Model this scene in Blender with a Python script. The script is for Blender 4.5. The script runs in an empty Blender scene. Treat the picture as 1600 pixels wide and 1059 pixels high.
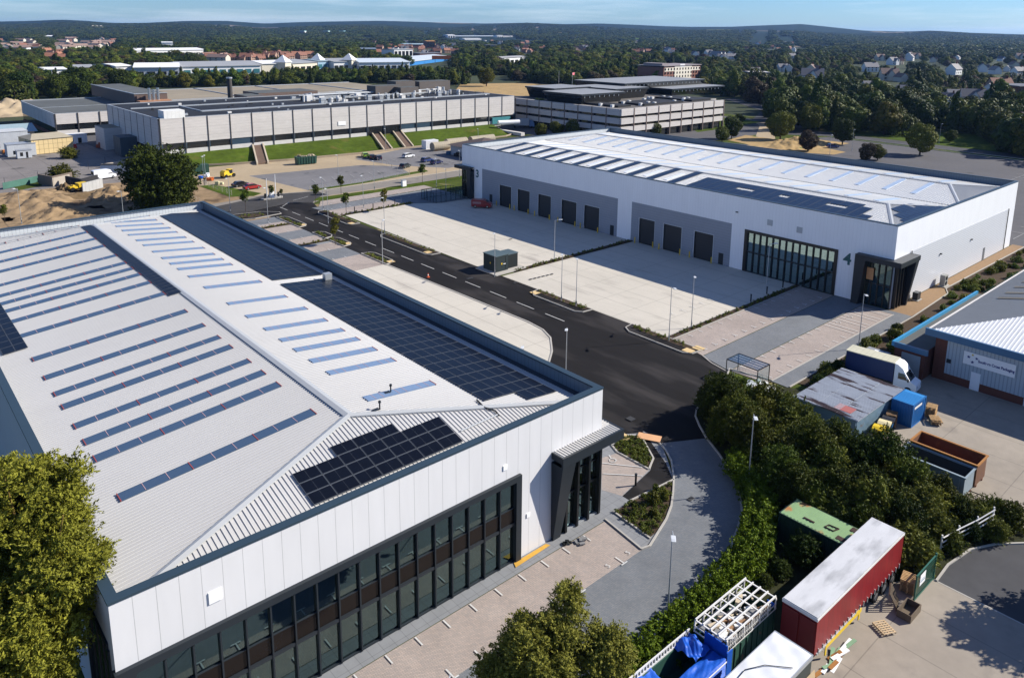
import bpy, math, random
import numpy as np
from mathutils import Vector
random.seed(7); RNG = np.random.default_rng(7)
SC = bpy.context.scene; COL = SC.collection
rad = math.radians
# ------------------------------------------------------------------ camera
YAW, PITCH, ROLL = rad(41.394), rad(11.7952), rad(0.5204)
CAMP = np.array([-45.5755, -39.835, 41.1704]); FPX = 1195.796; SHY = -231.504
_f = np.array([math.sin(YAW)*math.cos(PITCH), math.cos(YAW)*math.cos(PITCH), -math.sin(PITCH)])
_r = np.array([math.cos(YAW), -math.sin(YAW), 0.0]); _u = np.cross(_r, _f)
CR = math.cos(ROLL)*_r + math.sin(ROLL)*_u; CU = -math.sin(ROLL)*_r + math.cos(ROLL)*_u
CM = np.array([CR, CU, _f])
cam = bpy.data.cameras.new("camera"); cam.sensor_width = 36; cam.lens = FPX/1600*36
cam.shift_y = SHY/1600; cam.clip_start = 0.5; cam.clip_end = 40000
camo = bpy.data.objects.new("camera", cam); COL.objects.link(camo)
from mathutils import Matrix
camo.matrix_world = Matrix(((CR[0], CU[0], -_f[0], CAMP[0]), (CR[1], CU[1], -_f[1], CAMP[1]), (CR[2], CU[2], -_f[2], CAMP[2]), (0, 0, 0, 1)))
SC.camera = camo
def proj(P):
    d = CM @ (np.asarray(P, float)-CAMP)
    return 800+FPX*d[0]/d[2], 529.5+SHY-FPX*d[1]/d[2]
def G(x, y, z=0.0):
    """surveyed point: where the sight line through a photo position meets height z"""
    r = CM.T @ np.array([(x-800)/FPX, -(y-529.5-SHY)/FPX, 1.0])
    return CAMP + r*((z-CAMP[2])/r[2])
def GG(pts, z=0.0): return [tuple(G(x, y, z)[:2]) for x, y in pts]
# ------------------------------------------------------------------ light
SUN_EL, SUN_AZ = rad(33.6), rad(-30.0)
W = bpy.data.worlds.new("World"); SC.world = W; W.use_nodes = True
nt = W.node_tree; nt.nodes.clear()
sky = nt.nodes.new("ShaderNodeTexSky"); sky.sky_type = 'NISHITA'; sky.sun_disc = False
sky.sun_elevation = SUN_EL; sky.sun_rotation = rad(120); sky.air_density = 1.0; sky.dust_density = 0.15; sky.ozone_density = 5.0
bg = nt.nodes.new("ShaderNodeBackground"); bg.inputs[1].default_value = 0.09
wo = nt.nodes.new("ShaderNodeOutputWorld")
tc = nt.nodes.new("ShaderNodeTexCoord"); mp = nt.nodes.new("ShaderNodeMapping"); mp.inputs['Scale'].default_value = (1.5, 1.5, 22)
nz = nt.nodes.new("ShaderNodeTexNoise"); nz.inputs['Scale'].default_value = 2.2; nz.inputs['Detail'].default_value = 9; nz.inputs['Roughness'].default_value = .62
rp = nt.nodes.new("ShaderNodeValToRGB"); rp.color_ramp.elements[0].position = .47; rp.color_ramp.elements[1].position = .78
rp.color_ramp.elements[1].color = (.42, .42, .42, 1)
mx = nt.nodes.new("ShaderNodeMixRGB"); mx.inputs[2].default_value = (7.2, 7.7, 8.3, 1)
nt.links.new(tc.outputs['Generated'], mp.inputs[0]); nt.links.new(mp.outputs[0], nz.inputs['Vector'])
nt.links.new(nz.outputs[0], rp.inputs[0]); nt.links.new(rp.outputs[0], mx.inputs[0])
tn = nt.nodes.new('ShaderNodeVectorMath'); tn.operation = 'MULTIPLY'; tn.inputs[1].default_value = (.44,.62,.90); nt.links.new(sky.outputs[0], tn.inputs[0]); nt.links.new(tn.outputs[0], mx.inputs[1]); nt.links.new(mx.outputs[0], bg.inputs[0]); nt.links.new(bg.outputs[0], wo.inputs[0])
sl = bpy.data.lights.new("sun", 'SUN'); sl.energy = 5.0; sl.angle = rad(0.5); sl.color = (1.0, .94, .85)
so = bpy.data.objects.new("sun", sl); COL.objects.link(so); so.location = (0, 0, 300)
SUNV = Vector((math.cos(SUN_EL)*math.cos(SUN_AZ), math.cos(SUN_EL)*math.sin(SUN_AZ), math.sin(SUN_EL)))
so.rotation_euler = SUNV.to_track_quat('Z', 'Y').to_euler()
SC.view_settings.view_transform = 'Standard'; SC.view_settings.look = 'None'
SC.view_settings.exposure = 0.78; SC.view_settings.gamma = 1; SC.view_settings.use_curve_mapping = False
SC.cycles.max_bounces = 7; SC.cycles.transparent_max_bounces = 12; SC.cycles.volume_bounces = 0

# ------------------------------------------------------------------ mesh helpers
class MB:
    def __init__(s): s.v, s.f, s.m = [], [], []
    def add(s, vs, fs, mi=0):
        o = len(s.v); s.v.extend(tuple(map(float, v)) for v in vs)
        for f in fs: s.f.append(tuple(i+o for i in f)); s.m.append(mi)
        return s
    def box(s, x0, y0, z0, x1, y1, z1, mi=0, top=None):
        x0, x1 = min(x0, x1), max(x0, x1); y0, y1 = min(y0, y1), max(y0, y1)
        s.add([(x0,y0,z0),(x1,y0,z0),(x1,y1,z0),(x0,y1,z0),(x0,y0,z1),(x1,y0,z1),(x1,y1,z1),(x0,y1,z1)],
              [(0,3,2,1),(0,1,5,4),(1,2,6,5),(2,3,7,6),(3,0,4,7)], mi)
        s.add([(x0,y0,z1),(x1,y0,z1),(x1,y1,z1),(x0,y1,z1)], [(0,1,2,3)], mi if top is None else top); return s
    def obox(s, c, l, w, h, rz=0, mi=0, pitch=0):
        ca, sa = math.cos(rz), math.sin(rz); vs = []
        for dz in (0, h):
            for dx, dy in ((-l/2,-w/2),(l/2,-w/2),(l/2,w/2),(-l/2,w/2)):
                vs.append((c[0]+dx*ca-dy*sa, c[1]+dx*sa+dy*ca, c[2]+dz+dx*pitch))
        s.add(vs, [(0,3,2,1),(4,5,6,7),(0,1,5,4),(1,2,6,5),(2,3,7,6),(3,0,4,7)], mi); return s
    def prism(s, poly, z0, z1, mi=0, top=None):
        a = sum(p[0]*q[1]-q[0]*p[1] for p, q in zip(poly, poly[1:]+poly[:1]))
        if a < 0: poly = poly[::-1]
        n = len(poly)
        s.add([(x,y,z0) for x,y in poly]+[(x,y,z1) for x,y in poly],
              [(i,(i+1)%n,n+(i+1)%n,n+i) for i in range(n)]+[tuple(range(n-1,-1,-1))], mi)
        s.add([(x,y,z1) for x,y in poly], [tuple(range(n))], mi if top is None else top); return s
    def poly(s, pts, mi=0): s.add(pts, [tuple(range(len(pts)))], mi); return s
    def cyl(s, p, q, r0, r1=None, n=8, mi=0, caps=True):
        r1 = r0 if r1 is None else r1
        p, q = Vector(p), Vector(q); d = (q-p).normalized()
        a = d.orthogonal().normalized(); b = d.cross(a); vs = []
        for c, r in ((p, r0), (q, r1)):
            for i in range(n):
                t = 2*math.pi*i/n; vs.append(c+a*(r*math.cos(t))+b*(r*math.sin(t)))
        fs = [(i,(i+1)%n,n+(i+1)%n,n+i) for i in range(n)]
        if caps: fs += [tuple(range(n-1,-1,-1)), tuple(range(n,2*n))]
        s.add(vs, fs, mi); return s
    def tube(s, pts, r, n=6, mi=0):
        for a, b in zip(pts, pts[1:]): s.cyl(a, b, r, r, n, mi)
        return s
    def solid_y(s, prof, ys, mi=0):
        """side profile (x,z) swept across y through [(y, inset_x, inset_z)]"""
        n = len(prof); cx = sum(p[0] for p in prof)/n; cz = sum(p[1] for p in prof)/n
        vs = []
        for y, kx, kz in ys:
            vs += [(cx+(x-cx)*kx, y, cz+(z-cz)*kz) for x, z in prof]
        fs = []
        for k in range(len(ys)-1):
            for i in range(n):
                j = (i+1)%n; fs.append((k*n+i, k*n+j, (k+1)*n+j, (k+1)*n+i))
        fs += [tuple(range(n-1,-1,-1)), tuple((len(ys)-1)*n+i for i in range(n))]
        s.add(vs, fs, mi); return s
    def build(s, name, mats, parent=None, smooth=False, local=False):
        me = bpy.data.meshes.new(name)
        off = (0,0,0) if (parent is None or local) else world_loc(parent)
        vs = [(x-off[0], y-off[1], z-off[2]) for x, y, z in s.v]
        me.from_pydata(vs, [], s.f)
        if not isinstance(mats, (list, tuple)): mats = [mats]
        for m in mats: me.materials.append(m)
        me.polygons.foreach_set('material_index', s.m)
        if smooth: me.polygons.foreach_set('use_smooth', [True]*len(s.f))
        me.update()
        o = bpy.data.objects.new(name, me); COL.objects.link(o)
        if parent is not None: o.parent = parent
        return o
def world_loc(o):
    x, y, z = o.location
    while o.parent is not None:
        o = o.parent; x += o.location[0]; y += o.location[1]; z += o.location[2]
    return (x, y, z)
def tag(o, label, cat, group=None, kind=None):
    if label: o['label'] = label
    if cat: o['category'] = cat
    if group: o['group'] = group
    if kind: o['kind'] = kind
    return o
def thing(name, label, cat, loc=(0,0,0), rz=0, group=None):
    o = bpy.data.objects.new(name, None); COL.objects.link(o); o.location = loc; o.rotation_euler = (0,0,rz); o.empty_display_size = .1
    return tag(o, label, cat, group)
def copy_tree(o, parent=None):
    c = o.copy(); COL.objects.link(c)
    if parent is not None: c.parent = parent
    for ch in list(o.children): copy_tree(ch, c)
    return c
def place(proto, used, label, loc, rz=0, group=None, scale=None):
    """first use moves the builder's own copy, later uses are copies"""
    o = proto if not used else copy_tree(proto)
    used.append(o); o.location = loc; o.rotation_euler = (0,0,rz)
    if scale: o.scale = scale if isinstance(scale, tuple) else (scale,)*3
    if label: o['label'] = label
    if group: o['group'] = group
    return o
def struct(o): o['kind'] = 'structure'; return o

# ------------------------------------------------------------------ materials
def N(nt, t, **kw):
    n = nt.nodes.new(t)
    for k, v in kw.items(): setattr(n, k, v)
    return n
def mathn(nt, op, a, b=None):
    n = N(nt, "ShaderNodeMath", operation=op)
    for i, v in enumerate((a, b)):
        if v is None: continue
        if isinstance(v, (int, float)): n.inputs[i].default_value = v
        else: nt.links.new(v, n.inputs[i])
    return n.outputs[0]
MATS = {}
def mat(name, col, rough=.6, spec=.4, metal=0.0, var=.12, scale=.6, detail=6, var2=0, scale2=.05, lines=(), bump=0, bscale=20,
        stain=None, coat=0, stretch=None, objvar=0):
    """lines: (axis, period, width, factor[, offset]); stain: (colour, scale, threshold, softness)"""
    if name in MATS: return MATS[name]
    m = bpy.data.materials.new(name); m.use_nodes = True; nt = m.node_tree; L = nt.links
    p = nt.nodes['Principled BSDF']; p.inputs['Roughness'].default_value = rough
    p.inputs['Specular IOR Level'].default_value = spec; p.inputs['Metallic'].default_value = metal
    if coat: p.inputs['Coat Weight'].default_value = coat; p.inputs['Coat Roughness'].default_value = .08
    tcn = N(nt, "ShaderNodeTexCoord"); co = tcn.outputs['Object']
    vec = co
    if stretch:
        mpn = N(nt, "ShaderNodeMapping"); mpn.inputs['Scale'].default_value = stretch; L.new(co, mpn.inputs[0]); vec = mpn.outputs[0]
    cur = None
    rgb = N(nt, "ShaderNodeRGB"); rgb.outputs[0].default_value = (*col, 1); cur = rgb.outputs[0]
    def mul(cur, fac):
        n = N(nt, "ShaderNodeVectorMath", operation='SCALE'); L.new(cur, n.inputs[0]); L.new(fac, n.inputs['Scale']); return n.outputs[0]
    nf = None
    for v, sc, dt in ((var, scale, detail), (var2, scale2, 3)):
        if not v: continue
        n = N(nt, "ShaderNodeTexNoise"); n.inputs['Scale'].default_value = sc; n.inputs['Detail'].default_value = dt; n.inputs['Roughness'].default_value = .6
        L.new(vec, n.inputs['Vector']); nf = nf or n.outputs[0]
        a = mathn(nt, 'MULTIPLY', mathn(nt, 'SUBTRACT', n.outputs[0], .5), 3.2*v)
        cur = mul(cur, mathn(nt, 'MAXIMUM', mathn(nt, 'ADD', a, 1.0), .1))
    if objvar:
        oi = N(nt, "ShaderNodeObjectInfo")
        cur = mul(cur, mathn(nt, 'ADD', mathn(nt, 'MULTIPLY', oi.outputs['Random'], 2*objvar), 1-objvar))
    if stain:
        n = N(nt, "ShaderNodeTexNoise"); n.inputs['Scale'].default_value = stain[1]; n.inputs['Detail'].default_value = 5; L.new(vec, n.inputs['Vector'])
        mr = N(nt, "ShaderNodeMapRange"); mr.inputs[1].default_value = stain[2]; mr.inputs[2].default_value = stain[2]+stain[3]; L.new(n.outputs[0], mr.inputs[0])
        mxn = N(nt, "ShaderNodeMixRGB"); L.new(mr.outputs[0], mxn.inputs[0]); L.new(cur, mxn.inputs[1]); mxn.inputs[2].default_value = (*stain[0], 1); cur = mxn.outputs[0]
    if lines:
        sx = N(nt, "ShaderNodeSeparateXYZ"); L.new(co, sx.inputs[0])
        for ln in lines:
            ax, per, wd, fa = ln[:4]; of = ln[4] if len(ln) > 4 else 0
            fr = mathn(nt, 'FRACT', mathn(nt, 'DIVIDE', mathn(nt, 'ADD', sx.outputs[ax], of+per*1000), per))
            k = mathn(nt, 'LESS_THAN', fr, wd/per)
            cur = mul(cur, mathn(nt, 'ADD', mathn(nt, 'MULTIPLY', k, fa-1), 1.0))
    L.new(cur, p.inputs['Base Color'])
    if bump:
        n = N(nt, "ShaderNodeTexNoise"); n.inputs['Scale'].default_value = bscale; n.inputs['Detail'].default_value = 4; L.new(vec, n.inputs['Vector'])
        b = N(nt, "ShaderNodeBump"); b.inputs['Strength'].default_value = bump; b.inputs['Distance'].default_value = .05
        L.new(n.outputs[0], b.inputs['Height']); L.new(b.outputs[0], p.inputs['Normal'])
    MATS[name] = m; return m
def foliage(name, c0, c1, objvar=.25, transl=.22, rough=.55):
    if name in MATS: return MATS[name]
    m = bpy.data.materials.new(name); m.use_nodes = True; nt = m.node_tree; L = nt.links
    p = nt.nodes['Principled BSDF']; p.inputs['Roughness'].default_value = rough; p.inputs['Specular IOR Level'].default_value = .08
    geo = N(nt, "ShaderNodeNewGeometry"); tcn = N(nt, "ShaderNodeTexCoord"); oi = N(nt, "ShaderNodeObjectInfo")
    n = N(nt, "ShaderNodeTexNoise"); n.inputs['Scale'].default_value = .9; n.inputs['Detail'].default_value = 3; L.new(tcn.outputs['Object'], n.inputs['Vector'])
    f = mathn(nt, 'ADD', mathn(nt, 'MULTIPLY', geo.outputs['Random Per Island'], .5), mathn(nt, 'MULTIPLY', mathn(nt, 'SUBTRACT', n.outputs[0], .3), 1.2))
    mxn = N(nt, "ShaderNodeMixRGB"); mxn.use_clamp = True; L.new(f, mxn.inputs[0]); mxn.inputs[1].default_value = (*c0, 1); mxn.inputs[2].default_value = (*c1, 1)
    hs = N(nt, "ShaderNodeHueSaturation"); L.new(mxn.outputs[0], hs.inputs['Color'])
    L.new(mathn(nt, 'ADD', mathn(nt, 'MULTIPLY', oi.outputs['Random'], .05), .475), hs.inputs['Hue'])
    w2 = N(nt, "ShaderNodeTexWhiteNoise", noise_dimensions='1D'); L.new(oi.outputs['Random'], w2.inputs['W'])
    L.new(mathn(nt, 'ADD', mathn(nt, 'MULTIPLY', w2.outputs[0], 2*objvar), 1-objvar), hs.inputs['Value'])
    L.new(hs.outputs[0], p.inputs['Base Color'])
    tr = N(nt, "ShaderNodeBsdfTranslucent"); L.new(hs.outputs[0], tr.inputs[0])
    ms = N(nt, "ShaderNodeMixShader"); ms.inputs[0].default_value = transl; L.new(p.outputs[0], ms.inputs[1]); L.new(tr.outputs[0], ms.inputs[2])
    L.new(ms.outputs[0], nt.nodes['Material Output'].inputs[0]); MATS[name] = m; return m
def glass_mat(name, tint, mixf=.55, rough=.02, ff=.8):
    """coated window: part see-through, part mirror"""
    if name in MATS: return MATS[name]
    m = bpy.data.materials.new(name); m.use_nodes = True; nt = m.node_tree; L = nt.links; nt.nodes.remove(nt.nodes['Principled BSDF'])
    t = N(nt, "ShaderNodeBsdfTransparent"); t.inputs[0].default_value = (*tint, 1)
    g = N(nt, "ShaderNodeBsdfGlossy"); g.inputs['Roughness'].default_value = rough; g.inputs[0].default_value = (.62, .86, .88, 1)
    fr = N(nt, "ShaderNodeFresnel"); fr.inputs[0].default_value = 1.6
    ms = N(nt, "ShaderNodeMixShader"); L.new(mathn(nt, 'ADD', mathn(nt, 'MULTIPLY', fr.outputs[0], ff), mixf), ms.inputs[0])
    L.new(t.outputs[0], ms.inputs[1]); L.new(g.outputs[0], ms.inputs[2]); L.new(ms.outputs[0], nt.nodes['Material Output'].inputs[0])
    MATS[name] = m; return m

white_clad = mat('white_cladding', (.615,.61,.605), .38, .4, var=.045, scale=1.1, var2=.05, scale2=.12, stretch=(1,1,.18), lines=((0,1.2,.035,.62),))
white_clad_y = mat('white_cladding_y', (.76,.77,.78), .38, .4, var=.05, scale=.7, stretch=(1,1,.2), lines=((1,.6,.03,.86),))
white_plain = mat('white_flashing', (.70,.71,.73), .35, .4, var=.02)
grey_clad = mat('grey_cladding', (.235,.26,.30), .4, .4, var=.05, lines=((2,.5,.06,.8),))
ribbed_side = mat('silver_horizontal_cladding', (.60,.62,.65), .35, .5, var=.02, lines=((2,.35,.1,.72),))
anthracite = mat('anthracite_metal', (.018,.023,.028), .45, .3, var=.05)
coping_m = mat('dark_coping', (.026,.046,.064), .45, .35, var=.05)
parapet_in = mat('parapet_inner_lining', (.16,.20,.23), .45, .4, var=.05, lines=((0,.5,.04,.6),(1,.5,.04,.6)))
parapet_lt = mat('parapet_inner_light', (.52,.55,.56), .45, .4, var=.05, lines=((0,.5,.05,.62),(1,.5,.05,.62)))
roof_m = mat('pale_grey_roof_sheet', (.455,.445,.425), .38, .4, var=.05, scale=.5, var2=.06, scale2=.08, stretch=(.3,1,1))
roof_rib = mat('roof_sheet_rib', (.45,.445,.43), .34, .5, var=.02)
flash_m = mat('roof_flashing', (.36,.37,.37), .4, .45, var=.05)
rooflight_m = mat('rooflight_plastic', (.050,.085,.14), .25, .45, var=.12, scale=3, stretch=(1,6,1))
rooflight_b = mat('rooflight_pale_plastic', (.15,.215,.32), .3, .5, var=.12, scale=2)
red_tape = mat('red_edge_tape', (.26,.055,.05), .6)
panel_m = mat('solar_cell', (.004,.0055,.0105), .3, .14, var=.12, scale=1.2)
panel_fr = mat('solar_frame', (.075,.085,.10), .5, .3)
panel_b = mat('solar_cell_blue', (.007,.014,.032), .3, .2, var=.12, scale=1.2)
glass_a = glass_mat('teal_glazing', (.22,.42,.44), .16)
glass_dark = mat('dark_glazing', (.006,.010,.013), .04, .9, var=0)
spandrel_m = mat('brown_spandrel', (.010,.0075,.0065), .15, .2, var=.1)
interior_floor = mat('interior_floor', (.07,.075,.075), .7)
interior_wall = mat('interior_wall', (.12,.14,.145), .8)
interior_col = mat('interior_column', (.62,.72,.70), .6)
black_m = mat('black_paint', (.008,.009,.010), .4, .4, var=0)
galv = mat('galvanised_steel', (.42,.44,.45), .45, .5, metal=.5, var=.08)
white_paint = mat('white_paint', (.78,.78,.77), .5, .4, var=.05)
offwhite = mat('aged_white_paint', (.62,.61,.58), .6, .3, var=.12)
road_paint = mat('road_marking_paint', (.50,.50,.48), .7, .2, var=.18, scale=6)
yellow_paint = mat('yellow_paint', (.62,.42,.02), .5)
wood_m = mat('raw_timber', (.42,.27,.13), .8, .2, var=.2, scale=4, stretch=(1,6,1))
ply_m = mat('plywood', (.52,.27,.12), .75, .2, var=.12, scale=3)
rust_m = mat('rusty_steel', (.15,.055,.028), .85, .2, var=.25, scale=2, stain=((.28,.12,.05),.9,.55,.2))
orange_m = mat('orange_weathered_paint', (.30,.13,.03), .7, .3, var=.2, stain=((.13,.05,.03),1.2,.6,.15))
skip_grey = mat('grey_blue_steel', (.20,.25,.28), .6, .4, var=.15, scale=1.5, stain=((.15,.07,.04),1.5,.68,.1))
tyre_m = mat('tyre_rubber', (.012,.012,.012), .85, .2, var=0)
rim_m = mat('wheel_rim', (.35,.36,.37), .35, .5, metal=.7, var=0)
carglass = mat('vehicle_glass', (.008,.011,.014), .05, .8, var=0)
lamp_glass = mat('headlamp_lens', (.6,.62,.64), .1, .8, var=0)
blue_paint = mat('bright_blue_steel', (.012,.12,.34), .5, .4, var=.12)
blue_curtain = mat('navy_curtain', (.008,.022,.09), .45, .4, var=.12)
tarp_m = mat('blue_tarpaulin', (.008,.085,.45), .55, .3, var=.15, scale=3, bump=.5, bscale=5)
brick_m = mat('red_brick', (.13,.05,.034), .85, .2, var=.15, scale=8)
brown_cl = mat('brown_cladding', (.12,.085,.07), .7, .3, var=.12)
# ------------------------------------------------------------------ ground and hills
def hill_px(px):   # photographed skyline, height in photo rows
    pts = [(-400,30),(0,34),(60,33),(110,31),(150,33),(185,36),(235,36),(300,33),(360,33),(420,37),(470,35),(520,34),(600,33),(700,36),
           (760,37),(820,36),(880,38),(930,37),(985,39),(1030,41),(1070,42),(1130,42),(1180,40),(1240,38),(1290,43),(1340,48),(1400,49),(1440,47.5),(1500,51),(1600,54),(2000,56)]
    for (a, b), (c, d) in zip(pts, pts[1:]):
        if a <= px <= c: return b+(d-b)*(px-a)/(c-a)
    return 40
town = mat('town_ground', (.045,.055,.028), .9, .1, var=.35, scale=.02, var2=.3, scale2=.004)
hillm = mat('wooded_hill', (.012,.024,.019), .95, .05, var=.35, scale=.01, var2=.4, scale2=.0012, stain=((.17,.14,.10),.0011,.60,.03))
def ground_z(x, y):
    q = math.hypot(x-CAMP[0], y-CAMP[1]); a = math.atan2(x-CAMP[0], y-CAMP[1])
    if q <= 2400: return -.2
    px = 800+FPX*math.tan(max(min(a-YAW, 1.2), -1.2)); hz = 48.3+(px-800)*.0091
    H = 41+6500*(hz-hill_px(px)-.6)/FPX*math.sqrt(1+((px-800)/FPX)**2)**-1
    t = min(1, (q-2400)/4100.); k = t*t*(3-2*t); wob = .5+.5*math.sin(a*19+q*.0011)*math.sin(a*7.3-q*.0007)
    return -.2+max(H, 0)*k*(1 if q >= 6000 else (.55+.45*wob))-max(0, q-7000)*.01
def build_ground():
    na, radii = 220, [0, 60, 150, 300, 600, 1000, 1600, 2400, 3200, 3900, 4600, 5300, 6000, 6500, 7000, 8000, 10000, 12500]
    ang = [YAW-rad(62)+rad(124)*i/(na-1) for i in range(na)]
    vs, fs = [], []
    rn = np.random.default_rng(3)
    for ri, r in enumerate(radii):
        for i, a in enumerate(ang):
            x = CAMP[0]+r*math.sin(a)*1.0; y = CAMP[1]+r*math.cos(a)
            vs.append((x, y, ground_z(x, y)))
    for ri in range(len(radii)-1):
        for i in range(na-1):
            a = ri*na+i; fs.append((a, a+1, a+na+1, a+na))
    # close the disc behind the camera with plain ground
    b = MB(); b.add(vs, fs)
    mi = [0 if max(math.hypot(vs[v][0]-CAMP[0], vs[v][1]-CAMP[1]) for v in f) <= 2450 else 1 for f in b.f]; b.m = mi
    struct(b.build('ground', [town, hillm], smooth=True))
    k = MB(); R = 3000
    p0 = vs[na*6]; p1 = vs[na*7-1]
    k.poly([(p0[0],p0[1],-.21),(CAMP[0],CAMP[1],-.21),(p1[0],p1[1],-.21),(CAMP[0]+R,CAMP[1]-R,-.21),(CAMP[0]-R,CAMP[1]-R,-.21),(CAMP[0]-R,CAMP[1]+R*.2,-.21)])
    struct(k.build('ground', town))
build_ground()
FIELDS = []
def far_field(px0, px1, r0, r1, col):
    FIELDS.append((px0, px1, r0, r1)); vs = []; n = 10
    for i in range(n+1):
        a = YAW+math.atan((px0+(px1-px0)*i/n-800)/FPX)
        for j in range(n+1):
            r = r0+(r1-r0)*j/n+90*math.sin(i*1.7); x, y = CAMP[0]+r*math.sin(a), CAMP[1]+r*math.cos(a); vs.append((x, y, ground_z(x, y)+5))
    b = MB(); b.add(vs, [(i*(n+1)+j, (i+1)*(n+1)+j, (i+1)*(n+1)+j+1, i*(n+1)+j+1) for i in range(n) for j in range(n)])
    struct(b.build('field', mat('far_field_%d' % px0, col, .95, .05, var=.15, scale=.01)))
far_field(1180, 1275, 5620, 5900, (.24,.17,.13)); far_field(1095, 1140, 4900, 5100, (.14,.15,.07)); None
far_field(868, 896, 3900, 4100, (.26,.21,.13)); far_field(985, 1000, 3300, 3420, (.10,.17,.04)); far_field(380, 445, 5000, 5150, (.24,.19,.14)); far_field(500, 540, 5500, 5640, (.25,.19,.14)); far_field(155, 172, 4700, 4850, (.4,.35,.27))

asph_new = mat('new_asphalt', (.0130,.0121,.0122), .9, .1, var=.2, scale=.9, var2=.2, scale2=.2, stretch=(1,.22,1), stain=((.034,.031,.03),.25,.52,.12), bump=.15, bscale=30)
asph_old = mat('old_asphalt', (.088,.085,.088), .9, .2, var=.13, scale=.8, var2=.15, scale2=.06, stain=((.06,.06,.06),.12,.66,.04))
asph_pale = mat('pale_worn_road', (.20,.18,.155), .9, .2, var=.12, scale=.5, var2=.12, scale2=.05)
asph_mid = mat('worn_asphalt', (.055,.055,.058), .9, .2, var=.18, scale=.6, var2=.15, scale2=.1)
conc = mat('yard_concrete', (.46,.425,.36), .75, .3, var=.05, scale=1.5, var2=.09, scale2=.2, stretch=(1,.3,1), lines=((0,5.2,.13,.74),(1,6.1,.11,.76),(0,2.6,.05,.9)), stain=((.34,.31,.265),.35,.6,.15))
conc_old = mat('old_concrete', (.27,.235,.19), .85, .25, var=.12, scale=.9, var2=.16, scale2=.12, lines=((0,4.6,.08,.72),(1,7.5,.08,.72)), stain=((.16,.14,.12),.3,.6,.2))
def paving(name, a, b, mort, s=9.0):
    if name in MATS: return MATS[name]
    m = mat(name, a, .85, .25, var=.1, scale=.8, var2=.16, scale2=.16)
    nt = m.node_tree; L = nt.links; p = nt.nodes['Principled BSDF']
    old = p.inputs['Base Color'].links[0].from_socket
    tcn = N(nt, "ShaderNodeTexCoord"); mpn = N(nt, "ShaderNodeMapping"); mpn.inputs['Rotation'].default_value = (0,0,rad(45)); L.new(tcn.outputs['Object'], mpn.inputs[0])
    br = N(nt, "ShaderNodeTexBrick"); br.inputs['Scale'].default_value = 2.2; br.inputs['Mortar Size'].default_value = .03; br.offset = .5
    br.inputs['Color1'].default_value = (1.12,1.08,1.05,1); br.inputs['Color2'].default_value = (.88,.9,.92,1); br.inputs['Mortar'].default_value = (mort,)*3+(1,)
    L.new(mpn.outputs[0], br.inputs['Vector'])
    mm = N(nt, "ShaderNodeMixRGB", blend_type='MULTIPLY'); mm.inputs[0].default_value = 1; L.new(old, mm.inputs[1]); L.new(br.outputs[0], mm.inputs[2]); L.new(mm.outputs[0], p.inputs['Base Color'])
    return m
pav_tan = paving('tan_block_paving', (.335,.285,.25), 0, .62)
pav_grey = paving('grey_block_paving', (.155,.165,.175), 0, .7)
pav_dk = mat('grey_path_slabs', (.20,.205,.21), .85, .25, var=.12, scale=.9, lines=((0,.9,.05,.75),(1,.9,.05,.75)))
kerb_m = mat('kerb_concrete', (.36,.34,.305), .85, .2, var=.1, scale=2)
tactile = mat('buff_tactile', (.55,.40,.20), .8, .2)
grass_m = mat('mown_grass', (.055,.082,.010), .95, .05, var=.35, scale=.6, var2=.4, scale2=.09, stain=((.12,.10,.03),.13,.6,.14), bump=.5, bscale=9)
grass_rough = mat('rough_grass', (.055,.072,.014), .95, .05, var=.3, scale=.6, var2=.3, scale2=.1, stain=((.22,.17,.09),.15,.6,.1), bump=.5, bscale=6)
dry_grass = mat('dry_grass', (.33,.225,.10), .9, .15, var=.2, scale=.7, var2=.2, scale2=.12, stain=((.09,.12,.03),.2,.62,.1))
dirt_m = mat('bare_earth', (.25,.175,.10), .95, .1, var=.3, scale=.5, var2=.35, scale2=.07, stain=((.11,.075,.045),.14,.54,.12), bump=1, bscale=3)
sand_m = mat('sandy_hardstanding', (.33,.26,.17), .9, .15, var=.12, scale=.6, var2=.15, scale2=.07)
soil_m = mat('planting_soil', (.060,.042,.028), .95, .1, var=.3, scale=2, bump=.8, bscale=10)
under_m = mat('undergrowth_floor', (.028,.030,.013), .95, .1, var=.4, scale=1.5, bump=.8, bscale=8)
brown_path = mat('brown_gravel_path', (.24,.155,.085), .9, .2, var=.15, scale=2)

_lv = [0]
def sheet(name, poly, m, z=None):
    _lv[0] += 1
    z = -.1+.0018*_lv[0] if z is None else z
    a = sum(p[0]*q[1]-q[0]*p[1] for p, q in zip(poly, poly[1:]+poly[:1]))
    if a < 0: poly = poly[::-1]
    return struct(MB().poly([(x, y, z) for x, y in poly]).build(name, m))
def rect(x0, y0, x1, y1): return [(x0,y0),(x1,y0),(x1,y1),(x0,y1)]
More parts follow.
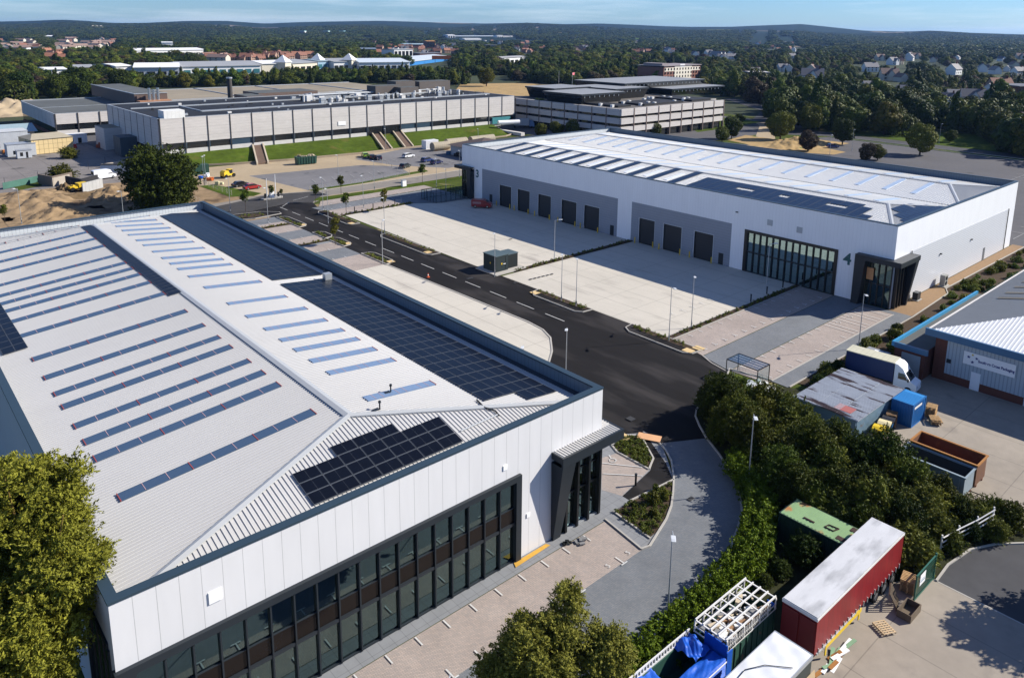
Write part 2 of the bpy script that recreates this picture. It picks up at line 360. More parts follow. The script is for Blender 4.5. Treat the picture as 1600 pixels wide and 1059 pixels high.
# order = stacking order, each sheet a little above the one before
sheet('field', rect(-90,-70,300,330), grass_rough)
sheet('field', [(-80,112),(33,112),(33,200),(-80,215)], dirt_m)
sheet('yard', [(-60,193),(27,181),(30,300),(-60,340)], mat('worn_yard', (.175,.16,.15), .9, .2, var=.14, scale=.7, var2=.2, scale2=.06, lines=((0,9,.2,.7),(1,11,.2,.7)), stain=((.08,.075,.07),.1,.62,.06)))
sheet('yard', [(168,130),(290,130),(290,330),(20,330),(20,250),(160,250)], asph_old)
sheet('parking_lot', [(128,-70),(258,-70),(250.5,36),(256,108),(232,114),(222,84),(128,84)], asph_old)
sheet('parking_lot', [(128,84),(222,84),(200,150),(170,186),(128,186)], asph_mid)
sheet('verge', [(250.5,36),(256,108),(259.5,108),(254.5,36),(258,-70),(252,-70)], grass_m)
sheet('road', [(254.5,36),(259.5,108),(252,118),(246,128),(262,150),(330,182),(380,240),(388,236),(345,180),(275,138),(270,110),(266,36),(270,-70),(258,-70)], asph_mid)
sheet('path', [(233,118),(275,143),(282,152),(276,153),(268,146),(228,124)], sand_m)
sheet('grass_verge', [(284,178),(283,154),(250,150),(226,150),(240,165)], grass_m)
sheet('grass_verge', [(266,36),(270,90),(300,100),(330,60),(330,20),(268,10)], grass_m)
sheet('mound', [(234,132),(231,106),(222,84),(213,84),(205,100),(215,128)], dry_grass)
sheet('dry_bank', GG([(705,150),(720,131),(800,130),(880,132),(885,150)]), dry_grass)
sheet('car_park', [(25,150),(33,131),(58,131.5),(92,140),(128,143),(128,190),(60,190),(24,193)], sand_m)
sheet('car_park', [(44,140.5),(60,141.5),(78,146),(82,158),(74,167),(40,171)], mat('car_park_asphalt', (.15,.145,.147), .9, .2, var=.13, scale=.8, var2=.2, scale2=.07, stain=((.07,.07,.07),.16,.63,.05)))
sheet('car_park', [(82,160),(92,146),(112,146),(112,190),(78,178)], MATS['car_park_asphalt'])
sheet('road', [(-10,122),(24,121),(31,122),(45,133),(70,132.5),(128,135),(128,142),(92,140.5),(70,140),(45,140),(33,144),(24,142),(-10,140)], asph_pale)
sheet('grass_verge', [(33.5,134),(34.5,127.5),(39,129.5),(58,128.2),(94,129.5),(128,131),(128,134.5),(94,133),(58,131.8),(45,132.3)], grass_m)
sheet('grass_verge', [(44,140.2),(60,141.2),(84,145),(85,147.5),(78,147),(60,143),(44,142.5)], grass_m)
sheet('grass_verge', [(25,147),(30,144),(33,146),(27.5,165),(24,165)], grass_m)
for q_ in ([(128,304),(150,300),(172,293),(176,300),(150,312),(135,312)],[(18,291),(62,284),(66,290),(30,297)],[(268,320),(300,322),(300,332),(262,330)],[(115,328),(140,326),(142,334),(116,336)]): sheet('grass_verge', GG(q_), grass_rough)
sheet('grass_verge', [(-60,112),(-8,112),(-12,128),(-25,146),(-60,150)], grass_m)
sheet('asphalt_road', [(24,126),(24,36),(17,24),(.3,22),(.3,8),(9,7.5),(13.4,3.5),(17.7,1.1),(20.7,4.6),(23.4,5.8),(28.5,6.4),(31.5,7.9),(34,9),(36.3,20),(36.3,122),(38,128),(33,131),(24,129),(18,127.5),(14,126)], asph_new)
sheet('road', [(14,127),(18,127.6),(24,129.1),(33,131.1),(38,128.1),(40,131),(45,135),(45,139),(33,143),(24,140),(10,136)], mat('greyer_asphalt', (.05,.048,.047), .9, .15, var=.2, scale=.8, var2=.2, scale2=.1))
sheet('yard', [(-.05,22),(17,24.2),(20.9,27.4),(23.8,30.8),(25.0,33.5),(25.4,37),(25.1,56),(24.6,74),(-.05,74)], conc)
# parking court along the long side of the near unit
yb = [(74,82.4,0),(82.4,88.5,1),(88.5,93.2,0),(93.2,94.4,2),(95.2,100,0),(100,106,1),(106,111.4,0),(112.4,115,0),(115,120,1)]
for a, b, k in yb: sheet('parking_bays', rect(-.05, a, 24.5, b), (pav_tan, pav_grey, pav_dk)[k])
sheet('yard', rect(36.3,20.5,71.1,55.4), conc)
sheet('yard', [(36.3,56.6),(71.1,56.6),(71.1,107.5),(62,108),(56,112),(37.4,111.2)], conc)
sheet('parking_bays', [(34.9,13.6),(70.9,13.8),(70.9,19.3),(36.3,19.3)], pav_tan)
sheet('parking_bays', [(33.6,8.8),(71,8.8),(71,13.7),(34.8,13.5)], pav_grey)
sheet('parking_bays', [(34.0,3.9),(69.5,3.9),(69.5,8.7),(33.8,8.7)], pav_tan)
sheet('path', [(35,1.6),(70.9,1.6),(70.9,8.7),(69.6,8.7),(69.6,3.8),(35,3.8)], pav_grey)
sheet('path', [(70.9,1.6),(86,2.2),(88.5,3.4),(128.5,3.0),(128.5,5.1),(70.9,5.1)], brown_path)
sheet('path', [(55.5,112.6),(62,108.2),(71,107.6),(71,119),(35.8,118.4),(36.2,112.2)], pav_grey)
sheet('parking_bays', [(35.9,118),(36.2,112),(54,113.2),(57,118)], pav_tan)
sheet('parking_bays', [(35.6,118.1),(71,119),(71,123.5),(35,122.8)], pav_grey)
sheet('parking_bays', [(37,123),(71,124),(71,128.5),(40,128)], pav_tan)
sheet('bank_floor', [(37,-2.5),(128.5,-3.5),(128.5,2.8),(88,3.2),(85.5,1.9),(37,1.4)], soil_m)
# drive and bays before the near unit
sheet('drive', [(13.4,3.5),(11.4,.8),(9.3,-1.1),(5.5,-3.7),(1.8,-5.2),(-.3,-5.9),(-1.1,-5.7),(-60,-6),(-60,-13),(-11,-12.4),(-3,-11.8),(3,-11),(7.7,-9.1),(9.5,-8.3),(12.2,-6.3),(14.3,-3.9),(17.7,1.1)], pav_grey)
sheet('parking_bays', [(-60,-6.05),(-1.1,-5.75),(-.5,-1.3),(-60,-1.3)], pav_tan)
sheet('path', [(-1,-5.7),(.5,-5.6),(5.5,-3.6),(9.4,-1),(12.8,2.9),(13.6,6),(11.6,7.3),(0.1,10.5)], pav_dk)
sheet('path', [(-60,-1.25),(.9,-1.25),(3.4,.1),(2.6,2),(6.6,5.6),(9,7.2),(.2,10),(.2,0.02),(-60,.02)], pav_dk)
sheet('path', [(-1.1,-5.6),(.3,-5.5),(.95,-1.1),(-.4,-1.1)], pav_dk)
sheet('parking_bays', [(3.3,.15),(8.4,1.2),(8.5,5.2),(6.6,5.6),(2.6,2)], pav_tan)
sheet('path', [(3.3,.1),(3.3,-.8),(8.9,-1.3),(10.7,.9),(12.6,4.2),(13.6,6.0),(12.6,5.4),(10.3,2.1),(8.5,1.1)], asph_new)
sheet('planting_bed', [(.9,-.95),(.55,-5.2),(1.9,-5.1),(5.5,-3.55),(8.8,-1.4),(3.2,-.9)], soil_m)
sheet('planting_bed', [(9.1,6.4),(11.3,7),(12.7,5.6),(10.4,2.3),(8.6,1.4),(8.6,5.3)], soil_m)
# land round the hedge, trailers and packaging unit
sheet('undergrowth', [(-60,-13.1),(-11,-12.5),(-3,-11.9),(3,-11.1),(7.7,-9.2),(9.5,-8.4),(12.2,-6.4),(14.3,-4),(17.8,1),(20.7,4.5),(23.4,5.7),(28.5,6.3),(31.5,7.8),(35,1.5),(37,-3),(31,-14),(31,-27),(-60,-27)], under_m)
sheet('yard', [(-60,-17.5),(-12,-17.2),(6.5,-18.2),(13.3,-22.4),(13.3,-60),(-60,-60)], conc_old)
sheet('yard', [(26,-2.6),(52,-2.6),(52,-50),(27,-50),(25.5,-22),(25.5,-11)], conc_old)
sheet('road', [(13.3,-22.9),(15.9,-22.8),(19.3,-23.3),(21.6,-24.4),(24.2,-26.4),(26,-60),(13.3,-60)], asph_mid)
# kerbs and edgings: real low steps
def kerb(pts, w=.16, h=.11, m=kerb_m, name='kerb'):
    b = MB()
    for i, (p, q) in enumerate(zip(pts, pts[1:])):
        l = math.hypot(q[0]-p[0], q[1]-p[1]); a = math.atan2(q[1]-p[1], q[0]-p[0])
        b.obox(((p[0]+q[0])/2, (p[1]+q[1])/2, -.03+(i % 2)*.001), l+.06, w, h+.03+(i % 2)*.003, a)
    return struct(b.build(name, m))
kerb([(35.2,3.9),(34,9),(33.2,8.6),(31.5,7.9),(28.5,6.4),(25.5,6.2),(23.4,5.8),(22,5.4),(20.7,4.6),(19.3,3.1),(17.7,1.1),(16,-1.6),(14.3,-3.9),(12.2,-6.3),(9.5,-8.3),(7.7,-9.1),(3,-11),(-3,-11.8),(-11,-12.4),(-60,-13)])
kerb([(13.6,6.1),(13.5,4.4),(12.6,2.4),(11.4,.8),(9.3,-1.1),(7.5,-2.4),(5.5,-3.7),(3.6,-4.6),(1.8,-5.2),(-.3,-5.9),(-1.1,-5.7),(-.45,-1.2)])
kerb([(.9,-.95),(.5,-5.3)]); kerb([(8.55,1.3),(8.55,5.3),(9.1,6.5),(10.4,7.2),(11.6,7),(12.9,5.7)])
kerb([(3.2,-.85),(8.9,-1.35)]); kerb([(8.6,1.3),(10.4,2.2),(12.8,5.7)])
kerb([(.2,22),(17,24.1),(20.9,27.3),(23.9,30.7),(25.1,33.5),(25.5,37),(25.2,56),(24.7,74)], .22, .02)
kerb([(35.2,3.8),(69.5,3.8)], .15, .02); kerb([(35.2,1.5),(70.9,1.5),(86,2.1),(88.5,3.3),(128.5,2.9)], .15, .1)
kerb([(36.3,19.4),(70.9,19.4)], .15, .08); kerb([(36.3,20.5),(70.9,20.5)], .15, .08)
kerb([(13.3,-22.5),(13.3,-60)], .12, .02)
kerb([(13.3,-22.9),(15.9,-22.8),(19.3,-23.3),(21.6,-24.4),(24.2,-26.4),(25,-32)])
kerb([(33.2,8.8),(33.9,11.6),(34.9,13.6)], .15, .02)
kerb([(250.5,-70),(250.4,36),(256,108)],.2,.12); kerb([(254.6,-70),(254.6,36),(259.6,108)],.2,.12)
kerb([(33,143),(45,139.4),(70,139.6),(92,140.3),(128,142)],.2,.1)
# islands of planting between the road and the yards
def island(poly, bed, name='traffic_island'):
    struct(MB().prism(poly, -.02, .1, 0, 1).build(name, [kerb_m, asph_new]))
    n = len(poly); cx = sum(p[0] for p in poly)/n; cy = sum(p[1] for p in poly)/n
    if bed: sheet('planting_bed', bed, soil_m, .112)
    kerb([p for p in poly[:]]+[poly[0]], .14, .125)
ISL = []
for y0, y1 in ((14.6,26.6),(34.3,46.2),(73.2,91.8),(102.8,118.6)):
    island([(33.6,y0+1.2),(34.3,y0+.2),(36.2,y0),(36.2,y1),(34.5,y1-.3),(33.7,y1-1.6)], [(35.0,y0+.8),(36.1,y0+.5),(36.1,y1-.6),(35.0,y1-.9)]); ISL.append((35.0,36.1,y0+1,y1-1))
for y0, y1 in ((73.6,82.4),(88.8,96),(96.4,102),(107.8,119)):
    island([(24.6,y0),(26.2,y0+.4),(26.8,y0+1.4),(26.8,y1-1.4),(26.2,y1-.4),(24.6,y1)], [(24.7,y0+.6),(25.6,y0+.8),(25.6,y1-.8),(24.7,y1-.6)]); ISL.append((24.7,25.6,y0+.8,y1-.8))
island([(20.5,121),(27,121.8),(27.2,123.4),(24,126.4),(18,127.2),(14,126.6),(16,122.6)], [(20,122),(24,122.4),(22.5,125),(17,126)]); ISL.append((17,23.5,122.4,125.4))
sheet('planting_bed', rect(39.5,55.45,71,56.55), soil_m, .09); sheet('planting_bed', rect(36.4,19.5,70.8,20.4), soil_m, .07)
sheet('planting_bed', [(36.2,111.3),(56,112.1),(56,113),(36.2,112.1)], soil_m, .07)
for y in (94.4, 111.4): sheet('planting_bed', rect(2,y,24.4,y+.95), soil_m, .06)
for x, y in ((26.0,74.4),(26.0,90),(26.0,109),(34.6,103.6),(34.6,75),(34.6,45.3),(34.6,15.6),(36.3,15.2),(11.2,6.7)):
    sheet('tactile_paving', rect(x-.6,y-.7,x+.6,y+.7), tactile, .125)
# painted markings
mk = MB(); Z = .118-.008
def line(x0, y0, x1, y1, w=.1, z=.13): 
    a = math.atan2(y1-y0, x1-x0); l = math.hypot(x1-x0, y1-y0); mk.obox(((x0+x1)/2,(y0+y1)/2,z), l, w, .004, a)
ZM = -.1+.0018*(_lv[0]+3)
for y0 in np.arange(33.6, 126, 6.45): line(29.5,y0,29.5,y0+4,.13,ZM)
line(30,128,33.5,131.5,.12,ZM); line(35,132.6,40,134.6,.12,ZM)
struct(mk.build('road_markings', road_paint)); mk = MB()
for i in range(-1, 22):
    x = -5.88-2.4*i; line(x,-1.42,x,-2.32,.1,ZM)
    if i != 0: line(x,-5.0,x,-5.9,.1,ZM); line(x-.35,-5.93,x+.35,-5.93,.1,ZM)
for i in range(14):
    x = 36.8+2.4*i; line(x,14.4,x,15.1,.1,ZM); line(x-.3,14.42,x+.3,14.42,.1,ZM); line(x,18.2,x,19,.1,ZM)
for i in range(9):
    x = 35.8+2.4*i; line(x,8.5,x,7.8,.1,ZM); line(x-.3,8.5,x+.3,8.5,.1,ZM); line(x,4.1,x,4.9,.1,ZM)
for x in (57.4,58.6,61.0,62.2,64.6,65.8,68.2): line(x,4.1,x,8.5,.11,ZM)
for i in range(11):
    x = 44+2.4*i; line(x,24.6,x,25.5,.1,ZM); line(x-.3,25.5,x+.3,25.5,.1,ZM)
line(5.9,4.9,8.3,1.9,.1,ZM); line(4.6,3.6,7.2,.9,.1,ZM)
for i in range(12):
    for y in (118.2,122.9): line(38+2.4*i,y,38+2.4*i,y+.9,.1,ZM)
for i in range(9):
    for y in (82.3,88.6,99.9,106.1,114.9): line(2+2.4*i,y-.45,2+2.4*i,y+.45,.1,ZM)
struct(mk.build('bay_markings', road_paint)); mk = MB()
for k in range(4):                                   # old car parks
    for i in range(17): line(140+6.2*i, -40+22*k, 140+6.2*i, -35.4+22*k, .14, ZM)
    line(133,-37.7+22*k,246,-37.7+22*k,.13,ZM)
for i in range(8): line(50+3*i,150,51.2+3*i,154.5,.13,ZM); line(86+2.6*i,150.5,86.6+2.6*i,155,.12,ZM)
for i in range(10): line(84+2.6*i,166,84.6+2.6*i,170.4,.12,ZM)
struct(mk.build('faded_markings', mat('faded_marking_paint', (.30,.30,.29), .8, .2, var=.3, scale=1.5)))
def wheelchair(x, y, rz, s=1.0):
    b = MB(); P = [(0,.75),(0.02,.3),(.36,.3),(.5,-.1)]
    for p, q in zip(P, P[1:]): b.obox(((p[0]+q[0])/2,(p[1]+q[1])/2,ZM), math.hypot(q[0]-p[0],q[1]-p[1]), .1, .004, math.atan2(q[1]-p[1],q[0]-p[0]))
    for i in range(10):
        a0, a1 = rad(120+25*i), rad(145+25*i); r = .36
        p, q = (r*math.cos(a0)+.05, r*math.sin(a0)-.02), (r*math.cos(a1)+.05, r*math.sin(a1)-.02)
        b.obox(((p[0]+q[0])/2,(p[1]+q[1])/2,ZM), math.hypot(q[0]-p[0],q[1]-p[1])+.03, .09, .004, math.atan2(q[1]-p[1],q[0]-p[0]))
    b.obox((0,.92,ZM), .2, .2, .004, .4)
    o = b.build('disabled_bay_symbol', road_paint); o.location = (x,y,0); o.rotation_euler = (0,0,rz); o.scale = (s,s,1); struct(o)
wheelchair(7.0,4.6,rad(-30),.9)
for x in (59.8,63.4,67.0): wheelchair(x,7.6,0,.9)
def text(body, size, loc, rot, m, name='lettering', parent=None, ext=.004, align='CENTER', bold=0):
    c = bpy.data.curves.new(name, 'FONT'); c.body = body; c.size = size; c.extrude = ext; c.offset = bold; c.align_x = align; c.align_y = 'CENTER'
    o0 = bpy.data.objects.new(name, c); COL.objects.link(o0); bpy.context.view_layer.update()
    me = bpy.data.meshes.new_from_object(o0.evaluated_get(bpy.context.evaluated_depsgraph_get())); bpy.data.objects.remove(o0); bpy.data.curves.remove(c)
    o = bpy.data.objects.new(name, me); COL.objects.link(o); me.materials.clear(); me.materials.append(m)
    if parent is not None:
        pl = world_loc(parent); loc = tuple(a-b for a, b in zip(loc, pl)); o.parent = parent
    o.location = loc; o.rotation_euler = rot; return o
for x in (-2.3,-4.7): struct(text('S', .6, (x,-5.3,ZM), (0,0,0), road_paint, 'bay_letter'))
# ironwork and small marks on the surfaces
iron = MB()
for x, y, w, d in [(G(829+6.6*k,436.6-1.6*k)[0]-.3,G(829+6.6*k,436.6-1.6*k)[1]-.2,.62,.4) for k in range(6)]+[(G(804,443)[0],G(804,443)[1],.8,.5),(52.5,72,.8,.4),(14.4,8.4,.8,.8),(7.3,-4.4,.7,.4),(30.6,57.6,1.2,.5)]:
    iron.box(x,y,ZM-.006,x+w,y+d,ZM)
struct(iron.build('drain_covers', mat('cast_iron', (.03,.03,.03), .7, .4)))
# ------------------------------------------------------------------ the two big units
def ribs(b, segs, h=.05, w=.07, mi=1, perp=(0,1)):
    """raised roof ribs; each seg = (p, q), lying on the sheet"""
    for p, q in segs:
        (x0,y0,z0), (x1,y1,z1) = p, q
        dx, dy = perp[0]*w/2, perp[1]*w/2
        b.add([(x0-dx,y0-dy,z0+.002),(x0+dx,y0+dy,z0+.002),(x1+dx,y1+dy,z1+.002),(x1-dx,y1-dy,z1+.002),
               (x0-dx*.5,y0-dy*.5,z0+h),(x0+dx*.5,y0+dy*.5,z0+h),(x1+dx*.5,y1+dy*.5,z1+h),(x1-dx*.5,y1-dy*.5,z1+h)],
              [(4,5,6,7),(0,1,5,4),(1,2,6,5),(2,3,7,6),(3,0,4,7)], mi)
class HipRoof:
    """ridge along Y; main slopes fall to x0 and x1, end hips fall to y0 and y1"""
    def __init__(s, x0, x1, y0, y1, ze, zr, hip0, hip1):
        s.x0,s.x1,s.y0,s.y1,s.ze,s.zr,s.h0,s.h1 = x0,x1,y0,y1,ze,zr,hip0,hip1
        s.xr = (x0+x1)/2; s.hw = (x1-x0)/2
    def z(s, x, y):
        k = min((x-s.x0)/s.hw, (s.x1-x)/s.hw)
        if s.h0: k = min(k, (y-s.y0)/s.h0)
        if s.h1: k = min(k, (s.y1-y)/s.h1)
        return s.ze+(s.zr-s.ze)*k
    def mesh(s, b, pitch=.333, rib_h=.03, hip_h=.04):
        e0, e1 = s.y0+s.h0, s.y1-s.h1
        A,B,C,D = (s.x0,s.y0,s.ze),(s.x1,s.y0,s.ze),(s.x1,s.y1,s.ze),(s.x0,s.y1,s.ze)
        R0,R1 = (s.xr,e0,s.zr),(s.xr,e1,s.zr)
        b.poly([A,R0,R1,D]); b.poly([B,C,R1,R0]); b.poly([A,B,R0])
        b.poly([C,D,R1])
        y = s.y0+pitch
        while y < s.y1-.1:
            t = min(1, (y-s.y0)/s.h0 if s.h0 else 1, (s.y1-y)/s.h1 if s.h1 else 1)
            zt = s.ze+(s.zr-s.ze)*t
            ribs(b, [((s.x0,y,s.ze),(s.x0+s.hw*t-.25,y,zt)),((s.x1,y,s.ze),(s.x1-s.hw*t+.25,y,zt))], rib_h)
            y += pitch
        x = s.x0+pitch
        while x < s.x1-.1:
            t = min((x-s.x0)/s.hw, (s.x1-x)/s.hw); zt = s.ze+(s.zr-s.ze)*t
            ribs(b, [((x,s.y0,s.ze),(x,s.y0+s.h0*t-.1,zt)),((x,s.y1,s.ze),(x,s.y1-s.h1*t+.1,zt))], hip_h, .075, 1, (1,0))
            x += pitch
        def flash(p, q, w):
            p, q = Vector(p), Vector(q); d = (q-p).normalized(); n = d.cross(Vector((0,0,1))).normalized()*w; u = Vector((0,0,.09))
            b.add([p-n-Vector((0,0,.0)),p+u,p+n,q-n,q+u,q+n], [(0,1,4,3),(1,2,5,4)], 2)
            b.add([p-n,p-n-u,q-n,q-n-u,p+n,p+n-u,q+n,q+n-u], [(0,2,3,1),(4,5,7,6)], 2)
        for p, q in ((A,R0),(B,R0),(C,R1),(D,R1)): flash((p[0],p[1],p[2]+.08),(q[0],q[1],q[2]+.08),.28)
        flash((s.xr,e0,s.zr+.08),(s.xr,e1,s.zr+.08),.38)
def walls_box(b, x0, y0, x1, y1, zt, t, skip=()):
    """parapet-wall shell butted at the corners"""
    if 'f' not in skip: b.box(x0,y0,0,x1,y0+t,zt)
    if 'b' not in skip: b.box(x0,y1-t,0,x1,y1,zt)
    if 'l' not in skip: b.box(x0,y0+t,0,x0+t,y1-t,zt)
    if 'r' not in skip: b.box(x1-t,y0+t,0,x1,y1-t,zt)
def coping(parent, x0, y0, x1, y1, z, w=.5, h=.28, m=None):
    c = MB(); o = .06
    c.box(x0-o,y0-o,z,x1+o,y0+w,z+h); c.box(x0-o,y1-w,z,x1+o,y1+o,z+h)
    c.box(x0-o,y0+w,z,x0+w,y1-w,z+h); c.box(x1-w,y0+w,z,x1+o,y1-w,z+h)
    return c.build('parapet_coping', m or coping_m, parent)
def solar(parent, roof, cells, pw, ph, gap=.025, lift=.14, mats=None, name='solar_array'):
    """cells: list of (x, y) lower corners; every panel a framed slab following the slope"""
    b = MB()
    for x, y in cells:
        X0, X1, Y0, Y1 = x+gap, x+pw-gap, y+gap, y+ph-gap
        c = [(X0,Y0),(X1,Y0),(X1,Y1),(X0,Y1)]
        zs = [roof.z(*q) for q in c]; zm = max(zs)+0
        lo = [(q[0],q[1],zz+lift-.04) for q, zz in zip(c, zs)]; hi = [(q[0],q[1],zz+lift) for q, zz in zip(c, zs)]
        i = .025; ci = [(X0+i,Y0+i),(X1-i,Y0+i),(X1-i,Y1-i),(X0+i,Y1-i)]
        inn = [(q[0],q[1],roof.z(*q)+lift+.003) for q in ci]
        b.add(lo+hi, [(0,1,5,4),(1,2,6,5),(2,3,7,6),(3,0,4,7),(4,5,6,7)], 1)
        if pw > ph:
            xm_ = (X0+X1)/2; zq = lambda xx, yy: roof.z(xx, yy)+lift+.003
            for xa, xb in ((X0+i, xm_-.008), (xm_+.008, X1-i)): b.poly([(xa,Y0+i,zq(xa,Y0+i)),(xb,Y0+i,zq(xb,Y0+i)),(xb,Y1-i,zq(xb,Y1-i)),(xa,Y1-i,zq(xa,Y1-i))], 0)
        else: b.poly(inn, 0)
    return b.build(name, mats or [panel_m, panel_fr], parent)
def rooflight(parent, roof, x0, x1, y, w=1.0, m=None, tape=True, segs=3):
    b = MB(); z = lambda x, yy: roof.z(x, yy)+.085
    b.add([(x0,y,z(x0,y)),(x1,y,z(x1,y)),(x1,y+w,z(x1,y+w)),(x0,y+w,z(x0,y+w))], [(0,1,2,3)], 0)
    b.add([(x0,y,z(x0,y)-.084),(x1,y,z(x1,y)-.084),(x1,y,z(x1,y)),(x0,y,z(x0,y)),(x0,y+w,z(x0,y)-.084),(x1,y+w,z(x1,y)-.084),(x1,y+w,z(x1,y)),(x0,y+w,z(x0,y))], [(0,1,2,3),(5,4,7,6),(0,3,7,4),(1,5,6,2)], 0)
    if tape:
        for k in range(segs+1):
            x = x0+(x1-x0)*k/segs; t = .045
            if tape is True or k == segs: b.box(x-t*.7,y-.05,z(x,y)-.03,x+t*.7,y+w+.05,z(x,y)+.02,1)
            if k < segs:
                for j in (1,2):
                    xx = x+(x1-x0)/segs*j/3; b.box(xx-.02,y,z(xx,y)-.03,xx+.02,y+w,z(xx,y)+.012,2)
    return b.build('rooflight', [m or rooflight_m, red_tape, mat('rooflight_joint', (.45,.30,.30), .6)], parent)

# ---- near unit
A = thing('warehouse_unit', 'near white warehouse with glazed front, pale ribbed roof, rooflights and solar panels', 'warehouse', (0,0,0))
AX0, AY1, AH = -38.33, 92.9, 11.6
w = MB(); T = .25; GX0, GX1, GZ = -37.75, -9.43, 7.46
w.box(AX0,0,GZ,0,T,AH); w.box(GX1,0,0,-4.9,T,GZ)                          # front, round the glazing and the entrance
w.box(-4.9,0,7.0,0,T,GZ-.001)
w.box(AX0,AY1-T,0,0,AY1,AH); w.box(AX0,6.6,0,AX0+T,AY1-T,AH); w.box(AX0,T,8.4,AX0+T,6.6,AH); w.box(AX0,T,0,AX0+T,1.2,8.4)
w.box(-T,5.0,0,0,AY1-T,AH); w.box(-T,T,7.0,0,5.0,AH)
w.build('wall', white_clad, A)
pi = MB(); i = T+.003
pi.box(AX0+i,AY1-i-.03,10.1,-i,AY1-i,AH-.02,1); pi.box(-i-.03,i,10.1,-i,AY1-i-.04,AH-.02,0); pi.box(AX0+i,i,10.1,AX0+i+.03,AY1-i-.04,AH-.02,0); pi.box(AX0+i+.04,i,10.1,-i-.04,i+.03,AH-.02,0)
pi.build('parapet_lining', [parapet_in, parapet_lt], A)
coping(A, AX0, 0, 0, AY1, AH, .55, .14)
RA = HipRoof(AX0+.75, -1.15, .75, AY1-1.2, 10.55, 12.35, 7.8, 7.8)
rb = MB(); RA.mesh(rb); rb.box(AX0+T+.04,T+.04,10.3,-T-.04,AY1-T-.04,10.42,3)
rb.build('roof', [roof_m, roof_rib, flash_m, mat('gutter_lining', (.05,.06,.07), .6)], A)
# rooflights, surveyed from the photograph: far end and near end of each strip
for (ax, ay), (bx, by) in [((188,779),(485,653)),((152,717),(432,609)),((138,690),(408,590)),((124,664),(387,572)),((106,633),(360,549)),((95,613),(341,534)),((81,586),(319,515)),((65,560),(290,490)),
                           ((45,523),(257,463)),((32,500),(237,445)),((23,484),(222,432)),((17,473),(211,422)),((11,462),(200,413)),((2,447),(187,402))]:
    p, q = G(ax,ay,11.4), G(bx,by,11.6); y = (p[1]+q[1])/2
    rooflight(A, RA, -35.0, -21.0, y-.1)
y0 = G(187,402,11.6)[1]
for k in range(6): rooflight(A, RA, -35.0, -21.0, y0+4.3+k*4.6)
for ax, ay in [(677,597),(616,561),(590,543),(562,528),(535,515),(510,499),(482,480),(450,462)]:
    q = G(ax,ay,11.5); rooflight(A, RA, -16.8, -10.2, q[1]-.5, .95, rooflight_b, 'end')
for ax, ay in [(413,438),(388,422),(369,411),(356,403),(342,395),(325,386),(311,376),(298,369)]:
    q = G(ax,ay,11.5); rooflight(A, RA, -16.8, -10.2, q[1]-.5, .95, rooflight_b, 'end')
for k in range(5): rooflight(A, RA, -16.8, -10.2, G(298,369,11.5)[1]+3.2+k*3.2, .95, rooflight_b, 'end')
cells = [(-8.75+1.105*i, 5.1+1.75*j) for j in range(22) for i in range(6)]+[(-8.75+1.105*i, 3.35) for i in range(3,6)]
solar(A, RA, cells, 1.105, 1.75)
solar(A, RA, [(-8.75+1.105*i, 45.5+1.75*j) for j in range(25) for i in range(6)], 1.105, 1.75)
solar(A, RA, [(-20.9+.0+.0*i, 45+1.15*j) for j in range(36) for i in range(1)], 1.55, 1.15)
solar(A, RA, [(-36.9+1.05*i, 42.6+1.72*j) for j in range(24) for i in range(2)], 1.05, 1.72)
hc = [(-25.7+1.75*i, 1.87+1.055*j) for i in range(7) for j in range(3)]+[(-22.3+1.75*i, 1.87+1.055*3) for i in range(3)]
hip_array = solar(A, RA, hc, 1.75, 1.055)
for sx, sy in ((594,660),(611,628)): 
    p = G(sx,sy,11); b = MB(); z = RA.z(p[0],p[1]); b.cyl((p[0],p[1],z),(p[0],p[1],z+.6),.06,None,8); b.cyl((p[0],p[1],z+.6),(p[0],p[1],z+.75),.13,.1,8); b.box(p[0]-.6,p[1]-.15,z+.08,p[0]-.1,p[1]+.15,z+.16); b.build('roof_vent', anthracite, A)
p = G(512,434,11); b = MB(); z = RA.z(p[0],p[1]); b.box(p[0]-.5,p[1]-.4,z+.1,p[0]+.4,p[1]+.4,z+.9,0); b.box(p[0]-1.2,p[1]-.1,z+.08,p[0]-.6,p[1]+.3,z+.14,1); b.cyl((p[0]-.2,p[1]+.5,z),(p[0]-.2,p[1]+.5,z+1.4),.05,None,6,1); b.build('roof_cabinet', [galv, anthracite], A)
cb = MB(); pts = [(745,629),(757,641),(774,643),(780,648)]
cb.tube([(*G(x,y,11.2)[:2], RA.z(*G(x,y,11.2)[:2])+.12) for x, y in pts], .07, 5); cb.build('cable_tray', anthracite, A)
cb = MB(); cb.tube([(*G(x,y,11.2)[:2], RA.z(*G(x,y,11.2)[:2])+.12) for x, y in [(720,672),(780,646)]], .05, 5); cb.build('cable_tray', galv, A)
# front glazing: dark frame, fins, panes, spandrel band, and the room behind
fr = MB(); F = .5
fr.box(AX0-.12,-.28,GZ-.42,GX1+.05,T-.01,GZ+.05); fr.box(GX1-.5,-.28,.02,GX1+.05,T-.01,GZ-.42); fr.box(AX0-.12,-.28,.02,GX0+.35,-.01,GZ-.42)
nb = 18; bw = (GX1-.5-(GX0+.35))/nb
for k in range(1, nb):
    x = GX0+.35+bw*k; fr.box(x-.05,-.14,.05,x+.05,.12,GZ-.42)
fr.box(GX0+.35,-.10,3.25,GX1-.5,.08,3.5); fr.box(GX0+.35,-.03,4.72,GX1-.5,.08,4.78); fr.box(GX0+.35,-.05,.02,GX1-.5,.08,.14)
fr.build('glazing_frame', anthracite, A)
MB().box(GX0+.35,.09,.1,GX1-.5,.11,GZ-.42).build('glazing', glass_a, A)
MB().box(GX0+.35,.0,3.5,GX1-.5,.02,4.72).build('spandrel_panels', spandrel_m, A)
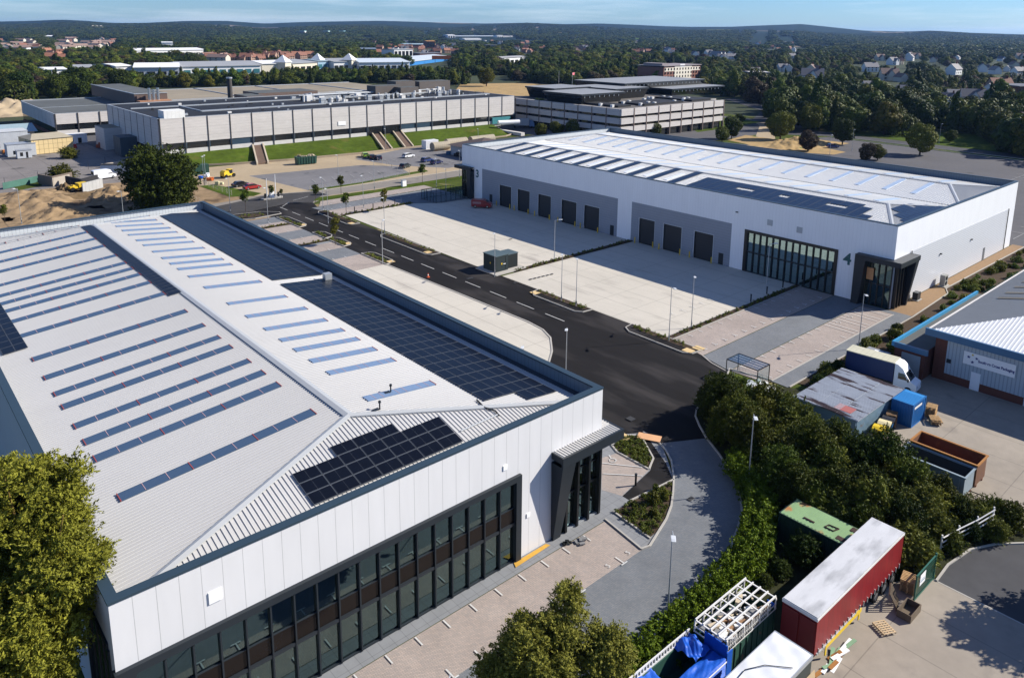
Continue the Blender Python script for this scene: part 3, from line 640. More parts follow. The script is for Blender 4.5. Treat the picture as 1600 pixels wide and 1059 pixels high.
it = MB(); it.box(AX0+T,.35,3.3,-T,9,3.6,0); it.box(AX0+T,9,0,-T,9.2,10.2,1); it.box(AX0+T,.35,.0,-T,9,.05,0)
for k in range(10): x = GX0+2.2+k*3.02; it.box(x-.14,.9,.05,x+.14,1.2,3.3,2); it.box(x-.14,.9,3.6,x+.14,1.2,10.1,2)
it.build('interior', [interior_floor, interior_wall, interior_col], A)
sg = MB(); sg.box(AX0+.02,1.2,0,AX0+.06,6.6,8.4,0); sg.box(AX0-.1,1.1,8.2,AX0+.2,6.7,8.55,1); sg.box(AX0-.1,.9,0,AX0+.2,1.15,8.2,1); sg.box(AX0-.1,6.5,0,AX0+.2,6.7,8.2,1)
for k in range(1,4): sg.box(AX0-.04,1.2+1.35*k-.05,0,AX0+.1,1.2+1.35*k+.05,8.2,1)
sg.build('side_glazing', [glass_dark, anthracite], A)
# entrance porch, canopy folded round the corner
po = MB(); CZ0, CZ1, XL, XR, YF, YB = 7.1, 7.95, -5.95, 1.4, -1.35, 5.3
po.box(XL,YF,CZ0,XR,YF+.2,CZ1,0); po.box(XR-.2,YF+.2,CZ0,XR,YB,CZ1,0); po.box(XL,YF+.2,CZ0+.3,XR-.2,-.003,CZ1-.12,0); po.box(.003,-.003,CZ0+.3,XR-.2,YB,CZ1-.12,0); po.box(XL,YF+.2,CZ1-.12,XL+.15,-.003,CZ1,0)
po.add([(XL+.1,-.28,0),(-5.0,-.28,0),(-4.45,YF+.02,CZ0),(XL,YF+.02,CZ0),(XL+.1,-.003,0),(-5.0,-.003,0),(-4.45,-.003,CZ0),(XL,-.003,CZ0)], [(0,1,2,3),(5,4,7,6),(1,5,6,2),(0,3,7,4),(0,4,5,1)], 0)
po.add([(.25,YB,0),(.05,YB,0),(.05,YB,CZ0),(XR,YB,CZ0),(.25,YB-.7,0),(.05,YB-.7,0),(.05,YB-1.2,CZ0),(XR,YB-1.2,CZ0)], [(0,1,2,3),(5,4,7,6),(0,3,7,4),(1,5,6,2)], 0)
po.build('porch', anthracite, A)
cn = MB(); cn.box(XL+.16,YF+.2,CZ1-.1,XR-.2,-.003,CZ1-.04); cn.box(.003,-.002,CZ1-.1,XR-.2,YB-.05,CZ1-.04)
x = XL+.3
while x < XR-.3: cn.box(x,YF+.21,CZ1-.039,x+.07,-.004,CZ1+.02); x += .3
y = .2
while y < YB-.1: cn.box(.01,y,CZ1-.039,XR-.21,y+.07,CZ1+.02); y += .3
cn.build('porch_roof', roof_m, A)
pg = MB()
for x in (-4.3,-2.95,-1.6,-.25): pg.box(x-.11,-.28,.05,x+.11,.12,CZ0+.3)
for y in (1.4,2.6,3.8): pg.box(-.12,y-.07,.05,.25,y+.07,CZ0+.3)
pg.box(-.2,-.1,.05,.1,.2,CZ0+.3); pg.box(-4.3,0,3.3,-.2,.1,3.42); pg.box(-4.3,0,5.2,-.2,.1,5.26)
pg.build('porch_mullions', black_m, A)
MB().box(-4.3,.13,.1,-.13,.15,7.0).box(-.13,.3,.1,-.11,4.9,7.0).build('porch_glazing', glass_a, A)
ib = MB(); ib.box(-4.25,1.5,2.9,-.3,4.8,3.1,0); ib.box(-4.3,5.0,.02,-.3,5.1,7,1); ib.box(-4.4,.4,.02,-4.3,5,7,1)
ib.build('lobby_interior', [interior_floor, interior_wall], A)
MB().box(-4.3,-.12,.02,-.2,.1,.14).build('threshold', galv, A)
for px, py, s in ((336,930,.75),(789,730,.4),(825,804,.35)):
    r = CM.T @ np.array([(px-800)/FPX, -(py-529.5-SHY)/FPX, 1.]); t = (0-CAMP[1])/r[1]; P = CAMP+r*t
    b = MB(); b.box(P[0]-s/2,-.07,P[2]-s/2,P[0]+s/2,-.003,P[2]+s/2); b.build('wall_box', white_paint, A)

# ---- far unit
BX0, BX1, BY0, BY1, BH = 71.07, 126.67, 5.19, 111.66, 13.07
B = thing('warehouse_unit', 'far white warehouse with grey dock walls, dark roller doors and twin ridged roof', 'warehouse', (BX0,BY0,0))
w = MB(); t = .3
ops = [(92.7,96.9,5.1),(86.3,90.4,5.1),(79.3,83.4,5.1),(71.4,75.9,5.1),(64.8,69.1,5.1),(50.3,54.1,5.1),(43.9,48.1,5.1),(36.9,41.0,5.1),(13.8,30.6,7.55)]
cur = BY0+4.6
segs = sorted(ops)
for a, b_, h in segs:
    w.box(BX0,cur,0,BX0+t,a,BH); w.box(BX0,a,h,BX0+t,b_,BH); cur = b_
w.box(BX0,cur,0,BX0+t,BY1-4.9,BH); w.box(BX0,BY1-4.9,7.3,BX0+t,BY1,BH)
w.box(BX0,BY0,7.4,BX0+t,BY0+4.6,BH)
w.box(BX0+t,BY1-t,0,BX1,BY1,BH); w.box(BX1-t,BY0+t,0,BX1,BY1-t,BH); w.box(BX0+t,BY0,0,BX1,BY0+t,BH)
w.build('wall', white_clad_y, B)
gz = MB(); e = .03
def grey_zone(y0, y1, h=8.0):
    c = y0
    for a, b_, hh in segs:
        if a > y0 and b_ < y1:
            gz.box(BX0-e,c,.02,BX0-.002,a-.08,h); gz.box(BX0-e,a-.08,hh+.08,BX0-.002,b_+.08,h); c = b_+.08
    gz.box(BX0-e,c,.02,BX0-.002,y1,h)
grey_zone(59.9,103.6); grey_zone(33.3,56.2)
gz.build('dock_cladding', grey_clad, B)
MB().box(77.5,BY0-.04,.02,122.5,BY0-.003,8.1).build('side_cladding', ribbed_side, B)
for a, b_, h in segs[1:]:
    d = MB(); d.box(BX0+.18,a,.0,BX0+.22,b_,h,0); dr = d.build('roller_door', mat('dark_roller_door', (.018,.021,.026), .45, .4, var=.03, lines=((2,.5,.04,.5),)), B)
    f = MB(); f.box(BX0-.06,a-.08,0,BX0+.18,a,h,0); f.box(BX0-.06,b_,0,BX0+.18,b_+.08,h,0); f.box(BX0-.06,a-.08,h,BX0+.18,b_+.08,h+.08,0); f.build('frame', parapet_lt, dr)
for y in (100.2,61.2,35.1):
    MB().box(BX0-.06,y-.5,.03,BX0-.031,y+.5,2.15).build('personnel_door', anthracite, B)
coping(B, BX0, BY0, BX1, BY1, BH, .5, .12)
pi = MB(); i = t+.003
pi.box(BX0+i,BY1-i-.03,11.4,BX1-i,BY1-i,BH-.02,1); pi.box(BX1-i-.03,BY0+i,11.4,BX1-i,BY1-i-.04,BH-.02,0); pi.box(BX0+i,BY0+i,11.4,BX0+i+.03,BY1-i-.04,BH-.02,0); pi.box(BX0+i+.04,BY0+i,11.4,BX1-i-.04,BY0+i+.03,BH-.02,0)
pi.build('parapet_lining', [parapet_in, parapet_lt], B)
xm = (BX0+BX1)/2; HR = []
rb = MB()
for x0, x1 in ((BX0+.9,xm-.25),(xm+.25,BX1-.9)):
    R = HipRoof(x0, x1, BY0+.9, BY1-1.0, 11.85, 13.15, 6.6, 6.6); R.mesh(rb, .5, .05, .05); HR.append(R)
rb.box(BX0+t+.04,BY0+t+.04,11.6,BX1-t-.04,BY1-t-.04,11.7,3); rb.box(xm-.25,BY0+1,11.71,xm+.25,BY1-1,11.82,3)
rb.build('roof', [mat('pale_roof_sheet_gloss', (.42,.43,.43), .34, .5, var=.06, scale=.2), roof_rib, flash_m, MATS['gutter_lining']], B)
def bsol(rows): solar(B, HR[0], rows, 1.3, 1.75, mats=[panel_b, panel_fr])
c = [(BX0+1.1+1.3*i, 13.4+1.75*j) for i in range(8) for j in range(19) if not ((i in (5,) and j in (2,3,8,12,13)) or (i == 7 and j < 1))]
c += [(BX0+1.1+1.3*i, 11.65) for i in range(4)]+[(BX0+1.1+1.3*i, 9.9) for i in range(2)]
bsol([q for q in c if q[1] < 46.6])
bsol([(BX0+1.1+1.3*i, 49.4+1.75*j) for i in range(2) for j in range(33)])
for k in range(11): bsol([(BX0+1.1+1.3*i, 49.4+5.25*k) for i in range(2,10)])
bsol([(BX0+6.2+1.35*i, BY0+1.1+1.6*j) for j in range(3) for i in range(1+j, 14-2*j) if not (i % 5 == 3 and j == 2)])
for k in range(18):
    y = 15+k*5.25
    rooflight(B, HR[0], 87.0, 96.5, y, .95, mat('pale_sky_rooflight', (.36,.44,.54), .3, .5), False)
    rooflight(B, HR[1], 102.5, 111.5, y, .95, MATS['pale_sky_rooflight'], False)
    rooflight(B, HR[1], 115, 123.5, y, .95, MATS['pale_sky_rooflight'], False)
for k in range(9): rooflight(B, HR[0], 76.5, 82.5, 49.4+5.25*k+2.6, .95, mat('white_rooflight', (.7,.72,.72), .3, .5), False)
# glazed screen between the docks and the corner entrance
g0, g1, gh = 13.8, 30.6, 7.55
f = MB(); f.box(BX0-.14,g0,.02,BX0+t-.01,g0+.55,gh); f.box(BX0-.14,g1-.55,.02,BX0+t-.01,g1,gh); f.box(BX0-.14,g0+.55,gh-.5,BX0+t-.01,g1-.55,gh)
n = 13; bw = (g1-g0-1.1)/n
for k in range(1,n): y = g0+.55+bw*k; f.box(BX0-.08,y-.055,.05,BX0+.2,y+.055,gh-.5)
f.box(BX0,g0+.55,3.5,BX0+.2,g1-.55,3.7); f.box(BX0,g0+.55,.02,BX0+.2,g1-.55,.12)
for k in (2,5,9): f.box(BX0-.03,g0+.55+bw*k,5.3,BX0+.18,g0+.55+bw*(k+1),5.38)
f.build('glazing_frame', black_m, B)
MB().box(BX0+.21,g0+.55,.12,BX0+.23,g1-.55,gh-.5).build('glazing', glass_mat('smoked_glazing', (.30,.36,.36), .42), B)
it = MB(); it.box(BX0+.4,g0,3.45,BX0+9,g1,3.7,0); it.box(BX0+9,BY0+t,.02,BX0+9.2,g1,11,1)
for k in range(4): it.box(BX0+1,g0+2.5+4.2*k,.02,BX0+1.25,g0+2.75+4.2*k,11,1)
it.box(BX0+.6,g0,8.0,BX0+8.8,g1,8.2,1); it.build('interior', [interior_floor, interior_wall], B)
# porches
def porch_b(y_leg, y_end, side):
    s = 1 if side > 0 else -1       # +1: near corner, -1: far corner
    p = MB(); z0, z1 = 7.1, 7.9; yo = y_end-1.6*s
    lo, hi = min(y_leg,yo), max(y_leg,yo)
    p.box(BX0-1.3,lo,z0,BX0-1.05,hi,z1); p.box(BX0-1.05,lo,z1-.12,BX0-.003,hi,z1-.02)
    a, b_ = (yo, y_end-.003) if s > 0 else (y_end+.003, yo)
    p.box(BX0-.003,a,z1-.12,BX0+5.6,b_,z1-.02); 
    p.box(BX0-1.05,(yo if s>0 else yo-.25),z0,BX0+5.6,(yo+.25 if s>0 else yo),z1-.121); p.box(BX0+5.6,min(yo,y_end),z0,BX0+5.8,max(yo,y_end),z1)
    l0, l1 = (y_leg-1.1, y_leg) if s > 0 else (y_leg, y_leg+1.1)
    m0, m1 = (y_leg-1.6, y_leg) if s > 0 else (y_leg, y_leg+1.6)
    p.add([(BX0-1.3,l0,0),(BX0-1.3,l1,0),(BX0-1.3,m1,z0),(BX0-1.3,m0,z0),(BX0-.003,l0,0),(BX0-.003,l1,0),(BX0-.003,m1,z0),(BX0-.003,m0,z0)],[(0,3,2,1),(4,5,6,7),(0,4,7,3),(1,2,6,5),(0,1,5,4)])
    q0, q1 = (yo+.1, y_end-.003) if s > 0 else (y_end+.003, yo-.1)
    p.add([(BX0+3.9,q0+.6*s,0),(BX0+4.3,q0+.6*s,0),(BX0+5.7,q0,z0),(BX0+4.6,q0,z0),(BX0+3.9,q1,0),(BX0+4.3,q1,0),(BX0+5.7,q1,z0),(BX0+4.6,q1,z0)],[(0,1,2,3),(5,4,7,6),(1,5,6,2),(0,3,7,4)])
    o = p.build('porch', anthracite, B)
    m = MB()
    ys = np.linspace(y_leg-1.3*s, y_end+.1*s, 5)
    for y in ys: m.box(BX0-.12,y-.07,.04,BX0+.1,y+.07,z0+.6)
    for k in range(4):
        x = BX0+.7+k*1.0; m.box(x-.09,min(y_end,y_end-.55*s),.04,x+.09,max(y_end,y_end-.55*s),z0+.5)
    m.box(BX0-.05,min(ys),3.4,BX0+.1,max(ys),3.55); m.build('porch_mullions', black_m, B)
    yy = sorted((y_leg-1.1*s, y_end+.1*s))
    MB().box(BX0+.11,yy[0],.05,BX0+.13,yy[1],7.4).build('porch_glazing', glass_a, B)
    i_ = MB(); i_.box(BX0+.6,yy[0],.02,BX0+4,yy[1],.06,0); i_.box(BX0+4,min(y_end,y_leg)+.31,.02,BX0+4.1,max(y_end,y_leg)-.31,7,1); i_.box(BX0+.7,min(yy)+.4,3.3,BX0+3.9,max(yy)-.1,3.5,0); i_.build('lobby_interior', [interior_floor, interior_wall], B)
    MB().box(BX0+.15,(y_end-.5*s if s>0 else y_end+.03),.05,BX0+4,(y_end-.03 if s>0 else y_end+.5),7.4).build('side_screen', glass_dark, B) if False else None
porch_b(10.55, BY0, 1); porch_b(BY1-4.9, BY1, -1)
MB().box(BX0-.16,9.0,4.0,BX0-.13,7.95,5.9).build('plywood_panel', ply_m, B)
num = mat('teal_numerals', (.02,.10,.11), .5)
text('4', 2.6, (BX0-.03,12.25,6.3), (rad(90),0,rad(-90)), num, 'unit_number', B, .02, bold=.06)
text('3', 2.6, (BX0-.03,105.5,6.4), (rad(90),0,rad(-90)), num, 'unit_number', B, .02, bold=.06)
v = mat('louvre_grey', (.45,.47,.48), .5, lines=((2,.12,.05,.6),))
for y, z in ((26.0,9.6),(20.6,9.4)): MB().box(BX0-.06,y-.5,z-.5,BX0-.003,y+.5,z+.5).build('wall_vent', v, B)
MB().box(BX0-.3,32.2,10.2,BX0-.003,32.6,10.35).build('wall_lamp', anthracite, B)
for x in (103.5,89.3): MB().box(x,BY0-.3,5.3,x+.4,BY0-.041,5.5).build('wall_lamp', anthracite, B)
MB().box(111,BY0-.08,.02,112,BY0-.041,2.4).build('personnel_door', mat('mid_grey_door', (.12,.13,.14), .5), B)
MB().cyl((77.2,BY0-.12,.1),(77.2,BY0-.12,8.2),.08).build('downpipe', anthracite, B)
MB().cyl((122.8,BY0-.12,.1),(122.8,BY0-.12,8.2),.08).build('downpipe', anthracite, B)
# ------------------------------------------------------------------ older industrial buildings
conc_panel = mat('ribbed_concrete_panel', (.50,.47,.44), .85, .2, var=.10, scale=.5, var2=.08, scale2=.05, lines=((2,.9,.06,.86),(2,2.7,.08,.82)), stretch=(1,1,4))
conc_lt = mat('pale_plinth', (.52,.50,.47), .8, .25, var=.1)
felt = mat('black_roof_felt', (.014,.015,.017), .75, .3, var=.25, scale=.3, var2=.2, scale2=.06)
felt_grey = mat('grey_roof_felt', (.085,.09,.085), .8, .3, var=.18, scale=.2, var2=.15, scale2=.04)
felt_tan = mat('tan_roof_felt', (.24,.205,.15), .9, .2, var=.15, scale=.15, var2=.15, scale2=.03)
win_dark = mat('dark_window_band', (.012,.014,.015), .12, .7, var=.3, scale=.4)
win_blue = mat('blue_infill', (.03,.055,.08), .3, .5, var=.2)
pilaster = mat('dark_pilaster', (.035,.033,.033), .6, .4)
# raised terrace with its grass bank
bk = MB()
foot = [(26,199),(44,192.5),(60,189),(85,186.5),(120,187.5),(152,189),(158,192)]; topl = [(29,205.2),(46,205.1),(62,205.1),(86,205.1),(120,205.1),(150,205.1),(158,205.1)]
for k in range(len(foot)-1):
    n = 6
    for i in range(n):
        q = []
        for (fx,fy),(tx,ty),t in ((foot[k],topl[k],i/n),(foot[k+1],topl[k+1],i/n),(foot[k+1],topl[k+1],(i+1)/n),(foot[k],topl[k],(i+1)/n)):
            q.append((fx+(tx-fx)*t, fy+(ty-fy)*t, -.03+3.03*(t*t*(3-2*t)*.6+t*.4)))
        bk.poly(q)
bk.poly([(158,192,-.03),(158,205.1,-.03),(158,205.1,3)])
struct(bk.build('bank', grass_m))
b = MB(); b.prism([(158.05,186),(160,186),(160,205),(158.05,205)],-.03,1.2); struct(b.build('retaining_wall', conc_lt))
b = MB()
for k in range(len(foot)-1):
    (x0,y0),(x1,y1) = foot[k], foot[k+1]; b.obox(((x0+x1)/2,(y0+y1)/2-.6,-.03), math.hypot(x1-x0,y1-y0), .3, .55, math.atan2(y1-y0,x1-x0))
struct(b.build('kerb_wall', mat('tan_edging', (.30,.24,.17), .9)))
def stairs(x0, x1, yt, yb, lbl):
    t = thing('bank_steps', lbl, 'steps', (x0, yb, 0)); b = MB(); n = 16; dx = -6.5
    for i in range(n):
        u, v = i/n, (i+1)/n; ya, yb2 = yb+(yt-yb)*u, yb+(yt-yb)*v; sh = dx*(1-u)
        b.box(x0+sh, ya, -.02, x1+sh, yb2+.01*(i % 2), .35+3.0*v)
    b.build('treads', mat('stair_brown', (.13,.085,.06), .8), t)
    for x in (x0-.5, x1):
        c = MB(); c.add([(x+dx,yb-.4,-.03),(x+.5+dx,yb-.4,-.03),(x+.5,yt,3),(x,yt,3),(x+dx,yb-.4,.7),(x+.5+dx,yb-.4,.7),(x+.5,yt,3.9),(x,yt,3.9)],[(0,3,2,1),(4,5,6,7),(0,1,5,4),(1,2,6,5),(2,3,7,6),(3,0,4,7)])
        c.build('cheek_wall', mat('buff_cheek_wall', (.40,.34,.25), .85), t)
    return t
stairs(56, 59, 205, 187, 'brown bank steps with buff side walls behind the green waste skip')
stairs(101.5, 104.3, 205, 187, 'brown bank steps just left of the overgrown second flight')
stairs(110.5, 113.5, 205, 187.5, 'sunken bank steps next to the white storage container')

# main hall with big concrete panels
C_ = thing('factory_hall', 'long factory hall of ribbed concrete panels with black flat roof above grass bank', 'factory', (27,205,0))
x0, x1, y0, y1, zb, zt = 27.0, 171.0, 205.0, 262.0, 3.0, 14.0
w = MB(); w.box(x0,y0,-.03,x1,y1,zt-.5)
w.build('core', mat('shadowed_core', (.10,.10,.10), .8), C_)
xs = np.linspace(x0, x1, 21)
pm, wm, pl = MB(), MB(), MB()
for i in range(20):
    a, b_ = xs[i]+.14, xs[i+1]-.14
    pm.box(a,y0-.45,zb+3.25,b_,y0-.004,zt)
    wm = MB()
    if 9 < i < 11.5: wm.box(a,y0-.2,zb+.05,b_,y0-.004,zb+3.25,0)
    else: wm.box(a,y0-.2,zb+1.2,b_,y0-.004,zb+3.25,1 if i in (3,12,13) else 0)
    wm.build('window', [win_dark, win_blue], C_)
    if not 9 < i < 11.5: pm.box(a,y0-.4,zb-1,b_,y0-.004,zb+1.2,1)
for x in xs: MB().box(x-.13,y0-.6,zb-1,x+.13,y0-.003,zt+.15,0).box(x-.45,y0-.44,zb+1.2,x-.131,y0-.201,zb+3.25,1).box(x+.131,y0-.44,zb+1.2,x+.45,y0-.201,zb+3.25,1).build('pilaster', [pilaster, win_blue], C_)
for k in range(8):
    ya, yb_ = y0+.2+7.1*k, y0+7.1*(k+1)-.2
    pm.box(x0-.4,ya,zb+1.5,x0-.004,yb_,zt,0); MB().box(x0-.45,yb_+.07,-.03,x0-.003,yb_+.33,zt+.1,0).build('pilaster', pilaster, C_); pm.box(x0-.3,ya,-.03,x0-.004,yb_,1.0,1)
    MB().box(x0-.2,ya,1.0,x0-.004,yb_,zb+1.5,0).build('window', win_dark, C_)
pm.build('wall', [conc_panel, conc_lt], C_)
r = MB(); r.box(x0-.3,y0-.3,zt-.45,x1,y1,zt-.1,0); r.box(x0-.42,y0-.46,zt+.001,x1,y0-.05,zt+.14,1); r.box(x0-.42,y0-.05,zt+.001,x0,y1,zt+.14,1); r.box(x0,y1-.4,zt-.1,x1,y1,zt+.14,1); r.box(x1-.4,y0-.05,zt-.1,x1,y1-.4,zt+.14,1)
for yy in (14,15.2): r.box(x0+18,y0+yy,zt-.1,x1-2,y0+yy+.5,zt+.25,1)
r.box(x0+2,y0+36,zt-.1,x1-10,y0+36.5,zt+.3,1); r.box(x0+18,y0+15.7,zt-.1,x0+18.5,y0+36,zt+.2,1)
rr = random.Random(4)
for k in range(46):
    x, y = rr.uniform(x0+4,x1-6), rr.uniform(y0+2,y1-6); s = rr.uniform(.4,1.3); r.box(x,y,zt-.1,x+s,y+s*.7,zt+rr.uniform(.15,.6),rr.choice((0,1,2)))
r.build('roof', [felt, galv, offwhite], C_)
p = G(268,184,14); MB().box(p[0]-2.8,p[1]-2.0,zt-.1,p[0]+3.4,p[1]+3.4,zt+2.3).build('roof_plant_house', mat('white_plant_box', (.66,.66,.63), .6, lines=((0,1.2,.06,.8),)), C_)
pp = MB()
for k in range(95):           # pipework and condensers on the roof
    u = rr.random(); x = 88+u*72; y = 221+rr.random()*22; h = rr.uniform(.6,2.6); k_ = rr.choice((0,0,1,2)); s = rr.uniform(.7,2.4)
    if rr.random() < .45: pp.cyl((x,y,zt-.1),(x,y,zt+h),.35+.3*rr.random(),None,8,k_)
    else: pp.box(x,y,zt-.1,x+s,y+s*.8,zt+h*.8,k_)
for k in range(12):
    y = 219+rr.random()*24; xa = 84+rr.random()*30; xb = xa+20+rr.random()*25; z = zt+.5+rr.random()*1.6
    pp.cyl((xa,y,z),(min(xb,166),y,z),.22,None,6,0)
for x in np.arange(90,166,4.2): pp.box(x,219.2,zt-.1,x+.12,219.3,zt+1.4,3)
pp.box(88,219.2,zt+1.3,166,219.3,zt+1.4,3)
pp.build('roof_plant', [galv, offwhite, anthracite, black_m], C_)
for (x,y,l,wd,h) in ((122,236,13,7,4.2),(137,244,10,7,5.2),(131,231,9,6,3.6),(150,245,17,7,4.6)):
    MB().box(x,y,zt-.1,x+l,y+wd,zt+h,0,1).build('plant_room', [mat('brown_louvred_cladding', (.10,.085,.075), .7, lines=((0,.6,.1,.7),)), felt_grey], C_)
for s_, d_ in (((0,0),(7.5,6)),):
    q = G(209,236,0); MB().box(21.4,228,-.03,26.5,236,6.2).build('loading_bay', mat('dark_blue_cladding', (.045,.065,.08), .6, lines=((1,2.2,.5,.35),)), C_)
MB().box(21.2,246,-.03,26.6,258,7.4,0,1).build('annex', [conc_panel, felt_tan], C_)
sg = MB(); p = G(564,200,8); sg.box(p[0]-1.5,y0-.62,7.6,p[0]+1.5,y0-.5,9.0); sg.build('sign_panel', white_paint, C_)

# flat-roofed block to the left, long low roofs behind, the flue
E_ = thing('workshop_block', 'grey flat-roofed block with concrete panels left of the long hall', 'workshop', (15,290,0))
w = MB(); ex0, ex1, ey0, ey1, ez = 15.2, 66, 290, 356, 9
w.box(ex0,ey0,-.03,ex1,ey1,ez-.4,1); k = 0
for xa in np.arange(ex0, 46, 7.6):
    w.box(xa+.2,ey0-.4,5.0,xa+7.4,ey0-.004,ez,0); w.box(xa+.2,ey0-.4,1,xa+7.4,ey0-.004,2.6,2); w.box(xa-.2,ey0-.6,0,xa+.2,ey0-.003,ez,3)
for ya in np.arange(ey0, ey1-6, 7.2): w.box(ex0-.4,ya+.2,3.8,ex0-.004,ya+7,ez,0); w.box(ex0-.35,ya+.2,.0,ex0-.004,ya+7,1.2,4)
w.build('wall', [conc_panel, win_dark, conc_lt, pilaster, brick_m], E_)
r = MB(); r.box(ex0-.3,ey0-.3,ez-.39,ex1,ey1,ez-.05,0); r.box(ex0-.42,ey0-.42,ez,ex1,ey0-.02,ez+.12,1); r.box(ex0-.42,ey0-.02,ez,ex0-.02,ey1,ez+.12,1); r.box(ex0,ey1-.4,ez-.05,ex1,ey1,ez+.3,1); r.box(ex0,ey0+28,ez-.05,ex1,ey0+28.4,ez+.05,1); r.build('roof', [felt_grey, galv], E_)
E2 = thing('roof_hall', 'dark brown raised hall standing on the grey flat-roofed block', 'hall', (52,300,0))
MB().box(47,302,9.01,60,372,14,0,1).build('wall', [brown_cl, felt_grey], E2); MB().box(46.8,301.8,14,47.3,372,14.3).box(47.3,301.8,14,60,302.3,14.3).build('roof_edge', galv, E2)
MB().box(47.5,296.5,9.01,60,301.9,11.5).build('front_wall', mat('orange_brick', (.34,.17,.09), .8), E2)
for k in range(3): MB().cyl((52+1.7*k,299,11.5),(52+1.7*k,299,16.5-.6*(k%2)),.6,None,10).build('flue', mat('polished_steel', (.6,.62,.64), .25, .5, metal=.9), E2)
F_ = thing('low_factory', 'wide low factory with tan flat roof behind the concrete hall', 'factory', (62,300,0))
MB().box(62,272,-.03,186,372,10,0,1).build('wall', [brown_cl, felt_tan], F_)
r = MB()
for x in (62,95,128,160): r.box(x,272,10.01,x+.6,372,10.35)
for y in (272,310,371.4): r.box(62.61,y,10.01,186,y+.6,10.35)
r.build('roof_edge', galv, F_)
MB().box(92,283,10.01,120,300,13.6,0,1).box(84,276,10.01,91.9,290,13.2,0,1).box(122,300,10.01,128,320,12,0,1).build('roof_room', [brown_cl, felt_grey], F_)
t = thing('flue_stack', 'tall dark flue stack rising behind the black roof', 'chimney', (73,266,0)); MB().cyl((73,266,0),(73,266,21.5),1.1,.95,14).build('stack', mat('dark_flue', (.05,.045,.04), .7), t); MB().cyl((73,266,21.5),(73,266,22),1.2,1.2,14).build('rim', galv, t)

# three-storey offices
D_ = thing('office_block', 'three-storey concrete office block with dark window bands and stepped dark roof rooms', 'offices', (180,153,0))
dx0, dx1, dy0, dy1, db, dt = 180.0, 249.0, 153.0, 222.0, 0.0, 12.0
w = MB(); w.box(dx0+1,dy0+1,0,dx1-1,dy1,dt-.5,0); w.build('core', win_dark, D_)
pm, pl = MB(), MB()
bands = ((dt-2.6,dt),(dt-5.9,dt-3.6),(dt-9.0,dt-7.0))
nx = 9
for i in range(nx):
    a, b_ = dx0+(dx1-dx0)*i/nx+.2, dx0+(dx1-dx0)*(i+1)/nx-.2
    for za, zc in bands: pm.box(a,dy0,za,b_,dy0+.8,zc)
    MB().box(b_,dy0-.15,0,b_+.4,dy0+.95,dt+.02).build('pilaster', mat('brown_pilaster', (.16,.12,.10), .8), D_)
for i in range(9):
    a, b_ = dy0+(dy1-dy0)*i/9+.2, dy0+(dy1-dy0)*(i+1)/9-.2
    for za, zc in bands: pm.box(dx0,a+(.7 if i == 0 else 0),za,dx0+.8,b_,zc)
    MB().box(dx0-.15,b_,0,dx0+.95,b_+.4,dt+.02).build('pilaster', MATS['brown_pilaster'], D_)
pm.build('wall', conc_panel, D_)
r = MB(); r.box(dx0+.9,dy0+.9,dt-.49,dx1-.3,dy1,dt-.25,0)
for (x,y,l,wd,h) in ((200,158,26,14,.5),(232,158,14,20,.6),(186,160,8,22,.5)): r.box(x,y,dt-.25,x+l,y+wd,dt+h,1)
for k in range(16): x, y = rr.uniform(184,244), rr.uniform(157,180); r.box(x,y,dt-.25,x+1.2,y+1.2,dt+.9,2)
r.build('roof', [mat('brown_roof_felt', (.10,.09,.08), .85, var=.15), felt, offwhite], D_)
for (x,y,l,wd,h) in ((184,178,24,20,4.0),(192,202,20,16,4.6),(214,186,20,24,4.4),(232,196,60,30,5.6),(252,184,40,20,3.0)):
    ro = MB(); ro.add([(x,y,dt-.25),(x+l,y,dt-.25),(x+l,y+wd,dt-.25),(x,y+wd,dt-.25),(x-1.2,y-1.2,dt+h-.7),(x+l+1.2,y-1.2,dt+h-.7),(x+l+1.2,y+wd+1.2,dt+h-.7),(x-1.2,y+wd+1.2,dt+h-.7)],[(0,1,5,4),(1,2,6,5),(2,3,7,6),(3,0,4,7)],0)
    ro.box(x-1.6,y-1.6,dt+h-.7,x+l+1.6,y+wd+1.6,dt+h,1,2)
    for k in range(int(l//3)): ro.box(x+k*3+.5,y-1.25,dt+h-1.6,x+k*3+.75,y-1.0,dt+h-.71,3)
    ro.build('roof_room', [win_dark, anthracite, mat('pale_grey_felt', (.22,.23,.24), .7, var=.15), galv], D_)
D2 = thing('office_wing', 'concrete wing of the offices reaching back with dark lower storey', 'offices', (250,184,0))
MB().box(249.02,186,0,292,228,8.2,0,1).build('wall', [conc_panel, felt_grey], D2)
# small hut and tanks at the end of the old car park
H_ = thing('brown_hut', 'low hut with dark brown roof at the white unit far corner', 'hut', (112,158,0))
MB().box(108,152,0,126,166,3.4).build('wall', mat('pale_grey_render', (.42,.42,.42), .8), H_)
r = MB(); r.add([(107,151,3.4),(127,151,3.4),(127,167,3.4),(107,167,3.4),(117,159,5.8)],[(0,1,4),(1,2,4),(2,3,4),(3,0,4)]); r.build('roof', mat('dark_brown_roof', (.075,.055,.05), .8), H_)
for i, (x,y) in enumerate(((111,176),(121,180),(133,180))):
    t = thing('storage_tank', ('ribbed tan tank lying at the bank foot', 'smaller ribbed tan tank behind the first', 'long low grey tank beside the lorry ramp')[i], 'tank', (x,y,0))
    MB().cyl((x-3.5-i,y,1.5),(x+3.5+i,y,1.5),1.5,None,16).build('shell', mat('weathered_tan_tank', (.30,.26,.19), .8, lines=((0,.9,.08,.7),)), t)
    MB().box(x-2.5,y-.8,0,x-2,y+.8,.8).box(x+2,y-.8,0,x+2.5,y+.8,.8).build('cradle', rust_m, t)

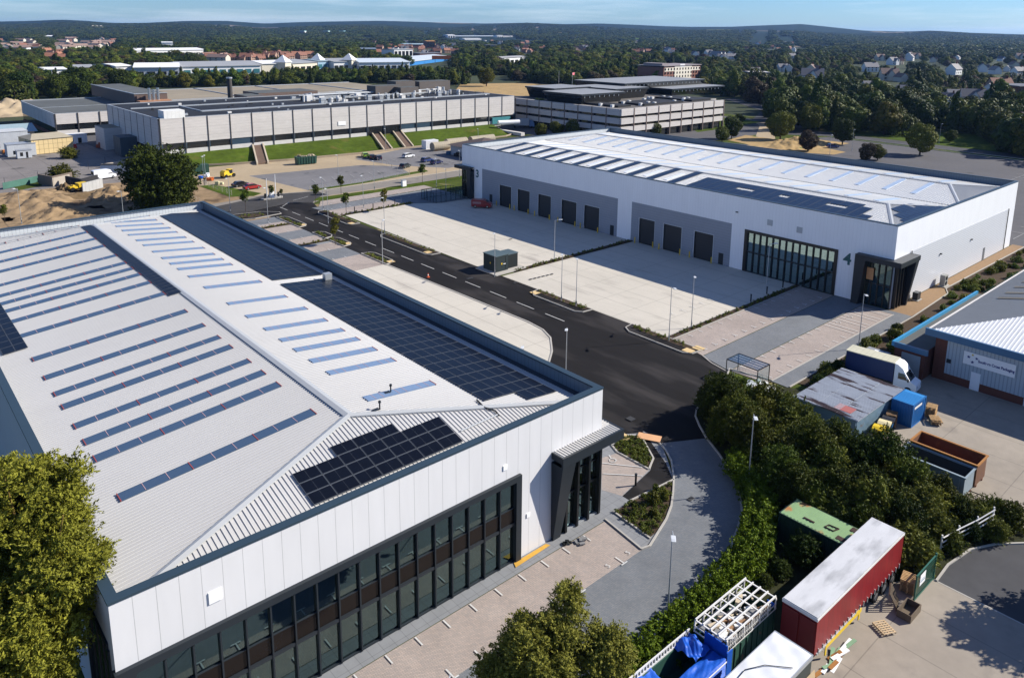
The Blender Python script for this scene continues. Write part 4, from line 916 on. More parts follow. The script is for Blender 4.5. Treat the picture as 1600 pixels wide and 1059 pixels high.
# ------------------------------------------------------------------ packaging unit, right
S_ = thing('trade_unit', 'trade unit with blue eaves, silver cladding and white name board', 'trade unit', (51,-8,0))
sx, sy0, sy1, sh = 51.2, -46.0, -8.0, 5.9
silver = mat('silver_vertical_cladding', (.36,.42,.46), .45, .5, var=.04, lines=((1,.4,.12,.72),))
w = MB(); w.box(sx+.35,sy0,0,90,sy1-.35,sh,0)
w.build('wall', [mat('pale_blue_grey_wall', (.34,.38,.41), .6)], S_)
MB().box(sx,-18.1,1.0,sx+.34,-9.7,5.2).build('cladding', silver, S_)
MB().box(sx,-8.9,0,sx+.34,sy1-.36,5.2).box(sx,-9.69,0,sx+.34,-8.91,5.2).box(sx+.02,-18.1,0,sx+.33,-9.71,.99).build('brick_base', brick_m, S_)
MB().box(sx-.02,-26,0,sx+.34,-18.15,4.3).build('shutter_door', mat('pale_shutter', (.55,.58,.60), .5, lines=((2,.3,.04,.8),)), S_)
MB().box(sx-.06,-13.6,.02,sx-.003,-12.6,2.2).build('door', white_paint, S_)
MB().box(sx-.05,-10.3,2.4,sx-.003,-9.8,2.9).build('meter_box', anthracite, S_)
blue_eave = mat('blue_eaves', (.035,.12,.22), .45, .5, var=.08)
ev = MB(); ev.box(sx-.75,sy0,sh-.5,sx-.45,sy1+.7,sh+.35,0); ev.box(sx-.45,sy1+.4,sh-.5,91,sy1+.7,sh+.1,1); ev.box(sx-.45,sy0,sh-.5,sx+.34,sy1+.4,sh-.35,1); ev.box(sx+.02,-26,5.2,sx+.33,sy1-.36,sh-.51,1); ev.build('eaves', [blue_eave, conc_lt], S_)
yr = (sy0+sy1)/2-.5; zr = 9.2
rfm = MB(); Ae, Be = (sx-.45,sy1+.4,sh+.12), (sx-.45,sy0,sh+.12); R0 = (sx+14,yr+7,zr); R0b = (sx+14,yr-7,zr); Z1 = (92,sy1+.4,sh+.12)
rfm.poly([Ae,R0,(92,yr+7,zr),Z1],0); rfm.poly([Be,Ae,R0,R0b],1) if False else rfm.poly([Ae,Be,R0b,R0],1); rfm.poly([R0,R0b,(92,yr-7,zr),(92,yr+7,zr)],0)
d = (Vector(R0)-Vector(Ae))
for k in range(92):      # ribs of the front hip
    y = sy1+.2-k*.4
    if y < sy0: break
    tt = min(1, max(0, (sy1+.4-y)/(sy1+.4-(yr+7)))) if y > yr+7 else 1
    ribs(rfm, [((Ae[0],y,Ae[2]),(Ae[0]+14.45*tt,y,Ae[2]+(zr-sh-.12)*tt))], .07, .12, 1)
for k in range(95):
    x = sx+.1+k*.42; tt = min(1, (x-Ae[0])/14.45)
    ribs(rfm, [((x,Ae[1],Ae[2]),(x,Ae[1]+(yr+7-Ae[1])*tt,Ae[2]+(zr-Ae[2])*tt))], .035, .1, 2, (1,0))
rfm.build('roof', [mat('grey_fibre_roof', (.24,.25,.25), .55, .4, var=.08, scale=.4), mat('white_ribbed_roof', (.66,.67,.67), .4, .4, var=.04), mat('grey_roof_rib', (.22,.23,.23), .6)], S_)
for k, x in enumerate((68,71.2,75.0,78.4)):
    rl = MB()
    def zz(y): return Ae[2]+(zr-Ae[2])*(y-Ae[1])/(yr+7-Ae[1])+.08
    ya, yb_ = -9.6, -18
    rl.add([(x,ya,zz(ya)),(x+.9,ya,zz(ya)),(x+.9,yb_,zz(yb_)),(x,yb_,zz(yb_))],[(0,3,2,1)]); rl.build('rooflight', mat('brown_rooflight', (.12,.10,.06), .5, var=.2), S_)
sb = MB().box(sx-.16,-17.0,3.0,sx-.06,-11.6,4.55).build('name_board', white_paint, S_)
navy = mat('navy_lettering', (.012,.03,.16), .5)
t1 = text('Southern Cross Packaging', .46, (sx-.165,-15.05,3.72), (rad(90),0,rad(-90)), navy, 'lettering', S_, bold=.018)
bx_ = [v.co.x for v in t1.data.vertices]; t1.scale = (3.75/(max(bx_)-min(bx_)), 1.0, 1); t1.parent = sb; t1.location = (sx-.165-51,-15.05+8,3.72)
sb_st = MB()
def star(b, y, z, r, mi):
    pts = []
    for i in range(10):
        a = math.pi/2+i*math.pi/5; q = r if i % 2 == 0 else r*.45; pts.append((sx-.168, y-q*math.cos(a), z+q*math.sin(a)))
    b.add(pts+[(p[0]+.005,p[1],p[2]) for p in pts], [tuple(range(10))]+[tuple(range(19,9,-1))], mi)
star(sb_st,-12.15,3.95,.22,0); star(sb_st,-13.0,3.98,.2,0); star(sb_st,-12.6,3.42,.22,0); star(sb_st,-12.55,4.3,.16,1)
st = sb_st.build('star_emblem', [navy, yellow_paint], S_); st.parent = sb
an = thing('annex_shed', 'low side annex with bright blue coping against the trade unit', 'annex', (49,-5,0))
cyan = mat('bright_blue_coping', (.02,.22,.42), .4, .5)
MB().box(49.2,-8.0,0,78,-4.5,3.6,0,1).build('wall', [brick_m, felt_grey], an)
c = MB(); c.box(48.9,-4.5,3.4,78,-4.2,4.0,0); c.box(48.9,-8.4,3.3,49.19,-4.5,3.95,1); c.build('coping', [cyan, blue_eave], an)
MB().box(49.1,-7.6,0,49.19,-5.4,2.9).build('garage_door', mat('grey_garage_door', (.28,.31,.32), .5, lines=((2,.25,.03,.8),)), an)
# ------------------------------------------------------------------ trailers, containers, skips
def box_ribs(b, x0, y0, x1, y1, z0, z1, mi, pitch=.28, d=.05):
    """corrugated container sides: raised flutes on all four walls"""
    n = int((x1-x0-.3)/pitch)
    for k in range(n):
        x = x0+.2+k*pitch
        b.box(x,y0-d,z0+.15,x+pitch*.5,y0,z1-.12,mi); b.box(x,y1,z0+.15,x+pitch*.5,y1+d,z1-.12,mi)
    n = int((y1-y0-.3)/pitch)
    for k in range(n):
        y = y0+.2+k*pitch
        b.box(x0-d,y,z0+.15,x0,y+pitch*.5,z1-.12,mi); b.box(x1,y,z0+.15,x1+d,y+pitch*.5,z1-.12,mi)
def frame_posts(b, x0, y0, x1, y1, z0, z1, mi, w=.14):
    for x in (x0-.06, x1-w+.06):
        for y in (y0-.06, y1-w+.06): b.box(x,y,z0,x+w,y+w,z1+.02,mi)
    for z in (z0, z1-.12):
        b.box(x0+.08,y0-.061,z,x1-.08,y0+.03,z+.13,mi); b.box(x0+.08,y1-.03,z,x1-.08,y1+.061,z+.13,mi)
        b.box(x0-.061,y0+.08,z,x0+.03,y1-.08,z+.13,mi); b.box(x1-.03,y0+.08,z,x1+.061,y1-.08,z+.13,mi)
def container(name, label, x0, y0, x1, y1, h, m, roof, ends=None, cat='container', z=0):
    t = thing(name, label, cat, ((x0+x1)/2,(y0+y1)/2,z))
    b = MB(); b.box(x0,y0,z+.05,x1,y1,z+h-.05,0); box_ribs(b,x0,y0,x1,y1,z,z+h,0); frame_posts(b,x0,y0,x1,y1,z,z+h,0); b.build('body', m, t)
    r = MB(); r.box(x0,y0,z+h-.05,x1,y1,z+h+.01,0)
    if (x1-x0) > (y1-y0):
        for k in range(int((x1-x0-.3)/.3)): r.box(x0+.2+k*.3,y0+.1,z+h+.0,x0+.34+k*.3,y1-.1,z+h+.035,0)
    else:
        for k in range(int((y1-y0-.3)/.3)): r.box(x0+.1,y0+.2+k*.3,z+h+.0,x1-.1,y0+.34+k*.3,z+h+.035,0)
    r.build('roof', roof, t); return t
def wheel(parent, c, r=.5, w=.3, axis='y', inner=True):
    b = MB(); d = Vector((0,w/2,0)) if axis == 'y' else Vector((w/2,0,0)); c = Vector(c)
    b.cyl(c-d, c+d, r, None, 18, 0); t = b.build('wheel', tyre_m, parent)
    h = MB(); h.cyl(c-d*1.04, c+d*1.04, r*.58, None, 12, 0); h.build('rim', rim_m, t); return t
# red curtain trailer
red_curtain = mat('red_trailer_side', (.19,.010,.013), .45, .4, var=.32, scale=1.2, lines=((0,.62,.03,.55),), stretch=(1,1,.3))
dirty_roof = mat('dirty_white_roof', (.50,.50,.50), .5, .4, var=.12, scale=.7, stain=((.15,.15,.15),.55,.50,.3), stretch=(.5,1.6,1))
R_ = thing('red_trailer', 'long red semi-trailer with dirty white roof parked by the pallets', 'trailer', (4.6,-19.6,0))
x0, x1, y0, y1 = -2.0, 11.4, -20.85, -18.4
MB().box(x0,y0,1.15,x1,y1,3.85).build('body', red_curtain, R_)
b = MB(); b.box(x0+.02,y0+.02,3.85,x1-.02,y1-.02,4.0,0); b.box(x0-.04,y0-.04,3.72,x0+.0,y1+.04,3.96,1); b.box(x1,y0-.04,3.72,x1+.04,y1+.04,3.96,1); b.box(x0,y0-.04,3.78,x1,y0,3.94,1); b.box(x0,y1,3.78,x1,y1+.04,3.94,1); b.build('roof', [dirty_roof, offwhite], R_)
b = MB(); b.box(x0+.2,y0+.5,.85,x1-.1,y0+.7,1.14); b.box(x0+.2,y1-.7,.85,x1-.1,y1-.5,1.14)
for k in range(8): b.box(x0+.6+k*1.6,y0+.1,1.0,x0+.7+k*1.6,y1-.1,1.14)
b.build('chassis', rust_m, R_)
b = MB(); b.box(x0+1.5,y0-.06,.75,x0+6.8,y0+.0,1.05); b.box(x0+1.5,y0-.06,.25,x0+1.7,y0+.0,.75); b.box(x0+6.4,y0-.06,.25,x0+6.6,y0,.75); b.build('side_guard', yellow_paint, R_)
b = MB(); b.box(x0+.3,y0-.05,1.0,x0+6,y0-.002,1.14); 
for k in range(22): b.box(x0+.5+k*.6,y0-.05,1.0,x0+.56+k*.6,y0-.003,1.4)
b.build('curtain_buckles', galv, R_)
for x in (x1-1.2,x1-2.6,x1-4.0):
    for y in (y0+.2,y1-.2): wheel(R_, (x,y,.5), .5, .35)
for y in (y0+.5,y1-.5): MB().box(x0+2.9,y-.1,0,x0+3.1,y+.1,.9).build('landing_leg', galv, R_)
b = MB(); b.box(x0-.08,y0+.1,1.2,x0-.002,y0+1.15,3.6); b.box(x0-.08,y0+1.25,1.2,x0-.002,y1-.1,3.6); b.build('rear_door', mat('dark_red_door', (.13,.012,.014), .5, var=.15), R_)

junk = thing('scrap_heap', 'orange and green scrap boards leaning under the red trailer rear corner', 'scrap', (-1,-21.3,0))
for k in range(12):
    a = random.uniform(-.4,.4); q = MB(); q.obox((-1.6+k*.3,-21.2-random.random()*.5,.02+.05*(k%4)),random.uniform(.8,2),.25,.06,a,0,random.uniform(0,.2)); q.build('board', [orange_m,MATS['white_paint'],mat('pale_green_board',(.2,.33,.2),.7)][k%3], junk)
# white trailer at the frame edge
Wt = thing('white_trailer', 'box trailer with shiny wrinkled white roof at the bottom edge', 'trailer', (-9,-20.8,0))
x0, x1, y0, y1 = -15.5, -5.0, -22.05, -19.55
MB().box(x0,y0,1.1,x1,y1,3.85).build('body', mat('dark_trailer_side', (.035,.045,.042), .5, var=.15), Wt)
n, m_ = 60, 14; b = MB(); vs = []
rn = np.random.default_rng(5)
for i in range(n+1):
    for j in range(m_+1):
        x = x0+(x1-x0)*i/n; y = y0+(y1-y0)*j/m_; z = 3.9+.028*math.sin(x*2.1+1.5*math.sin(y*2+x*.4))+.014*math.sin(x*4.3-y*2.6)+.01*math.sin(y*7+x)
        if i in (0,n) or j in (0,m_): z = 3.88
        vs.append((x,y,z))
b.add(vs, [(i*(m_+1)+j,(i+1)*(m_+1)+j,(i+1)*(m_+1)+j+1,i*(m_+1)+j+1) for i in range(n) for j in range(m_)]); b.build('roof', mat('shiny_white_sheet', (.62,.63,.63), .42, .5, var=.06, scale=1.5), Wt, smooth=True)
b = MB(); b.box(x0-.05,y0-.05,3.6,x1+.05,y0,3.9); b.box(x0,y1,3.6,x1+.05,y1+.05,3.9); b.box(x1,y0,3.6,x1+.06,y1,3.9); b.build('roof_rail', galv, Wt)
b = MB(); b.tube([(-12,-20.2,3.98),(-9.2,-20.0,3.98),(-8.0,-20.6,3.99),(-6.9,-21.8,3.97)],.025,5); b.build('rope', black_m, Wt)
for x in (x1-1.2,x1-2.5): 
    for y in (y0+.2,y1-.2): wheel(Wt,(x,y,.5))
pl = thing('plywood_sheet', 'buff board leaning on the shiny-roofed trailer corner', 'board', (-5,-22.4,0)); MB().add([(-6.4,-22.5,.02),(-4.6,-22.5,.02),(-4.6,-22.12,2.6),(-6.4,-22.12,2.6),(-6.4,-22.46,.02),(-4.6,-22.46,.02),(-4.6,-22.08,2.6),(-6.4,-22.08,2.6)],[(0,1,2,3),(5,4,7,6),(3,2,6,7),(1,5,6,2),(4,0,3,7)]).build('sheet', mat('buff_board', (.45,.33,.19), .8), pl)
# caged skip of white window frames
Cg = thing('caged_skip', 'green skip topped by white cage full of scrap boxes', 'skip', (-4.3,-16.4,0))
x0, x1, y0, y1 = -7.3, -1.3, -17.6, -15.1
gm = mat('dark_green_steel', (.018,.065,.045), .6, .4, var=.15, stain=((.2,.09,.04),1.5,.66,.08))
b = MB(); b.box(x0,y0,.1,x1,y0+.08,2.2); b.box(x0,y1-.08,.1,x1,y1,2.2); b.box(x0,y0+.08,.1,x0+.08,y1-.08,2.2); b.box(x1-.08,y0+.08,.1,x1,y1-.08,2.2); b.box(x0+.08,y0+.08,.1,x1-.08,y1-.08,.2)
for k in range(9): b.box(x0+.3+k*.68,y0-.07,.2,x0+.42+k*.68,y0,2.1); b.box(x0+.3+k*.68,y1,.2,x0+.42+k*.68,y1+.07,2.1)
b.build('body', gm, Cg)
b = MB()
for y in np.linspace(y0+.04,y1-.12,5): b.box(x0,y,3.12,x1,y+.08,3.24)
for x in np.linspace(x0,x1-.1,7):
    b.box(x,y0,3.06,x+.1,y1,3.119); b.box(x,y0-.02,2.2,x+.08,y0+.06,3.06); b.box(x,y1-.06,2.2,x+.08,y1+.02,3.06)
for z in (2.25,2.62): b.box(x0,y0-.03,z,x1,y0-.021,z+.1); b.box(x0,y1+.021,z,x1,y1+.03,z+.1); b.box(x0-.03,y0,z,x0-.001,y1,z+.1)
for k in range(26): b.box(x0+.1+k*.2,y0-.05,2.5,x0+.15+k*.2,y0-.031,3.1)
b.build('cage', offwhite, Cg)
rr = random.Random(9)
cols = [offwhite, mat('grey_scrap', (.2,.2,.2), .7), mat('cream_box', (.5,.42,.3), .8), mat('brown_card', (.25,.14,.07), .8)]
for k in range(70):
    b = MB(); s = rr.uniform(.15,.5); b.obox((rr.uniform(x0+.5,x1-.5),rr.uniform(y0+.4,y1-.4),rr.uniform(1.9,2.55)),s*2,s*.8,.06+s*.3,rr.uniform(-.6,.6)); 
    if k == 0: allb = MB()
    allb.add(b.v, b.f, k % 4)
tag(allb.build('scrap', cols, Cg), None, None, None, 'stuff')
b = MB(); b.box(x0-.12,y0-.1,.5,x0-.04,y0+1.6,2.9); b.box(x0-.1,y0-.14,.6,x0+.5,y0-.08,2.4); b.box(x1+.03,y0+.1,1.2,x1+.09,y0+.7,2.5); b.build('tarpaulin', tarp_m, Cg)
# skip draped in blue tarpaulin
Tp = thing('tarped_skip', 'open skip draped in bright blue tarpaulin beside the hedge', 'skip', (-10.5,-16.4,0))
x0, x1, y0, y1 = -14.6, -7.6, -17.7, -15.0
b = MB(); b.box(x0,y0,.1,x1,y0+.08,2.0); b.box(x0,y1-.08,.1,x1,y1,2.0); b.box(x0,y0+.08,.1,x0+.08,y1-.08,2.0); b.box(x1-.08,y0+.08,.1,x1,y1-.08,2.0); b.box(x0+.08,y0+.08,.1,x1-.08,y1-.08,.25); b.build('body', gm, Tp)
b = MB(); b.box(x0,y1-.0,2.0,x1,y1+.08,2.12); b.box(x0,y1,2.45,x1,y1+.08,2.55)
for k in range(24): b.box(x0+.15+k*.29,y1+.01,2.12,x0+.25+k*.29,y1+.07,2.45)
b.build('rail', offwhite, Tp)
def drape(x0,x1,y0,y1,zf,name='tarpaulin',n=44,m_=34):
    vs = []
    for i in range(n+1):
        for j in range(m_+1):
            u, v = i/n, j/m_; x = x0+(x1-x0)*u; y = y0+(y1-y0)*v; vs.append((x,y,zf(u,v)))
    b = MB(); b.add(vs, [(i*(m_+1)+j,(i+1)*(m_+1)+j,(i+1)*(m_+1)+j+1,i*(m_+1)+j+1) for i in range(n) for j in range(m_)]); return b.build(name, tarp_m, Tp, smooth=True)
wr = lambda u,v: .07*math.sin(u*10+2.5*math.sin(v*5))+.05*math.sin(v*13+u*6)+.03*abs(math.sin(u*17-v*12))
drape(x0-.06,x0+3.2,y0-.1,y1+.05,lambda u,v: 2.1-.55*math.sin(math.pi*v)*(u*.9)+wr(u,v)-.4*(u>.93))
drape(x0+3.0,x1+.06,y0-.12,y0+1.15,lambda u,v: 2.12-.12*v+wr(u,v)*.5-(1.2 if v<.03 else 0)-(1.1 if v>.96 else 0))
drape(x1-1.7,x1+.08,y0+1.0,y1+.1,lambda u,v: 2.15+.45*math.sin(math.pi*u)*math.sin(math.pi*v)+wr(u,v)*1.5-(.9 if u>.97 else 0))
b = MB(); b.box(x0+3,y0-.16,1.95,x1,y0-.125,2.02); b.build('strap', white_paint, Tp)
# green rusty container
gr_roof = mat('pale_green_rusty_roof', (.19,.30,.145), .7, .3, var=.15, scale=1, stain=((.33,.15,.05),.55,.56,.1))
t = container('green_container', 'dark green container with rust-patched pale green roof in the bushes', 8.35,-18.35,11.15,-12.35,2.6,mat('very_dark_green', (.008,.028,.02), .6, var=.15),gr_roof)
b = MB(); b.box(9.1,-14.9,2.64,9.25,-14.0,2.70); b.box(10.4,-17.9,2.64,11.0,-17.2,2.665); b.box(8.6,-17.6,2.64,9.1,-16.9,2.665)
b.tube([(9.3,-16.4,2.67),(9.9,-16.6,2.67),(9.8,-15.8,2.67),(9.3,-15.7,2.67),(9.3,-16.4,2.67)],.05,5); b.build('roof_scrap', mat('dark_rust', (.04,.02,.015), .9), t)
# grey rusty sheeted store, four bays
rs = mat('rusty_galvanised_sheet', (.40,.425,.46), .55, .35, var=.14, scale=1, stain=((.075,.05,.05),.6,.53,.06), stretch=(2.2,.45,1))
t = thing('sheeted_store', 'row of old containers under one rusty streaked roof with pale blue end', 'container store', (33,-6,0))
b = MB(); b.box(28.6,-9.3,0,39.3,-2.7,2.5); 
for k in range(36): b.box(28.8+k*.29,-9.36,.1,28.94+k*.29,-9.3,2.45)
b.build('wall', mat('pale_blue_wall', (.20,.30,.38), .6, var=.15, stain=((.25,.2,.17),1,.66,.1)), t)
for (ya,yb_) in ((-9.6,-7.3),(-7.25,-5.0),(-4.95,-2.5)):
    r = MB(); z = 2.53+.03*((ya*10)%2); r.box(28.3,ya,z,39.6,yb_,z+.03)
    for k in range(46): r.box(28.4+k*.243,ya,z+.03,28.49+k*.243,yb_,z+.10)
    r.build('roof_sheet', rs, t)
MB().box(29.2,-8.4,2.63,30.6,-6.6,2.66).build('red_patch', mat('faded_red_sheet', (.30,.09,.08), .7), t)
t = container('blue_container', 'short bright blue shipping container next to two pallet stacks', 36.2,-11.9,39.5,-9.75,2.6,blue_paint,mat('sunlit_blue_roof', (.02,.20,.48), .5, .4, var=.08))
MB().box(36.5,-11.97,2.0,38.4,-11.952,2.25).build('lettering_strip', offwhite, t); MB().cyl((39.57,-10.4,1.9),(39.58,-10.4,1.9),.22,None,12).build('round_sticker', white_paint, t)
# two nested roll-off skips
def rolloff(name, label, x0, x1, y0, y1, h, mo, mi_, cat='skip', mr=None):
    t = thing(name, label, cat, ((x0+x1)/2,(y0+y1)/2,0)); b = MB(); k = .07
    b.box(x0,y0,.25,x1,y0+k,h,0); b.box(x0,y1-k,.25,x1,y1,h,0); b.box(x0,y0+k,.25,x0+k,y1-k,h,0); b.box(x1-k,y0+k,.25,x1,y1-k,h,0)
    for i in range(7):
        y = y0+.4+i*(y1-y0-.9)/6; b.box(x0-.1,y,.25,x0,y+.12,h-.1,0); b.box(x1,y,.25,x1+.1,y+.12,h-.1,0)
    b.build('body', mo, t)
    MB().box(x0+k,y0+k,.25,x1-k,y1-k,.33).box(x0+k,y0+k+.001,.33,x0+k+.02,y1-k,h-.05).box(x1-k-.02,y0+k+.001,.33,x1-k,y1-k,h-.05).build('lining', mi_, t)
    b = MB(); b.box(x0-.12,y0-.1,h,x0+.1,y1+.1,h+.12); b.box(x1-.1,y0-.1,h,x1+.12,y1+.1,h+.12); b.box(x0+.1,y1-.06,h,x1-.1,y1+.1,h+.12); b.box(x0+.1,y0-.1,h,x1-.1,y0+.06,h+.12); b.build('rim', mr or mo, t)
    for x in (x0+.5,x1-.5): MB().box(x-.1,y0,.0,x+.1,y1,.25).build('skid', rust_m, t)
    return t
t = rolloff('rolloff_skip', 'rusty brown roll-off skip with orange rim nested behind a grey one', 29.0, 31.6, -20.4, -14.5, 2.3, mat('brown_orange_paint', (.13,.058,.028), .75, var=.25, stain=((.10,.045,.03),1.2,.55,.15)), rust_m, mr=orange_m)
t = rolloff('rolloff_skip', 'grey-blue open roll-off skip holding a little blue sacking', 26.3, 28.75, -20.3, -14.4, 2.1, skip_grey, mat('dark_skip_lining', (.03,.032,.034), .8))
b = MB(); b.obox((27.4,-18.8,.34),1.3,.9,.5,.4); b.obox((27.9,-19.6,.34),.6,.5,.4,.9); b.build('sacking', tarp_m, t)
# pallets
def pallet(b, c, l=1.2, w=1.0, rz=0, mi=0):
    for dz, along in ((.0,0),(.1,1)):
        for k in range(3 if not along else 7):
            o = (-.5+k*(.5 if not along else 1/6.))*(w if not along else l)*.92
            ca, sa = math.cos(rz), math.sin(rz)
            if along: b.obox((c[0]+o*ca,c[1]+o*sa,c[2]+dz+.002),.1,w,.022,rz,mi)
            else: b.obox((c[0]-o*sa,c[1]+o*ca,c[2]+dz),l,.1,.1,rz,mi)
def pallet_stack(label, loc, n, rz, fan=0, m=None):
    t = thing('pallet_stack', label, 'pallets', loc)
    for k in range(n):
        b = MB(); pallet(b,(loc[0]+random.uniform(-fan,fan),loc[1]+random.uniform(-fan,fan),loc[2]+k*.13),rz=rz+random.uniform(-fan,fan)); b.build('pallet', m or wood_m, t)
    return t
dark_wood = mat('grey_weathered_timber', (.13,.10,.07), .85, .2, var=.2)
pallet_stack('timber pallets stacked between yellow bin and blue container', (35.0,-10.3,.12), 11, .3, .06, mat('brown_pallet_wood', (.20,.12,.06), .85))
pallet_stack('honey-coloured pallets stacked outside the blue container end', (40.6,-12.2,.12), 9, .2, .07)
pallet_stack('few loose pallets beside the stack at the blue container', (39.2,-13.2,.12), 4, .5, .12)
pallet_stack('pallet stack behind the tipped dark pallet at the red trailer', (10.6,-21.9,.12), 8, .15, .06, wood_m)
t = pallet_stack('pallet lying flat on concrete in front of the red trailer', (5.2,-22.4,.12), 1, 1.1, .0, mat('pale_pallet_wood', (.46,.34,.2), .85))
t = thing('tipped_pallet', 'dark pallet standing tipped against the red trailer', 'pallets', (8.2,-21.7,0)); b = MB(); pallet(b,(0,0,0),1.4,1.3,0); o = b.build('pallet', dark_wood, t, local=True); o.rotation_euler = (rad(62),0,rad(20)); o.location = (0,0,.62)
t = thing('pallet_crate', 'dark wooden crate of offcuts below the tipped pallet', 'crate', (8.0,-22.9,0)); b = MB(); b.box(7.2,-23.4,.02,9,-23.34,.6); b.box(7.2,-22.46,.02,9,-22.4,.6); b.box(7.2,-23.34,.02,7.26,-22.46,.6); b.box(8.94,-23.34,.02,9,-22.46,.6); b.box(7.26,-23.34,.02,8.94,-22.46,.1); b.build('box', dark_wood, t)
# wheeled bins
def bin_(label, loc, body, lid, rz):
    t = thing('wheelie_bin', label, 'bin', loc, rz); b = MB()
    b.add([(-.5,-.4,.25),(.5,-.4,.25),(.5,.4,.25),(-.5,.4,.25),(-.65,-.55,1.15),(.65,-.55,1.15),(.65,.55,1.15),(-.65,.55,1.15)],[(0,3,2,1),(4,5,6,7),(0,1,5,4),(1,2,6,5),(2,3,7,6),(3,0,4,7)]); b.build('body', body, t, local=True)
    b = MB(); b.solid_y([(-.7,1.15),(.7,1.15),(.7,1.25),(.3,1.4),(-.3,1.42),(-.7,1.28)],[(-.6,1,1),(.6,1,1)]); b.build('lid', lid, t, local=True)
    for x in (-.4,.4):
        for y in (-.35,.35): b = MB(); b.cyl((x,y-.05,.1),(x,y+.05,.1),.1,None,8); b.build('castor', tyre_m, t, local=True)
yb = mat('yellow_plastic', (.60,.42,.01), .4, .5, var=.05)
bin_('yellow wheeled bin, nearest in the row by the rusty roofed store', (31.3,-10.6,0), yb, yb, .2); bin_('yellow bin with cream lid between the other bins', (32.8,-10.5,0), yb, mat('cream_lid', (.6,.52,.3), .5), .2)
bin_('black-lidded bin with blue front next to pallets', (34.0,-10.4,0), blue_paint, mat('black_lid', (.03,.03,.035), .4), .2)
# ------------------------------------------------------------------ vehicles
def car(name, label, loc, rz, col, kind='hatch', cat='car', group=None):
    t = thing(name, label, cat, loc, rz, group); L, Wd = (4.3, 1.78) if kind != 'saloon' else (4.6, 1.8)
    pm_ = mat('car_paint_%d_%d_%d' % tuple(int(c*255) for c in col), col, .25, .6, var=0, coat=.6)
    h = L/2
    prof = [(-h,.35),(-h+.02,.75),(-h+.25,.92),(-h+.6,.95),(h-1.35,.95),(h-.3,.78),(h,.6),(h,.32),(h-.4,.22),(-h+.4,.22)]
    b = MB(); b.solid_y(prof, [(-Wd/2,.985,.9),(-Wd/2+.12,1,1),(Wd/2-.12,1,1),(Wd/2,.985,.9)]); b.build('body', pm_, t, smooth=False, local=True)
    ro = h-.15 if kind == 'hatch' else h-.65
    g = MB(); g.solid_y([(-ro,.93),(-ro+.35,1.36),(-ro+.7,1.44),(.25,1.45),(.75,1.25),(1.15,.93)], [(-Wd/2+.06,1,.86),(-Wd/2+.2,.97,1),(Wd/2-.2,.97,1),(Wd/2-.06,1,.86)]); g.build('windows', carglass, t, local=True)
    r = MB(); r.solid_y([(-ro+.35,1.40),(-ro+.7,1.46),(.25,1.47),(.45,1.40)], [(-Wd/2+.2,1,1),(Wd/2-.2,1,1)]); 
    for y in (-1,1):
        for (xa,za),(xb,zb) in (((-ro,.93),(-ro+.38,1.42)),((1.15,.93),(.42,1.42)),((-.3,.93),(-.3,1.44))): r.cyl((xa,y*(Wd/2-.08),za),(xb,y*(Wd/2-.19),zb),.05,None,5)
    r.build('roof', pm_, t, local=True)
    for x in (-h+.85,h-.9):
        for y in (-Wd/2+.1,Wd/2-.1):
            b = MB(); b.cyl((x,y-.11,.32),(x,y+.11,.32),.33,None,14); w_ = b.build('wheel', tyre_m, t, local=True); b = MB(); b.cyl((x,y-.12,.32),(x,y+.12,.32),.2,None,10); b.build('rim', rim_m, w_, local=True)
    for y in (-.6,.6): b = MB(); b.box(h-.12,y-.2,.55,h+.01,y+.2,.72); b.build('headlight', lamp_glass, t, local=True); b = MB(); b.box(-h-.01,y-.18,.68,-h+.12,y+.18,.86); b.build('tail_light', mat('tail_lamp', (.25,.01,.01), .2, .6), t, local=True)
    b = MB(); b.box(h-.02,-.26,.36,h+.015,.26,.48); b.build('number_plate', offwhite, t, local=True)
    return t
cp = 'cars parked in the old car park'
car('parked_car', 'small red car pulled in next to a black one by the gate island', (*G(394,295)[:2],0), rad(3), (.30,.012,.014), 'saloon')
car('parked_car', 'black car with raised boot line beside the small red car', (*G(376,291)[:2],0), rad(5), (.012,.014,.018), 'saloon')
car('parked_car', 'lime green car at the far left of the parked row', (*G(570,245)[:2],0), rad(70), (.22,.42,.03))
car('parked_car', 'black car squeezed next to the lime green car', (*G(580,247.5)[:2],0), rad(72), (.012,.012,.014))
car('parked_car', 'dark blue-black car third along from the lime green car', (*G(591,249)[:2],0), rad(70), (.012,.02,.045))
car('parked_car', 'small white hatchback alone in the middle of the car park', (*G(638,246)[:2],0), rad(8), (.68,.69,.70))
car('parked_car', 'dark green-black hatchback by the wire fence below the white hatchback', (*G(633,262)[:2],0), rad(25), (.012,.022,.022))
car('parked_car', 'mid-blue hatchback behind the darker blue car', (*G(667,252.5)[:2],0), rad(12), (.015,.035,.14))
car('parked_car', 'deep blue car nosing in front of the mid-blue hatchback', (*G(682,256)[:2],0), rad(10), (.008,.014,.07))
car('parked_car', 'blue car at the kerb of the road behind the far unit', (*G(1301,231)[:2],0), rad(-35), (.02,.04,.16))
car('parked_car', 'silver car parked on the far left rubble yard', (*G(15,178)[:2],0), rad(20), (.3,.31,.33))
